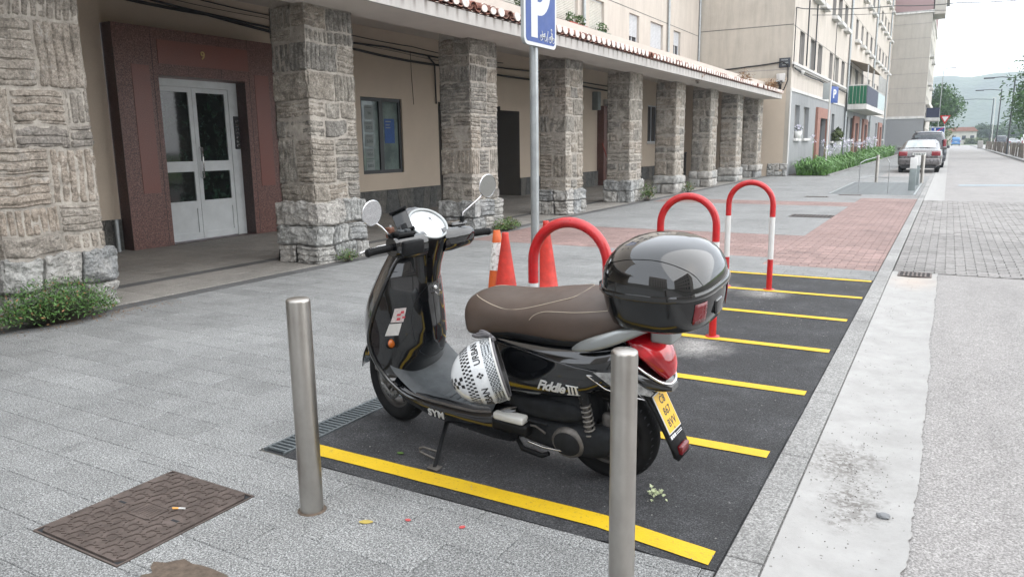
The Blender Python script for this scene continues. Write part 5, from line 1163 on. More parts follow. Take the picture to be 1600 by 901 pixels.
# ------------------------------------------------------------------ scooter
FC, RC = Vector((-2.42, 3.03, 0)), Vector((-1.08, 2.87, 0))
ax_ = (FC-RC).normalized(); lf_ = Vector((-ax_.y, ax_.x, 0)); LEAN = R(8.5)
uz = Vector((0, 0, 1))*math.cos(LEAN)+lf_*math.sin(LEAN); ly_ = lf_*math.cos(LEAN)-Vector((0, 0, 1))*math.sin(LEAN)
SM = Matrix(((ax_.x, ly_.x, uz.x, RC.x), (ax_.y, ly_.y, uz.y, RC.y), (ax_.z, ly_.z, uz.z, 0), (0, 0, 0, 1)))
sc_ = empty('scooter', label='glossy black motor scooter with brown seat and rounded top case, leaning on its side stand', cat='scooter'); sc_.matrix_world = SM
def sell(cx, cy, cz, a, b, n=2.4, k=28, axis='x', zlo=None, nlo=None):
    """superellipse ring; axis = loft direction. a: half width (y), b: half height"""
    out = []
    for i in range(k):
        t = 2*math.pi*i/k; c, s_ = math.cos(t), math.sin(t); nn = n if s_ >= 0 else (nlo or n)
        u = a*math.copysign(abs(c)**(2/nn), c); v = b*math.copysign(abs(s_)**(2/nn), s_)
        out.append((cx, cy+u, cz+v) if axis == 'x' else (cx+v, cy+u, cz) if axis == 'z' else (cx+u, cy, cz+v))
    return out
def P(mb, name, par=sc_, **k):
    if name not in ('tyre', 'rim', 'fork_leg', 'axle', 'front_fender', 'brake_disc', 'brake_caliper', 'side_stand', 'stand_tang', 'stand_foot'):
        mb.v = [(x-.052*z, y, z+.018*min(1, max(0, z/.25))) for x, y, z in mb.v]
    return mb.build(name, par, **k)
# steering transform: -13 deg about the raked steering axis through (1.04,0,.95)
sax = Vector((-math.sin(R(24)), 0, math.cos(R(24)))); sp0 = Vector((1.04, 0, .95))
ST = Matrix.Translation(sp0) @ Matrix.Rotation(R(-13), 4, sax) @ Matrix.Translation(-sp0)
def wheel(cx, r, wdt, steer, disc):
    T = (ST if steer else Matrix()) @ basis((cx, 0, r), (1, 0, 0), (0, 0, 1), (0, -1, 0))
    t = MB(); ri = r-.075; h2 = wdt/2
    t.lathe([(ri, -h2*.62), (ri+.012, -h2*.8), (ri+.035, -h2), (r-.02, -h2*.86), (r-.006, -h2*.5), (r, -h2*.2), (r, h2*.2), (r-.006, h2*.5), (r-.02, h2*.86), (ri+.035, h2), (ri+.012, h2*.8), (ri, h2*.62)], 'tyre', T, 64)
    o = P(t, 'tyre')
    g = MB()
    for i in range(44):
        a = 2*math.pi*i/44
        for s_ in (-1, 1):
            q = [(r+.0015, s_*.003, a), (r+.0015, s_*.008, a+.03), (r-.012, s_*h2*.78, a+.10*1), (r-.012, s_*h2*.70, a+.06)]
            g.add([T @ Vector((rr*math.cos(aa), rr*math.sin(aa), zz)) for rr, zz, aa in q], [(0, 1, 2, 3)], 'grate_pit')
    g.build('tread_groove', sc_, kind='stuff')
    m_ = MB(); m_.lathe([(ri+.004, -h2*.62), (ri-.004, -h2*.6), (ri-.018, -h2*.5), (ri-.022, -h2*.2), (ri-.022, h2*.2), (ri-.018, h2*.5), (ri-.004, h2*.6), (ri+.004, h2*.62)], 'rim_grey', T, 48)
    rm = P(m_, 'rim')
    for i in range(5):
        a = 2*math.pi*i/5+.4; sp = MB()
        for da in (-.16, .16):
            p0 = Vector((.03*math.cos(a), .03*math.sin(a), 0)); p1 = Vector(((ri-.02)*math.cos(a+da), (ri-.02)*math.sin(a+da), 0)); sp.tube([T @ (p0+Vector((0, 0, .0))), T @ p1], [.013, .010], 'rim_grey', 8)
        sp.build('spoke', rm)
    MB().lathe([(0, -h2*.7), (.035, -h2*.7), (.04, -h2*.4), (.04, h2*.4), (.035, h2*.7), (0, h2*.7)], 'dusty_metal', T, 20).build('hub', rm)
    if disc:
        d_ = MB(); zz = -h2*.95; d_.lathe([(.06, zz), (.098, zz), (.098, zz-.004), (.06, zz-.004), (.06, zz)], 'fork_grey', T, 40); dd = P(d_, 'brake_disc')
        hl = MB()
        for i in range(24):
            a = 2*math.pi*i/24; rr = .08+.008*(i % 2)
            hl.lathe([(0, zz-.0045), (.005, zz-.0045)], 'grate_pit', T @ Matrix.Translation((rr*math.cos(a), rr*math.sin(a), 0)), 6)
        hl.build('disc_holes', dd)
        P(MB().bbox(.03, .1, .04, .1, zz-.028, zz+.018, .01, 'dusty_metal', T), 'brake_caliper')
wheel(1.35, .228, .108, True, True); wheel(.085, .232, .118, False, False)
# fork, fender
f_ = MB()
P(MB().tube([ST @ Vector(p) for p in ((1.355, .078, .23), (1.33, .078, .31), (1.27, .072, .46))], [.022, .026, .026], 'fork_grey', 12), 'fork_leg'); P(MB().tube([ST @ Vector(p) for p in ((1.355, -.078, .23), (1.33, -.078, .31), (1.27, -.072, .46))], [.022, .026, .026], 'fork_grey', 12), 'fork_leg')
P(MB().tube([ST @ Vector((1.355, -.09, .23)), ST @ Vector((1.355, .095, .23))], .014, 'chrome', 10), 'axle')
fd = MB(); rings = []
for i in range(15):
    a = R(8+i*11.5); rr = .262
    rings.append([ST @ Vector((1.35+(rr-.035*abs(q)**2.2)*math.cos(a), q*.082, .228+(rr-.035*abs(q)**2.2)*math.sin(a))) for q in [-1+2*k/12 for k in range(13)]])
fd.loft(rings, 'gloss_black', closed=False, cap=False); o = P(fd, 'front_fender'); md = o.modifiers.new('s', 'SOLIDIFY'); md.thickness = .004
# leg shield: stations z -> (edge x, half width, centre x)
LS = [(.93, 1.135, .085, 1.09), (.90, 1.155, .125, 1.075), (.84, 1.172, .165, 1.06), (.76, 1.20, .20, 1.05), (.66, 1.245, .222, 1.045), (.55, 1.285, .232, 1.04), (.47, 1.283, .232, 1.045), (.40, 1.255, .228, 1.07), (.34, 1.215, .222, 1.11), (.30, 1.175, .215, 1.13)]
def lsx(z, y):
    for i in range(len(LS)-1):
        if LS[i+1][0] <= z <= LS[i][0]:
            t = (LS[i][0]-z)/(LS[i][0]-LS[i+1][0]); xe, w_, xc = [LS[i][k]*(1-t)+LS[i+1][k]*t for k in (1, 2, 3)]; q = min(1, abs(y)/w_)
            # flat topped central bulge that falls away to the rim
            s_ = q**2.3
            return xc+(xe-xc)*s_
    return LS[-1][3]
mb = MB(); rings = []; NZ = 40
for i in range(NZ+1):
    z = .93-(.93-.30)*i/NZ
    for q in range(len(LS)-1):
        if LS[q+1][0] <= z+1e-9 <= LS[q][0]+1e-6: t = (LS[q][0]-z)/(LS[q][0]-LS[q+1][0]); w_ = LS[q][2]*(1-t)+LS[q+1][2]*t; break
    rings.append([(lsx(z, (-1+2*k/40)*w_), (-1+2*k/40)*w_, z) for k in range(41)])
mb.loft(rings, 'gloss_black', closed=False, cap=False); P(mb, 'inner_leg_shield')
# outer front shell
def shell_w(z):
    for q in range(len(LS)-1):
        if LS[q+1][0] <= z <= LS[q][0]: t = (LS[q][0]-z)/(LS[q][0]-LS[q+1][0]); return [LS[q][k]*(1-t)+LS[q+1][k]*t for k in (1, 2)]
    return LS[-1][1], LS[-1][2]
rings = []
for i in range(25):
    z = .93-(.93-.30)*i/24; xe, w_ = shell_w(z); noseb = .10+.09*math.sin(math.pi*min(1, max(0, (z-.3)/.66)))
    rings.append([(xe-.002+noseb*(1-abs(-1+2*k/24)**2.4), (-1+2*k/24)*(w_+.004), z+.02*(1-abs(-1+2*k/24)**2)) for k in range(25)])
P(MB().loft(rings, 'gloss_black', closed=False, cap=False), 'front_apron')
# rim trim along both edges of the shield and down to the floor
for s_ in (1, -1):
    pts = [(xe-.004, s_*(w_+.003), z) for z, xe, w_, xc in LS]+[(1.11, s_*.212, .262), (1.03, s_*.206, .243), (.9, s_*.202, .238)]
    P(MB().tube(smooth(pts, 4), .0105, 'gloss_black', 10), 'shield_trim')
# panel gap lines and glove box, key, hook
def on_shield(pts, lift=.0015): return [(lsx(z, y)-lift, y, z) for y, z in pts]
gp = [(.0+.105*math.cos(t)*(1 if math.cos(t) > 0 else .95), .565+.15*math.sin(t)) for t in [R(-100+i*10) for i in range(37)]]
P(MB().tube(on_shield([(.095, .44), (.118, .52), (.122, .60), (.112, .68), (.08, .73), (.04, .762), (0, .775), (-.05, .78), (-.1, .77)]), .0016, 'matt_black', 5), 'glove_box_seam')
P(MB().tube(on_shield([(.095, .44), (.05, .40), (0, .39), (-.06, .395), (-.1, .42)]), .0016, 'matt_black', 5), 'glove_box_seam')
P(MB().tube(on_shield([(.155, .86), (.09, .845), (0, .835), (-.09, .845), (-.15, .86)]), .0016, 'matt_black', 5), 'upper_seam')
def knob(y, z, r, m, d=.012):
    x = lsx(z, y); return MB().lathe([(0, d), (r*.55, d), (r*.6, d*.4), (r*.85, d*.9), (r, d*.5), (r, -.01)], m, basis((x, y, z), (0, 1, 0), (.2, 0, 1), (-1, 0, .2)), 20)
P(knob(-.01, .815, .021, 'matt_black'), 'ignition_lock'); P(knob(-.012, .745, .009, 'chrome'), 'glove_box_lock')
P(MB().tube([(lsx(.72, -.01)-.002, -.01, .72), (lsx(.72, -.01)-.03, -.01, .71), (lsx(.72, -.01)-.035, -.01, .735)], .004, 'chrome', 6), 'bag_hook')
P(knob(.185, .505, .026, 'matt_black', .004), 'reflector_rim'); P(MB().lathe([(0, .012), (.012, .011), (.021, .006), (.0225, -.004)], 'reflector_orange', basis((lsx(.505, .185)-.004, .185, .505), (0, 1, 0), (.2, .0, 1), (-1, .25, .2)), 20), 'orange_reflector')
P(knob(-.185, .505, .026, 'reflector_orange', .004), 'orange_reflector')
def sticker(y0, y1, z0, z1, m, name, shear=.0, lift=.003):
    mb = MB(); vs = []; 
    for i in range(7):
        z = z0+(z1-z0)*i/6
        for k in range(5): y = y0+(y1-y0)*k/4+shear*(z-z0); vs.append((lsx(z, y)-lift, y, z))
    mb.add(vs, [(i*5+k, i*5+k+1, (i+1)*5+k+1, (i+1)*5+k) for i in range(6) for k in range(4)], m); return P(mb, name)
sticker(.148, .183, .612, .682, 'sticker_pale', 'sticker', -.2); sticker(.165, .198, .545, .606, 'white_trim', 'worn_sticker', -.2)
for (a, b_, c, d) in ((.153, .162, .63, .64), (.165, .176, .645, .655), (.155, .165, .655, .668), (.168, .178, .622, .635)): sticker(a-.01, b_-.01, c, d, 'sticker_ink', 'sticker_print', -.2, .0045)
# floorboard: mat curving up in front
rings = []; path = [(1.175, .385), (1.145, .345), (1.10, .308), (1.03, .283), (.93, .272), (.80, .268), (.70, .268), (.62, .275), (.575, .30), (.555, .34)]
for (x, z) in path:
    wd = .20; up_ = .02 if x > 1.05 else 0
    rings.append([(x+up_*abs(q)**2*1.6, q*wd, z+(.0 if abs(q) < .82 else -.03*(abs(q)-.82)/.18)+(.045*abs(q)**3 if x > 1.08 else 0)) for q in [-1+2*k/20 for k in range(21)]])
P(MB().loft(rings, 'mat_grey', closed=False, cap=False), 'floor_mat', subsurf=1)
for i in range(8):
    x = .68+i*.045
    for s_ in (-1, 1): P(MB().box(x-.006, x+.006, s_*.10-.055, s_*.10+.055, .267, .2725, 'mat_grey'), 'mat_rib')
# side skirts
for s_ in (1, -1):
    rings = []
    for (x, zt, zb, w_) in ((1.16, .285, .235, .205), (1.08, .262, .195, .212), (.95, .25, .165, .214), (.8, .248, .152, .214), (.68, .25, .145, .212), (.58, .265, .135, .205), (.50, .29, .13, .19), (.46, .30, .15, .175)):
        rings.append([(x, s_*(w_-.08), zt+.014), (x, s_*(w_-.02), zt+.016), (x, s_*w_, zt), (x, s_*(w_+.004), (zt+zb)/2), (x, s_*(w_-.012), zb+.012), (x, s_*(w_-.05), zb), (x, s_*.05, zb+.01), (x, s_*.05, zt)])
    P(MB().loft(rings, 'gloss_black'), 'side_skirt', fixn=True)
for n_, s_ in (('maker_lettering', 1),):
    mb = MB(); add_text(mb, 'SYM', .047, 'letter_silver', basis((.90, .2185, .205), (-1, 0, -.03), (0, .1, 1)), depth=.003, sx=1.1, offset=.0012, space=1.1); P(mb, n_)
# folded pillion footrest with pale pad
P(MB().bbox(.40, .56, .165, .215, .25, .285, .01, 'plate_white'), 'footrest_pad'); P(MB().bbox(.385, .575, .15, .212, .20, .248, .012, 'matt_black'), 'footrest_bracket')
# rear body
st = [(.665, .47, .10, .155, 2.6), (.64, .47, .15, .175, 2.8), (.56, .485, .168, .165, 2.8), (.45, .495, .180, .155, 2.6), (.3, .51, .187, .15, 2.4), (.15, .53, .185, .135, 2.3), (.05, .555, .172, .118, 2.2), (.0, .575, .145, .10, 2.1), (-.04, .59, .11, .075, 2.1), (-.065, .60, .06, .045, 2)]
P(MB().loft([sell(x, 0, z, a, b_, n_, 36, nlo=max(n_, 4.0) if x > -.0 else n_) for x, z, a, b_, n_ in st], 'gloss_black'), 'rear_body', subsurf=1)
def body_y(x, z):
    for i in range(len(st)-1):
        if st[i+1][0] <= x <= st[i][0]:
            t = (st[i][0]-x)/(st[i][0]-st[i+1][0]); zc, a, b_, n_ = [st[i][k]*(1-t)+st[i+1][k]*t for k in (1, 2, 3, 4)]
            q = min(.999, abs(z-zc)/b_); n_ = max(n_, 4.0) if (z < zc and x > 0) else n_; return a*(1-q**n_)**(1/n_)+.0015
    return .1
# upper side panel lip (crease line below the seat)
for s_ in (1, -1):
    pts = [(x, s_*(body_y(x, z)+.001), z) for x, z in ((.62, .595), (.5, .592), (.38, .585), (.26, .572), (.14, .562), (.05, .555))]
    P(MB().tube(pts, .0028, 'gloss_black', 6), 'panel_crease')
mb = MB(); add_text(mb, 'Fiddle', .064, 'letter_silver', Matrix(), depth=.002, shear=.5, offset=.0018, space=.92)
vs = []
for v in mb.v: x = .265-v[0]*.95; z = .455+v[1]; vs.append((x, body_y(x, z)+.001+v[2], z))
mb.v = vs; P(mb, 'model_lettering')
mb = MB()
for (a, b_, c, d) in ((-.022, .022, .016, .020), (-.022, .022, -.020, -.016), (-.016, -.010, -.016, .016), (-.003, .003, -.016, .016), (.010, .016, -.016, .016)): mb.box(a, b_, c, d, 0, .003, 'letter_silver')
mb.v = [(a*1.25, b_*1.25, c) for a, b_, c in mb.v]; vs = []
for v in mb.v: x = .158-v[0]; z = .455+v[1]; vs.append((x, body_y(x, z)+.001+v[2], z))
mb.v = vs; P(mb, 'model_numeral')
P(MB().bbox(.12, .60, -.13, .135, .24, .40, .04, 'engine_black'), 'engine_cover')
# under-seat black band
P(MB().loft([sell(x, 0, z, a, b_, 3, 28) for x, z, a, b_ in ((.70, .625, .09, .03), (.66, .63, .135, .034), (.5, .642, .155, .034), (.3, .648, .165, .034), (.1, .66, .16, .036), (-.04, .70, .13, .034), (-.1, .72, .08, .02))], 'matt_black'), 'seat_hinge_band')
# seat
seat = [(.775, .655, .05, .055), (.77, .665, .105, .075), (.745, .675, .138, .09), (.69, .69, .152, .092), (.60, .70, .155, .085), (.50, .706, .158, .080), (.40, .716, .162, .084), (.30, .728, .172, .094), (.18, .736, .176, .096), (.06, .745, .168, .09), (-.03, .757, .140, .074), (-.08, .765, .10, .055), (-.10, .768, .05, .03)]
SK = 32
def seat_ring(x, z, a, b_, k=SK):
    r = []
    for i in range(k):
        t = 2*math.pi*i/k; c, s_ = math.cos(t), math.sin(t); n_ = 2.6 if s_ > 0 else 5
        u = a*math.copysign(abs(c)**(2/n_), c); v = b_*math.copysign(abs(s_)**(2/n_), s_)
        if s_ > 0: u *= 1-.12*s_
        r.append((x+(.012*s_ if x > .7 else 0), u, z+v))
    return r
so_ = P(MB().loft([seat_ring(*q) for q in seat], 'seat_leather'), 'seat', subsurf=1)
def seat_pt(x, ang, lift=.002):
    for i in range(len(seat)-1):
        if seat[i+1][0] <= x <= seat[i][0]:
            t = (seat[i][0]-x)/(seat[i][0]-seat[i+1][0]); z, a, b_ = [seat[i][k]*(1-t)+seat[i+1][k]*t for k in (1, 2, 3)]; break
    c, s_ = math.cos(ang), math.sin(ang); n_ = 2.6; u = (a+lift)*math.copysign(abs(c)**(2/n_), c)*(1-.12*s_); v = (b_+lift)*abs(s_)**(2/n_); return (x, u, z+v)
for s_ in (0, 1):
    f_ = (lambda a: a) if s_ == 0 else (lambda a: math.pi-a)
    pts = [seat_pt(x, f_(R(a)), -.001) for x, a in ((.735, 72), (.70, 58), (.65, 46), (.58, 34), (.50, 27), (.42, 30), (.34, 38), (.26, 50), (.20, 64), (.18, 90))]
    P(MB().tube(smooth(pts), .0017, 'seat_thread', 5), 'stitching')
    pts = [seat_pt(x, f_(R(a)), -.001) for x, a in ((.37, 3), (.345, 14), (.30, 21), (.24, 23), (.16, 24), (.08, 28), (.0, 34))]
    P(MB().tube(smooth(pts), .0015, 'seat_thread', 5), 'stitching')
# silver grab rail
for s_ in (1, -1):
    rr = []
    for (x, y, z, hy, hz) in ((.155, .176, .640, .006, .006), (.12, .182, .655, .012, .024), (.05, .184, .680, .015, .032), (-.02, .172, .706, .018, .032), (-.09, .135, .73, .02, .026), (-.15, .085, .745, .025, .014), (-.19, .03, .742, .03, .012)):
        rr.append([(x+q[2]*0, s_*(y+q[0]*hy), z+q[1]*hz) for q in ((-1, -.7, 0), (-.6, -1, 0), (.6, -1, 0), (1, -.6, 0), (1, .4, 0), (.5, 1, 0), (-.6, 1, 0), (-1, .7, 0))])
    P(MB().loft(rr, 'silver_paint'), 'grab_rail', subsurf=1, fixn=True)
P(MB().bbox(-.30, .02, -.10, .10, .752, .772, .006, 'silver_paint'), 'luggage_rack'); P(MB().bbox(-.21, -.12, -.05, .05, .66, .755, .01, 'silver_paint'), 'rack_support')
# tail lamp
def lamp_rings(grow=0, cut0=0, cut1=99):
    q = [(-.115, .668, .075, .030), (-.145, .655, .088, .045), (-.18, .63, .090, .058), (-.215, .60, .084, .062), (-.245, .565, .070, .056), (-.265, .53, .052, .042), (-.275, .505, .030, .024)]
    q = q[cut0:cut1]; out = []
    for (x, z, a, b_) in q:
        r_ = []
        for i in range(24):
            t = 2*math.pi*i/24; c, s_ = math.cos(t), math.sin(t); u = (a+grow)*math.copysign(abs(c)**.8, c); v = (b_+grow)*s_
            r_.append((x-v*.62, u, z+v*.62))
        out.append([(p_[0]+.085, p_[1], p_[2]+.004) for p_ in r_])
    return out
P(MB().loft(lamp_rings(), 'tail_red'), 'tail_lamp', subsurf=1)
P(MB().loft([[(p[0]+.012, p[1], p[2]+.006) for p in lamp_rings(.005)[0]], [(p[0]-.006, p[1], p[2]-.004) for p in lamp_rings(.006)[0]]], 'chrome'), 'lamp_collar', subsurf=1)
# chrome lip round the underside of the lamp and body below
pts = []
for (y, x, z) in ((.094, -.03, .61), (.094, -.08, .575), (.086, -.13, .54), (.064, -.172, .506), (.03, -.194, .488), (0, -.198, .484), (-.03, -.194, .488), (-.064, -.172, .506), (-.086, -.13, .54), (-.094, -.08, .575), (-.094, -.03, .61)): pts.append((x, y, z))
P(MB().tube(smooth(pts), .0055, 'chrome', 8), 'lamp_trim')
rr = [sell(x, 0, z, a, b_, 2.4, 24) for x, z, a, b_ in ((.06, .50, .16, .075), (-.02, .51, .135, .07), (-.09, .51, .108, .055), (-.14, .49, .085, .042), (-.18, .475, .058, .028), (-.205, .465, .03, .014))]
P(MB().loft(rr, 'gloss_black'), 'tail_underbody', subsurf=1)
# rear indicators
for s_ in (1, -1):
    pts = [(.065, .552), (-.03, .548), (-.10, .50), (-.145, .452), (-.06, .470), (.0, .495)]
    def iy(x): return .172+(x-.065)*.38
    mb = MB(); n = len(pts)
    fr_ = [(x, s_*(iy(x)+.004), z) for x, z in pts]; bk = [(x, s_*(iy(x)-.03), z) for x, z in pts]
    mb.add(fr_+bk, [tuple(range(n)), tuple(range(n, 2*n))[::-1]]+[(i, (i+1) % n, (i+1) % n+n, i+n) for i in range(n)], 'indicator_clear'); o = P(mb, 'indicator')
    MB().tube([(x, s_*(iy(x)+.005), z) for x, z in pts+pts[:1]], .003, 'chrome', 5, cap=False).build('indicator_trim', o)
    MB().tube([(.03, s_*(iy(.03)+.006), .54), (-.03, s_*(iy(-.03)+.006), .51), (-.1, s_*(iy(-.1)+.006), .475)], .0035, 'matt_black', 5, cap=False).build('lamp_mark', o)
# rear fender, plate, reflector
rr = []
for (x, z, w_, t) in ((-.06, .47, .065, .02), (-.13, .43, .062, .016), (-.185, .34, .060, .013), (-.225, .26, .060, .012), (-.255, .20, .058, .014), (-.265, .165, .052, .014), (-.262, .15, .03, .008)):
    rr.append([(x+.03+dx*.9, y, z+.012+dx*.4) for dx, y in ((-t, -w_), (-t, w_), (t*.6, w_+.004), (t*1.6, w_*.6), (t*1.6, -w_*.6), (t*.6, -w_-.004))])
P(MB().loft(rr, 'matt_black'), 'rear_fender', fixn=True)
pdir = Vector((-.095, 0, -.19)).normalized(); pnrm = Vector((-pdir.z, 0, pdir.x)); pnrm = Vector((-.9, 0, .44)).normalized()
PB = Matrix(((0, -pdir.x, pnrm.x, -.168), (-1, -pdir.y, pnrm.y, 0), (0, -pdir.z, pnrm.z, .350), (0, 0, 0, 1)))
P(MB().box(-.058, .058, -.112, .094, -.006, .0, 'matt_black', PB), 'plate_holder')
mb = MB().bbox(-.053, .053, -.086, .088, .0002, .004, .0018, 'plate_white', PB); mb.box(-.0485, .0485, -.081, .083, .0042, .0050, 'plate_yellow', PB)
for tx, yy in (('C8', .052), ('867', .003), ('BVV', -.047)): add_text(mb, tx, .045, 'print_ink', PB @ Matrix.Translation((0, yy, .0052)), depth=.0006, sx=.74, space=1.12, offset=.0006)
mb.lathe([(0, .0062), (.004, .0062)], 'print_ink', PB @ Matrix.Translation((0, .076, 0)), 8); mb.lathe([(0, .0062), (.004, .0062)], 'print_ink', PB @ Matrix.Translation((0, -.074, 0)), 8)
P(mb, 'number_plate')
mb = MB()
for i, w_ in enumerate((.012, .012, .012)): mb.box(-.05+i*.016, -.05+i*.016+w_, -.108, -.094, .0002, .001, 'letter_silver', PB)
mb.box(.0, .048, -.100, -.097, .0002, .001, 'letter_silver', PB); mb.box(.0, .048, -.107, -.104, .0002, .001, 'letter_silver', PB); P(mb, 'holder_lettering')
P(MB().bbox(-.255, -.232, -.035, .035, .187, .224, .006, 'reflector_red'), 'rear_reflector')
# engine, transmission, shock, air box
P(MB().loft([sell(x, y, z, a, b_, 2.6, 24) for x, y, z, a, b_ in ((.56, .09, .215, .03, .035), (.53, .10, .22, .045, .062), (.45, .11, .215, .05, .072), (.36, .115, .205, .052, .066), (.25, .118, .20, .052, .064), (.14, .12, .205, .052, .072), (.06, .12, .215, .05, .070), (.0, .12, .225, .04, .045), (-.02, .12, .23, .02, .02))], 'engine_black'), 'transmission_case', subsurf=1)
P(MB().lathe([(0, .012), (.05, .012), (.062, .006), (.066, -.01)], 'dusty_metal', basis((.20, .168, .20), (1, 0, 0), (0, 0, 1), (0, 1, 0)) @ Matrix.Scale(1.25, 4, (1, 0, 0)), 24), 'clutch_cover_ring')
P(MB().lathe([(0, .016), (.035, .016), (.05, .010)], 'engine_black', basis((.20, .170, .20), (1, 0, 0), (0, 0, 1), (0, 1, 0)) @ Matrix.Scale(1.3, 4, (1, 0, 0)), 24), 'clutch_cover')
P(MB().loft([sell(x, .11, z, a, b_, 3, 22) for x, z, a, b_ in ((.52, .315, .03, .03), (.50, .315, .05, .045), (.38, .315, .06, .052), (.24, .32, .06, .05), (.16, .325, .05, .04), (.14, .325, .03, .02))], 'engine_black'), 'air_filter_box', subsurf=1)
P(MB().tube([(.47, .17, .265), (.38, .172, .262), (.30, .172, .262)], .006, 'engine_black', 6), 'hose'); P(MB().tube([(.50, .168, .20), (.44, .172, .235), (.36, .173, .243), (.31, .172, .22)], .005, 'dusty_metal', 6), 'cable_guide')
sp_pts = []; 
for i in range(90):
    t = i/89; a = t*2*math.pi*9; c = Vector((.10-.07*t*0+.03*t, .145, .245+.19*t)); sp_pts.append(c+Vector((.02*math.cos(a), .02*math.sin(a), 0)))
P(MB().tube([(.10, .145, .22), (.13, .145, .46)], [.011, .014], 'dusty_metal', 10), 'shock_absorber'); P(MB().tube(sp_pts, .0045, 'shock_spring', 6), 'shock_spring')
P(MB().tube([(.122, .145, .39), (.132, .145, .455)], .024, 'matt_black', 14), 'shock_cap')
P(MB().bbox(-.05, .08, .06, .10, .19, .33, .02, 'dusty_metal'), 'engine_mount'); P(MB().bbox(.1, .42, -.06, .05, .24, .42, .04, 'engine_black'), 'engine_block')
P(MB().tube([(.35, -.08, .2), (.2, -.12, .17), (.08, -.15, .20), (-.10, -.15, .23)], [.02, .03, .05, .052], 'dusty_metal', 14), 'exhaust')
P(MB().tube([(.46, .02, .16), (.50, .14, .155), (.44, .17, .12), (.33, .175, .115), (.30, .17, .13)], [.014, .013, .012, .012, .01], 'matt_black', 8), 'centre_stand_pedal')
P(MB().tube([(.42, -.13, .17), (.42, .13, .17)], .012, 'matt_black', 8), 'centre_stand_bar'); P(MB().tube([(.43, .10, .17), (.24, .13, .13)], .012, 'matt_black', 8), 'centre_stand_leg'); P(MB().tube([(.43, -.10, .17), (.24, -.13, .13)], .012, 'matt_black', 8), 'centre_stand_leg')
P(MB().tube([(.40, .176, .165), (.32, .180, .158), (.22, .18, .165)], .005, 'chrome', 6), 'brake_rod')
P(MB().tube([(.62, .05, .20), (.54, .11, .17), (.50, .15, .14)], .018, 'matt_black', 8), 'frame_tube')
# side stand
s0 = Vector((.925, .10, .145)); s1 = Vector((.925, .30, .0)); 
Minv = SM.inverted(); foot = Minv @ Vector((-1.885, 2.555, .008)); 
P(MB().tube([s0, s0.lerp(foot, .5)+Vector((0, 0, .006)), foot], [.014, .011, .010], 'matt_black', 10), 'side_stand')
P(MB().lathe([(0, .014), (.018, .014), (.022, -.012)], 'matt_black', basis(s0, (1, 0, 0), (0, 0, 1), (0, 1, 0)), 14), 'stand_pivot')
k1 = s0.lerp(foot, .72); P(MB().tube([k1, k1+Vector((.075, .02, .018)), k1+Vector((.095, .025, .012)), k1+Vector((.09, .03, -.006)), s0.lerp(foot, .86)], .0055, 'dusty_metal', 8), 'stand_tang')
P(MB().bbox(-.03, .03, -.02, .02, -.004, .004, .002, 'dusty_metal', Matrix.Translation(foot)), 'stand_foot')
# handlebar group (steered)
def S(mb, name): return P(mb.xf(ST), name)
S(MB().loft([sell(1.06-.012*i*0+dx, 0, z, a, b_, 2.3, 26, axis='z') for dx, z, a, b_ in ((.03, .78, .06, .06), (.03, .82, .074, .068), (.028, .86, .08, .07), (.02, .91, .088, .078), (.01, .955, .10, .088), (0, .99, .108, .09))], 'gloss_black'), 'steering_neck')
DC = Vector((1.055, 0, 1.055)); dn = Vector((-.62, 0, .78)).normalized(); dxv = Vector((0, 1, 0)); dyv = dn.cross(dxv).normalized(); DB = Matrix(((dxv.x, dyv.x, dn.x, DC.x), (dxv.y, dyv.y, dn.y, DC.y), (dxv.z, dyv.z, dn.z, DC.z), (0, 0, 0, 1)))
S(MB().lathe([(.02, -.15), (.06, -.125), (.088, -.08), (.100, -.03), (.103, -.005), (.101, .006)], 'gloss_black', DB, 40), 'cowl')
S(MB().lathe([(.101, .004), (.1, .010), (.094, .012), (.088, .006), (.086, -.002)], 'silver_paint', DB, 40), 'dial_rim')
S(MB().lathe([(.087, .0), (.07, .004), (.04, .0065), (0, .0075)], 'dial_glass', DB, 40), 'dial_glass_face')
mb = MB(); mb.box(-.03, -.027, -.03, -.01, .0076, .0082, 'print_ink', DB); mb.box(-.034, -.02, -.035, -.031, .0076, .0082, 'print_ink', DB); mb.box(-.024, -.018, -.025, -.02, .0076, .0082, 'print_ink', DB); S(mb, 'dial_mark')
S(MB().loft([sell(1.06+dx, 0, z, a, b_, 2.2, 26, axis='z') for dx, z, a, b_ in ((.04, .98, .10, .10), (.075, 1.03, .105, .075), (.105, 1.085, .09, .045), (.12, 1.115, .055, .02), (.125, 1.125, .02, .008))], 'gloss_black'), 'headlight_cowl')
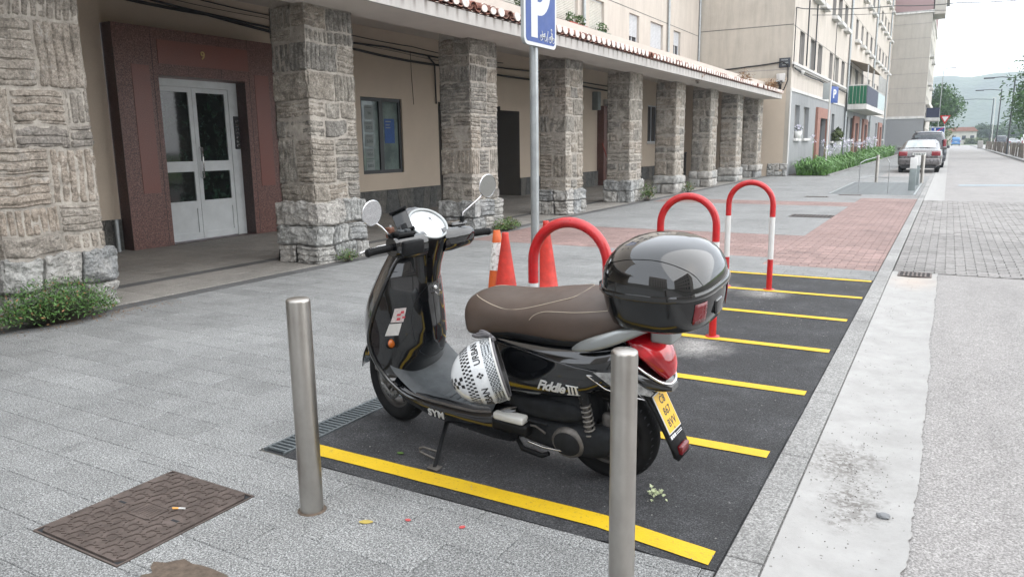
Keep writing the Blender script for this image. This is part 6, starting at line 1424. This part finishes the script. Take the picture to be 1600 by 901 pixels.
for s_ in (1, -1):
    rr = [sell(0, y*s_, 0, 0, 0)[:1] for y in (0,)]
    rings = []
    for (y, x, z, a, b_) in ((.05, 1.05, .975, .07, .06), (.10, 1.04, .975, .068, .058), (.15, 1.035, .978, .064, .054), (.20, 1.03, .98, .056, .050), (.222, 1.028, .982, .045, .04)):
        rings.append([(x+a*math.copysign(abs(math.cos(t))**.7, math.cos(t)), s_*y, z+b_*math.copysign(abs(math.sin(t))**.7, math.sin(t))) for t in [2*math.pi*k/20 for k in range(20)]])
    S(MB().loft(rings, 'gloss_black'), 'handlebar_shroud')
    g = MB(); g.tube([(1.028, s_*.22, .982), (1.026, s_*.29, .979), (1.024, s_*.345, .976)], .0165, 'rubber', 16); S(g, 'grip')
    mbr = MB()
    for q in range(9): mbr.lathe([(.0178, -.003), (.0178, .003)], 'matt_black', basis((1.026, s_*(.24+q*.011), .980), (1, 0, 0), (0, 0, 1)), 16)
    S(mbr, 'grip_ribs')
    S(MB().lathe([(0, .004), (.017, .004), (.019, -.006)], 'matt_black', basis((1.024, s_*.348, .976), (1, 0, 0), (0, 0, 1), (0, s_, 0)), 14), 'bar_end')
    S(MB().tube([(1.075, s_*.19, .985), (1.115, s_*.24, .975), (1.11, s_*.30, .968), (1.10, s_*.345, .963)], [.008, .007, .006, .007], 'steel_handle' if s_ > 0 else 'matt_black', 8), 'brake_lever')
    S(MB().bbox(.99, 1.05, min(s_*.12, s_*.2), max(s_*.12, s_*.2), .955, .985, .008, 'matt_black'), 'switch_housing')
    for q in range(3): S(MB().bbox(.982, .995, s_*(.13+q*.025)-.008, s_*(.13+q*.025)+.008, .962+.004*q, .982, .003, 'matt_black'), 'switch_button')
S(MB().bbox(.985, 1.075, .115, .205, 1.028, 1.046, .006, 'matt_black'), 'brake_reservoir'); S(MB().bbox(1.0, 1.03, .13, .155, 1.044, 1.056, .004, 'mat_grey'), 'switch_button'); S(MB().bbox(1.0, 1.03, .165, .19, 1.044, 1.056, .004, 'mat_grey'), 'switch_button'); S(MB().bbox(.955, .985, .09, .20, .945, 1.01, .008, 'matt_black'), 'switch_panel'); S(MB().bbox(1.02, 1.09, -.21, -.12, 1.03, 1.05, .01, 'gloss_black'), 'brake_reservoir')
S(MB().tube([(1.05, -.20, .965), (1.03, -.17, .93), (1.06, -.10, .925), (1.10, -.05, .90)], .006, 'black_cable', 6), 'brake_hose')
# mirrors
def mirror(cx, cy, cz, nrm, sx, stem, clamp):
    n_ = Vector(nrm).normalized(); xa = Vector((0, 0, 1)).cross(n_).normalized(); ya = n_.cross(xa); M = Matrix(((xa.x, ya.x, n_.x, cx), (xa.y, ya.y, n_.y, cy), (xa.z, ya.z, n_.z, cz), (0, 0, 0, 1)))
    P(MB().lathe([(0, -.022), (.03, -.018), (.050, -.008), (.056, .0), (.057, .004), (.0545, .006)], 'chrome', M, 36), 'mirror_shell')
    P(MB().lathe([(0, .0045), (.055, .0045)], 'mirror_glass', M, 36), 'mirror_glass'); P(MB().tube(stem, .0045, 'chrome', 8), 'mirror_stem'); P(MB().tube(clamp, .012, 'matt_black', 10), 'stem_boot')
cdir = Minv.to_3x3() @ (Vector((0, 0, EYE))-Vector((-2.2, 3.1, 1.15)))
mirror(1.082, .30, 1.180, (-1, .05, -.10), 1, [(1.03+.06, .20, 1.05), (1.10, .235, 1.10), (1.11, .28, 1.14)], [(1.085, .195, 1.035), (1.09, .2, 1.06)])
mirror(.935, -.33, 1.175, (-.96, .12, .0), 1, [(.995, -.195, 1.04), (.99, -.20, 1.07), (.955, -.28, 1.12), (.945, -.315, 1.145)], [(.995, -.192, 1.01), (.995, -.195, 1.055)])
# phone clamp
pc = Vector((1.105, .10, 1.095)); R3_ = SM.inverted().to_3x3(); vC = (SM.inverted() @ Vector((0, 0, EYE))-pc).normalized(); vR = R3_ @ cr; vU = R3_ @ cu
pn_ = (vC+.35*vU-.25*vR).normalized(); pyv = (vR*-.42+vU*.9); pyv = (pyv-pn_*pyv.dot(pn_)).normalized(); pxv = pyv.cross(pn_)
PM = Matrix(((pxv.x, pyv.x, pn_.x, pc.x), (pxv.y, pyv.y, pn_.y, pc.y), (pxv.z, pyv.z, pn_.z, pc.z), (0, 0, 0, 1)))
P(MB().bbox(-.036, .036, -.055, .055, -.006, 0, .003, 'matt_black', PM), 'phone_clamp_plate'); P(MB().bbox(-.042, .042, .05, .058, -.008, .016, .002, 'matt_black', PM), 'clamp_jaw'); P(MB().bbox(-.042, .042, -.060, -.052, -.008, .016, .002, 'matt_black', PM), 'clamp_jaw'); P(MB().bbox(-.014, .014, -.07, -.02, 0, .012, .003, 'matt_black', PM), 'clamp_latch'); P(MB().bbox(-.034, .034, -.05, .05, .0, .001, .0003, 'case_smoke', PM), 'clamp_pad')
P(MB().tube([tuple(pc-pn_*.006), tuple(pc-pn_*.04), (1.10, .13, 1.045)], .009, 'matt_black', 8), 'clamp_arm')
P(MB().bbox(1.09, 1.125, .165, .195, 1.035, 1.085, .006, 'rust_clamp'), 'mirror_clamp'); P(MB().tube([(1.10, .18, 1.08), (1.10, .18, 1.095)], .006, 'chrome', 8), 'clamp_bolt')
# ------------------------------------------------------------------ top case
def case_ring(z, kx, ky, dx=0, n_=2.7, k=56):
    out = []
    for i in range(k):
        t = 2*math.pi*i/k; c, s_ = math.cos(t), math.sin(t); m_ = n_
        out.append((-.205+dx+kx*math.copysign(abs(c)**(2/m_), c), ky*math.copysign(abs(s_)**(2/m_), s_), z))
    return out
tc = empty('top_case'); tc.parent = sc_; tag(tc, 'rounded glossy black top case with smoked lower half')
MB().loft([case_ring(z, a, b_, d, n_) for z, a, b_, d, n_ in ((.770, .12, .13, .0, 2.5), (.774, .165, .175, .0, 2.6), (.79, .19, .198, 0, 2.7), (.83, .202, .212, 0, 2.8), (.88, .210, .221, 0, 2.8), (.915, .213, .225, 0, 2.8))], 'case_smoke').build('case_base', tc)
MB().loft([case_ring(z, a, b_, d, n_) for z, a, b_, d, n_ in ((.910, .215, .227, 0, 2.8), (.913, .221, .233, 0, 2.8), (.925, .224, .236, 0, 2.75), (.936, .220, .233, 0, 2.7))], 'case_black').build('lid_rim', tc)
lid = [(.936, .216, .229, 0, 2.7), (.960, .214, .227, 0, 2.65), (.985, .209, .222, .001, 2.6), (1.01, .200, .212, .002, 2.5), (1.035, .184, .196, .003, 2.45), (1.058, .160, .172, .005, 2.4), (1.076, .126, .138, .007, 2.3), (1.088, .085, .095, .008, 2.2), (1.094, .04, .046, .009, 2.1), (1.0955, .008, .01, .009, 2)]
MB().loft([case_ring(*q) for q in lid], 'case_black').build('lid', tc)
MB().bbox(-.419, -.405, -.03, .03, .82, .875, .006, 'case_black').build('lock_plate', tc)
for s_ in (1, -1):
    mb = MB(); vs = []; nn = 6
    for i in range(5):
        z = .818+.076*i/4; a_ = .197+(z-.80)*.145; b_ = a_+.010
        for k in range(nn+1):
            y = .095+.055*k/nn; x = -.205-(a_+.004)*(1-(y/b_)**2.8)**(1/2.8); vs.append((x, s_*y, z))
    mb.add(vs, [(i*(nn+1)+k, i*(nn+1)+k+1, (i+1)*(nn+1)+k+1, (i+1)*(nn+1)+k) for i in range(4) for k in range(nn)], 'reflector_red', True); o = mb.build('reflector', tc); md = o.modifiers.new('s', 'SOLIDIFY'); md.thickness = .003; md.offset = 0
# raised moulding line curving over the lid
def lid_pt(ang, zi, lift=.0012):
    for i in range(len(lid)-1):
        if lid[i][0] <= zi <= lid[i+1][0]:
            t = (zi-lid[i][0])/(lid[i+1][0]-lid[i][0]); a, b_, d, n_ = [lid[i][k]*(1-t)+lid[i+1][k]*t for k in (1, 2, 3, 4)]
            c, s_ = math.cos(ang), math.sin(ang); return (-.205+d+(a+lift)*math.copysign(abs(c)**(2/n_), c), (b_+lift)*math.copysign(abs(s_)**(2/n_), s_), zi+lift)
for s_ in (1, -1):
    pts = [lid_pt(s_*R(a), z) for a, z in ((12, .965), (30, .995), (55, 1.03), (80, 1.05), (105, 1.052), (128, 1.035), (146, 1.00), (156, .955))]
    MB().tube(smooth(pts), .0012, 'case_black', 6).build('lid_moulding', tc)
for y in (.08, -.08): MB().bbox(-.0, .02, y-.03, y+.03, .89, .93, .006, 'matt_black').build('hinge', tc)
# ------------------------------------------------------------------ helmet hanging from the seat hook
hc = Vector((.452, .30, .555)); hcam = (SM.inverted() @ Vector((0, 0, EYE))-hc).normalized(); R3 = SM.inverted().to_3x3(); hR = R3 @ cr; hU = R3 @ cu
hup = (hR*-.956+hU*-.293+hcam*-.03).normalized(); hside = hU.copy(); hside = (hside-hup*hside.dot(hup)).normalized(); hf = hside.cross(hup)
HM0 = Matrix(((hf.x, hside.x, hup.x, hc.x), (hf.y, hside.y, hup.y, hc.y), (hf.z, hside.z, hup.z, hc.z), (0, 0, 0, 1))); HM = SM @ HM0
he = empty('helmet', label='white open face helmet with black checker pattern hanging below the front of the scooter seat', cat='helmet'); he.matrix_world = HM
HR = (.138, .136, .170)
def hpt(th, ph, g=0):
    """th: angle from the crown (0) to the rim, ph: round the helmet"""
    return Vector(((HR[0]+g)*math.sin(th)*math.cos(ph), (HR[1]+g)*math.sin(th)*math.sin(ph), (HR[2]+g)*math.cos(th)))
def hband(t0, t1, m, g=0, n=24, k=56, name='x'):
    mb = MB(); vs = [hpt(t0+(t1-t0)*i/n, 2*math.pi*j/k, g) for i in range(n+1) for j in range(k)]
    mb.add(vs, [(i*k+j, i*k+(j+1) % k, (i+1)*k+(j+1) % k, (i+1)*k+j) for i in range(n) for j in range(k)], m, True); return mb
hband(.0, R(91), 'helmet_white').build('shell', he, weld=True)
hband(R(88), R(102), 'helmet_weave', .0014, 6).build('patterned_band', he)
mb = MB(); mb.tube([hpt(R(102.5), 2*math.pi*j/48, .002) for j in range(49)], .0045, 'plate_white', 6); mb.build('rim_trim', he)
mb = hband(R(102), R(108), 'helmet_lining', -.006, 5); mb.v += []; mb.build('lining', he)
k = 40; mb = MB(); ring_o = [hpt(R(107), 2*math.pi*j/k, -.008) for j in range(k)]; ring_i = [hpt(R(107), 2*math.pi*j/k, -.03)+Vector((0, 0, .04)) for j in range(k)]
mb.loft([ring_o, ring_i], 'helmet_black', cap=False); mb.add(ring_i, [tuple(range(k))], 'helmet_black'); mb.build('opening', he)
cH = HM0.to_3x3().inverted() @ hcam; uH = HM0.to_3x3().inverted() @ hU
PH0 = math.atan2(cH.y, cH.x); PS = 1 if (-math.sin(PH0)*uH.x+math.cos(PH0)*uH.y) > 0 else -1   # PS: sense in which the angle runs upwards
PH0 -= PS*R(8)     # meridian that faces the street side
def hquad(mb, t0, t1, p0, p1, m='helmet_black', g=.0012, rot=0):
    n = 3; vs = [hpt(t0+(t1-t0)*i/n, p0+(p1-p0)*j/n, g) for i in range(n+1) for j in range(n+1)]
    mb.add(vs, [(i*4+j, i*4+j+1, (i+1)*4+j+1, (i+1)*4+j) for i in range(n) for j in range(n)], m)
row = 0
for r_ in range(44):                       # ring of small checks
    for c_ in range(3):
        if (r_+c_) % 2: continue
        p = 2*math.pi*r_/88*1.0+PH0-R(90); t = R(53+c_*5.2)
        mb = MB(); hquad(mb, t, t+R(4.6), p, p+R(3.9)); mb.build('small_check', he)
for r_ in range(10):                       # large checks over the crown
    for c_ in range(3):
        if (r_+c_) % 2: continue
        t = R(50-r_*6.4)
        if t < R(6): continue
        s_ = .0158/max(.2, math.sin(t)); mb = MB(); p = PH0+(c_-1.5)*s_*1.02*1.0/.14*1.05
        hquad(mb, t-R(6.4), t, p, p+s_/.14); mb.build('large_check', he)
for (a, b_) in ((-1, 0), (1, 0), (0, -1), (0, 1)):
    t = R(78)+a*R(3.2); p = PH0+b_*R(3.2)+PS*R(5); mb = MB(); vs = [hpt(t-R(2.4), p, .0012), hpt(t, p+R(2.4), .0012), hpt(t+R(2.4), p, .0012), hpt(t, p-R(2.4), .0012)]; mb.add(vs, [(0, 1, 2, 3)], 'helmet_black'); mb.build('diamond', he)
def htext(txt, t, p, size):
    vs, fs = text_geo(txt, size, depth=.001, offset=.0004, sx=1.05); mb = MB(); mb.add([hpt(t-v.y/.15, p+PS*v.x/(.138), .0012+v.z) for v in vs], fs, 'helmet_black'); mb.build('lettering', he)
htext('URBAN', R(79), PH0+PS*R(50), .036); htext('URBAN', R(79), PH0-PS*R(44), .036)
mb = MB(); rg = random.Random(4)
for q in range(3):
    rings = []
    for i in range(9):
        t = i/8; c = hpt(R(108), PH0+PS*R(70+q*8), .004).lerp(HM0.inverted() @ Vector((.60+.01*q, .165, .655)), t)+Vector((0, .012*math.sin(t*3+q), .01*q)); rings.append(c)
    mb.tube(rings, .009, 'helmet_lining', 6)
mb.build('chin_strap', he)
cp = hpt(R(104), PH0-R(64), .0); MB().lathe([(0, .004), (.005, .003), (.006, 0)], 'helmet_black', Matrix.Translation(hpt(R(98), PH0+PS*R(55), .001)), 10).build('stud', he)
# ------------------------------------------------------------------ street furniture near the scooter
def bollard(x, y, r, h_, label, tilt=(0, 0)):
    b_ = empty('steel_bollard', (x, y, 0), label=label, cat='bollard', group='brushed steel bollards'); b_.rotation_euler = (tilt[0], tilt[1], 0)
    mb = MB(); mb.lathe([(r, -.01), (r, h_-.012)], 'brushed_steel', seg=40); mb.lathe([(r, h_-.012), (r-.001, h_-.004), (r-.006, h_), (0, h_+.001)], 'brushed_steel', seg=40); mb.build('tube', b_, weld=True)
    MB().lathe([(r+.012, 0), (r+.010, .003), (r, .004)], 'dirt_patch', seg=24).build('mortar_collar', b_); return b_
bollard(-2.095, 2.01, .0455, .862, 'nearer left steel bollard standing by the corner of the yellow line')
bollard(-.7325, 1.89, .0375, .862, 'steel bollard in front of the scooter rear wheel, its base below the frame')
bollard(-2.08, 28.75, .05, .92, 'far steel bollard with bright top left of the silver car')
bollard(-.70, 28.5, .05, .92, 'far steel bollard right of the grey box posts')
def hoop(y, label):
    x0, x1, r = -1.84, -1.42, .027; h_ = empty('parking_hoop', ((x0+x1)/2, y, 0), label=label, cat='parking hoop', group='red and white parking hoops'); a = (x1-x0)/2; ht = 1.035-a
    for s_ in (-1, 1):
        MB().tube([(s_*a, 0, 0), (s_*a, 0, .30)], r, 'red_paint', 18).build('lower_leg', h_); MB().tube([(s_*a, 0, .30), (s_*a, 0, .71)], r-.0004, 'white_paint', 18).build('white_sleeve', h_)
        MB().lathe([(.052, 0), (.052, .006), (.03, .008)], 'red_paint', Matrix.Translation((s_*a, 0, .001)), 20).build('foot_flange', h_)
    pts = [(-a, 0, .71), (-a, 0, .76)]+[(-a*math.cos(t), 0, ht+a*math.sin(t)) for t in [math.pi*i/20 for i in range(21)]]+[(a, 0, .76), (a, 0, .71)]
    MB().tube(pts, r, 'red_paint', 18).build('red_arch', h_)
hoop(3.42, 'nearest red and white hoop, partly hidden behind the scooter seat and top case'); hoop(5.45, 'middle red and white hoop just above the black top case'); hoop(7.5, 'farthest red and white hoop, fully visible beside the brick paving')
# sign
sg = empty('parking_sign', (-2.5, 4.68, 0), label='tall grey pole with blue P parking sign for motorcycles and bicycles behind the scooter', cat='sign')
MB().tube([(0, 0, 0), (0, 0, 2.75)], .0295, 'galvanised', 20).build('pole', sg)
def rrect(x0, x1, z0, z1, r, n=6):
    o = []
    for (cx, cz, a0) in ((x1-r, z1-r, 0), (x0+r, z1-r, 90), (x0+r, z0+r, 180), (x1-r, z0+r, 270)): o += [(cx+r*math.cos(R(a0+90*i/n)), cz+r*math.sin(R(a0+90*i/n))) for i in range(n+1)]
    return o
SB = basis((.05, 0, 0), (0, 1, 0), (0, 0, 1)); W0, W1, Z0, Z1 = -.228, .236, 2.068, 2.74
MB().prism(rrect(W0, W1, Z0, Z1, .045), .022, 'sign_grey', basis((.028, 0, 0), (0, 1, 0), (0, 0, 1))).build('sign_back', sg)
pl_ = MB().prism(rrect(W0, W1, Z0, Z1, .045), .003, 'sign_white', SB).build('sign_plate', sg)
MB().prism(rrect(W0+.022, W1-.022, Z0+.022, Z1-.022, .03), .0012, 'sign_blue', basis((.0532, 0, 0), (0, 1, 0), (0, 0, 1))).build('blue_field', pl_)
y0, y1, z0, zb, zt = -.135, -.045, 2.12, 2.265, 2.62; rb = (zt-zb)/2; zc = (zt+zb)/2; PC = -.02
out = [(y0, z0), (y1, z0), (y1, zb)]+[(PC+.16*math.cos(t)*1.0, zc+rb*math.sin(t)) for t in [R(-90+i*15) for i in range(13)]]+[(y0, zt)]
mb = MB(); M_ = basis((.0546, 0, 0), (0, 1, 0), (0, 0, 1))
mb.box(.0546, .0556, y0, y1, z0, zt, 'sign_white')
n = 14; vs = []
for i in range(n+1):
    t = R(-90+180*i/n); vs += [(.0553, PC+.165*math.cos(t), zc+rb*math.sin(t)), (.0553, PC+.075*math.cos(t), zc+(rb-.085)*math.sin(t))]
mb.add(vs, [(2*i, 2*i+2, 2*i+3, 2*i+1) for i in range(n)], 'sign_white')
mb.box(.0546, .0554, y1, PC, zb, zb+.085, 'sign_white'); mb.box(.0546, .0554, y1, PC, zt-.085, zt, 'sign_white'); mb.build('letter_P', pl_)
mb = MB(); X = .0556
def ring2(cy, cz, r): mb.tube([(X, cy+r*math.cos(t), cz+r*math.sin(t)) for t in [2*math.pi*i/14 for i in range(15)]], .0026, 'sign_white', 4, cap=False)
def seg2(*p, w=.0028): mb.tube([(X, a, b_) for a, b_ in p], w, 'sign_white', 4)
ring2(.005, 2.128, .017); ring2(.062, 2.128, .017); seg2((.005, 2.128), (.022, 2.152), (.045, 2.150), (.062, 2.128)); seg2((.022, 2.152), (.015, 2.172)); seg2((.02, 2.138), (.045, 2.138), w=.006); seg2((.045, 2.15), (.058, 2.158), w=.005)
seg2((.088, 2.105), (.104, 2.18)); ring2(.135, 2.125, .018); ring2(.185, 2.125, .018); seg2((.135, 2.125), (.150, 2.152), (.172, 2.15), (.185, 2.125)); seg2((.150, 2.152), (.160, 2.125), (.172, 2.15)); seg2((.165, 2.128), (.162, 2.155), (.152, 2.175), (.170, 2.165), w=.005); ring2(.156, 2.192, .006)
mb.build('motorcycle_and_bicycle_symbols', pl_)
for z in (2.25, 2.55): MB().tube([(0, 0, z-.012), (0, 0, z+.012)], .034, 'galvanised', 16).build('clamp', sg)
# cones
def cone(x, y, h_, m, label, stripe=None, r0=.125, rz=.3, tilt=0):
    c = empty('traffic_cone', (x, y, 0), rz, label=label, cat='cone', group='traffic cones by the sign pole'); c.rotation_euler = (tilt, tilt*.6, rz)
    MB().bbox(-.17, .17, -.17, .17, 0, .028, .01, m).build('base', c); rt = .027
    rr = lambda z: r0+(rt-r0)*(z-.028)/(h_-.028)
    if stripe:
        a, b_ = stripe; MB().lathe([(rr(.028)+.01, .028), (rr(.04), .045), (rr(a), a)], m, seg=28).build('lower_body', c); MB().lathe([(rr(a)+.001, a), (rr(b_)+.001, b_)], 'cone_white', seg=28).build('reflective_band', c); MB().lathe([(rr(b_), b_), (rt, h_), (rt-.008, h_), (rt-.01, h_-.05)], m, seg=28).build('upper_body', c)
    else: MB().lathe([(rr(.028)+.012, .028), (rr(.045), .05), (rr(h_*.5), h_*.5), (rt, h_-.03), (rt, h_-.005), (rt-.004, h_), (rt-.014, h_), (rt-.016, h_-.04)], m, seg=28).build('body', c)
cone(-2.97, 5.06, .75, 'cone_red', 'plain red cone, front one of the pair left of the sign pole', rz=.2); cone(-3.06, 5.12, .755, 'cone_orange', 'faded orange cone with dirty white band, left of the plain red cone', (.44, .66), rz=.9, tilt=-.03); cone(-3.09, 5.99, .75, 'cone_red', 'plain red cone standing farther back, right of the sign pole', rz=.5)
# small litter
def bit(name, x, y, pts, th, m, label, cat, z=.002, rz=0):
    o = MB().prism(pts, th, m).build(name); o.location = (x, y, z); o.rotation_euler = (.06, .05, rz); tag(o, label, cat); return o
lp = [(.022*math.cos(t)*(1+.25*math.cos(2*t)), .013*math.sin(t)) for t in [2*math.pi*i/14 for i in range(14)]]
bit('leaf', -1.834, 2.031, lp, .002, 'leaf_yellow', 'small yellow oval leaf on the paving between the two near bollards', 'leaf', .003, .6)
bit('petal', -1.485, 2.174, [(x*.5, y*.7) for x, y in lp], .002, 'petal_pink', 'tiny pinkish red petal on the paving in front of the yellow line', 'petal', .003, 1.1)
bit('petal', -1.70, 2.12, [(x*.35, y*.9) for x, y in lp], .002, 'petal_pink', 'tiny brownish petal near the yellow oval leaf', 'petal', .003, 1.9)
bit('leaf', -2.13, 2.62, [(x*.6, y*.8) for x, y in lp], .002, 'leaf_green', 'tiny green leaf lying on the black asphalt by the yellow line', 'leaf', .003, .3)
cg = empty('cigarette_butt', (-2.553, 1.742, .016), R(25), label='orange and white cigarette butt lying on the manhole cover', cat='cigarette butt'); MB().tube([(-.026, 0, 0), (.0, 0, 0)], .004, 'filter_orange', 8).build('filter', cg); MB().tube([(.0, 0, 0), (.026, 0, 0)], .004, 'white_trim', 8).build('paper', cg)
mb = MB(); bm_ = bmesh.new(); bmesh.ops.create_icosphere(bm_, subdivisions=2, radius=1)
vs = [Vector((v.co.x*.026, v.co.y*.018, v.co.z*.012+.008))*(1+.3*pn(v.co.x*2, v.co.y*2, v.co.z)) for v in bm_.verts]; mb.add(vs, [tuple(v.index for v in f.verts) for f in bm_.faces], 'pebble'); o = mb.build('stone'); o.location = (-.105, 3.02, -.006); tag(o, 'single grey pebble on the pale gutter', 'stone')
fb = empty('fallen_blossom', (-.93, 2.76, 0), label='pale greenish fallen blossom on the asphalt beside the right near bollard', cat='blossom'); rg = random.Random(2)
for q in range(24):
    mb = MB(); c = Vector((rg.gauss(0, .022), rg.gauss(0, .018), rg.uniform(.004, .03))); leaf_cloud(mb, c, (.004, .004, .004), 5, .008, 'flower_green', rg, hollow=0); mb.build('floret', fb)
mb = MB(); rg = random.Random(6)      # grit on gutter, bay and kerb
for i in range(900):
    t = rg.random()
    if t < .45: x, y = rg.uniform(-.42, -.02), 2+rg.random()**1.5*7.5
    elif t < .8: x, y = rg.uniform(-2.6, -.6), rg.uniform(2.35, 8.4)
    else: x, y = rg.uniform(-6.4, -2.2), rg.uniform(.9, 6)
    if t < .25: x, y = -.25+rg.gauss(0, .07), 3.3+rg.gauss(0, .3)
    s_ = rg.uniform(.0015, .005); q = Vector((x, y, .003)); a = rg.random()*3
    d = Vector((math.cos(a), math.sin(a), 0))*s_; e = Vector((-d.y, d.x, 0))*.7; tp_ = q+Vector((0, 0, s_*.8))
    mb.add([q-d, q-e, q+d, q+e, tp_], [(0, 1, 4), (1, 2, 4), (2, 3, 4), (3, 0, 4)], 'grit_dark' if (t < .45 or rg.random() < .2) else 'grit_pale')
mb.build('grit', kind='stuff')
mb = MB(); n = 26; vs = [(0, 0, .003)]
for i in range(n): a = 2*math.pi*i/n; r_ = .14*(1+.35*pn(math.cos(a)*2, math.sin(a)*2, 1)); vs.append((r_*1.2*math.cos(a), r_*.7*math.sin(a), .0015))
mb.add(vs, [(0, 1+i, 1+(i+1) % n) for i in range(n)], 'dirt_patch'); o = mb.build('broken_paving_patch'); o.location = (-2.12, 1.43, 0); o['kind'] = 'structure'
# leaf litter under the shrub
mb = MB(); rg = random.Random(31)
for i in range(420):
    q = Vector((-6.30+rg.gauss(0, .09), 3.75+rg.gauss(0, .38), .004+rg.random()*.006)); a = rg.random()*6; s_ = rg.uniform(.006, .014); d = Vector((math.cos(a), math.sin(a), rg.gauss(0, .3)))*s_; e = Vector((-d.y, d.x, 0))*.4; mb.add([q-d, q-e, q+d, q+e], [(0, 1, 2, 3)], 'leaf_dry')
mb.build('leaf_litter', kind='stuff')
# ------------------------------------------------------------------ air
m = bpy.data.materials.new('haze_air'); m.use_nodes = True; nt_ = m.node_tree; nt_.nodes.remove(nt_.nodes['Principled BSDF'])
vol = nt_.nodes.new('ShaderNodeVolumePrincipled'); vol.inputs['Color'].default_value = (.80, .90, 1, 1); vol.inputs['Density'].default_value = .0007; vol.inputs['Anisotropy'].default_value = .2
nt_.links.new(vol.outputs[0], nt_.nodes['Material Output'].inputs['Volume']); MATS['haze_air'] = m
MB().box(-270, 400, -62, 955, -4, 62, 'haze_air').build('haze', kind='stuff')
# keep hidden sides from costing anything
for me in bpy.data.meshes: pass
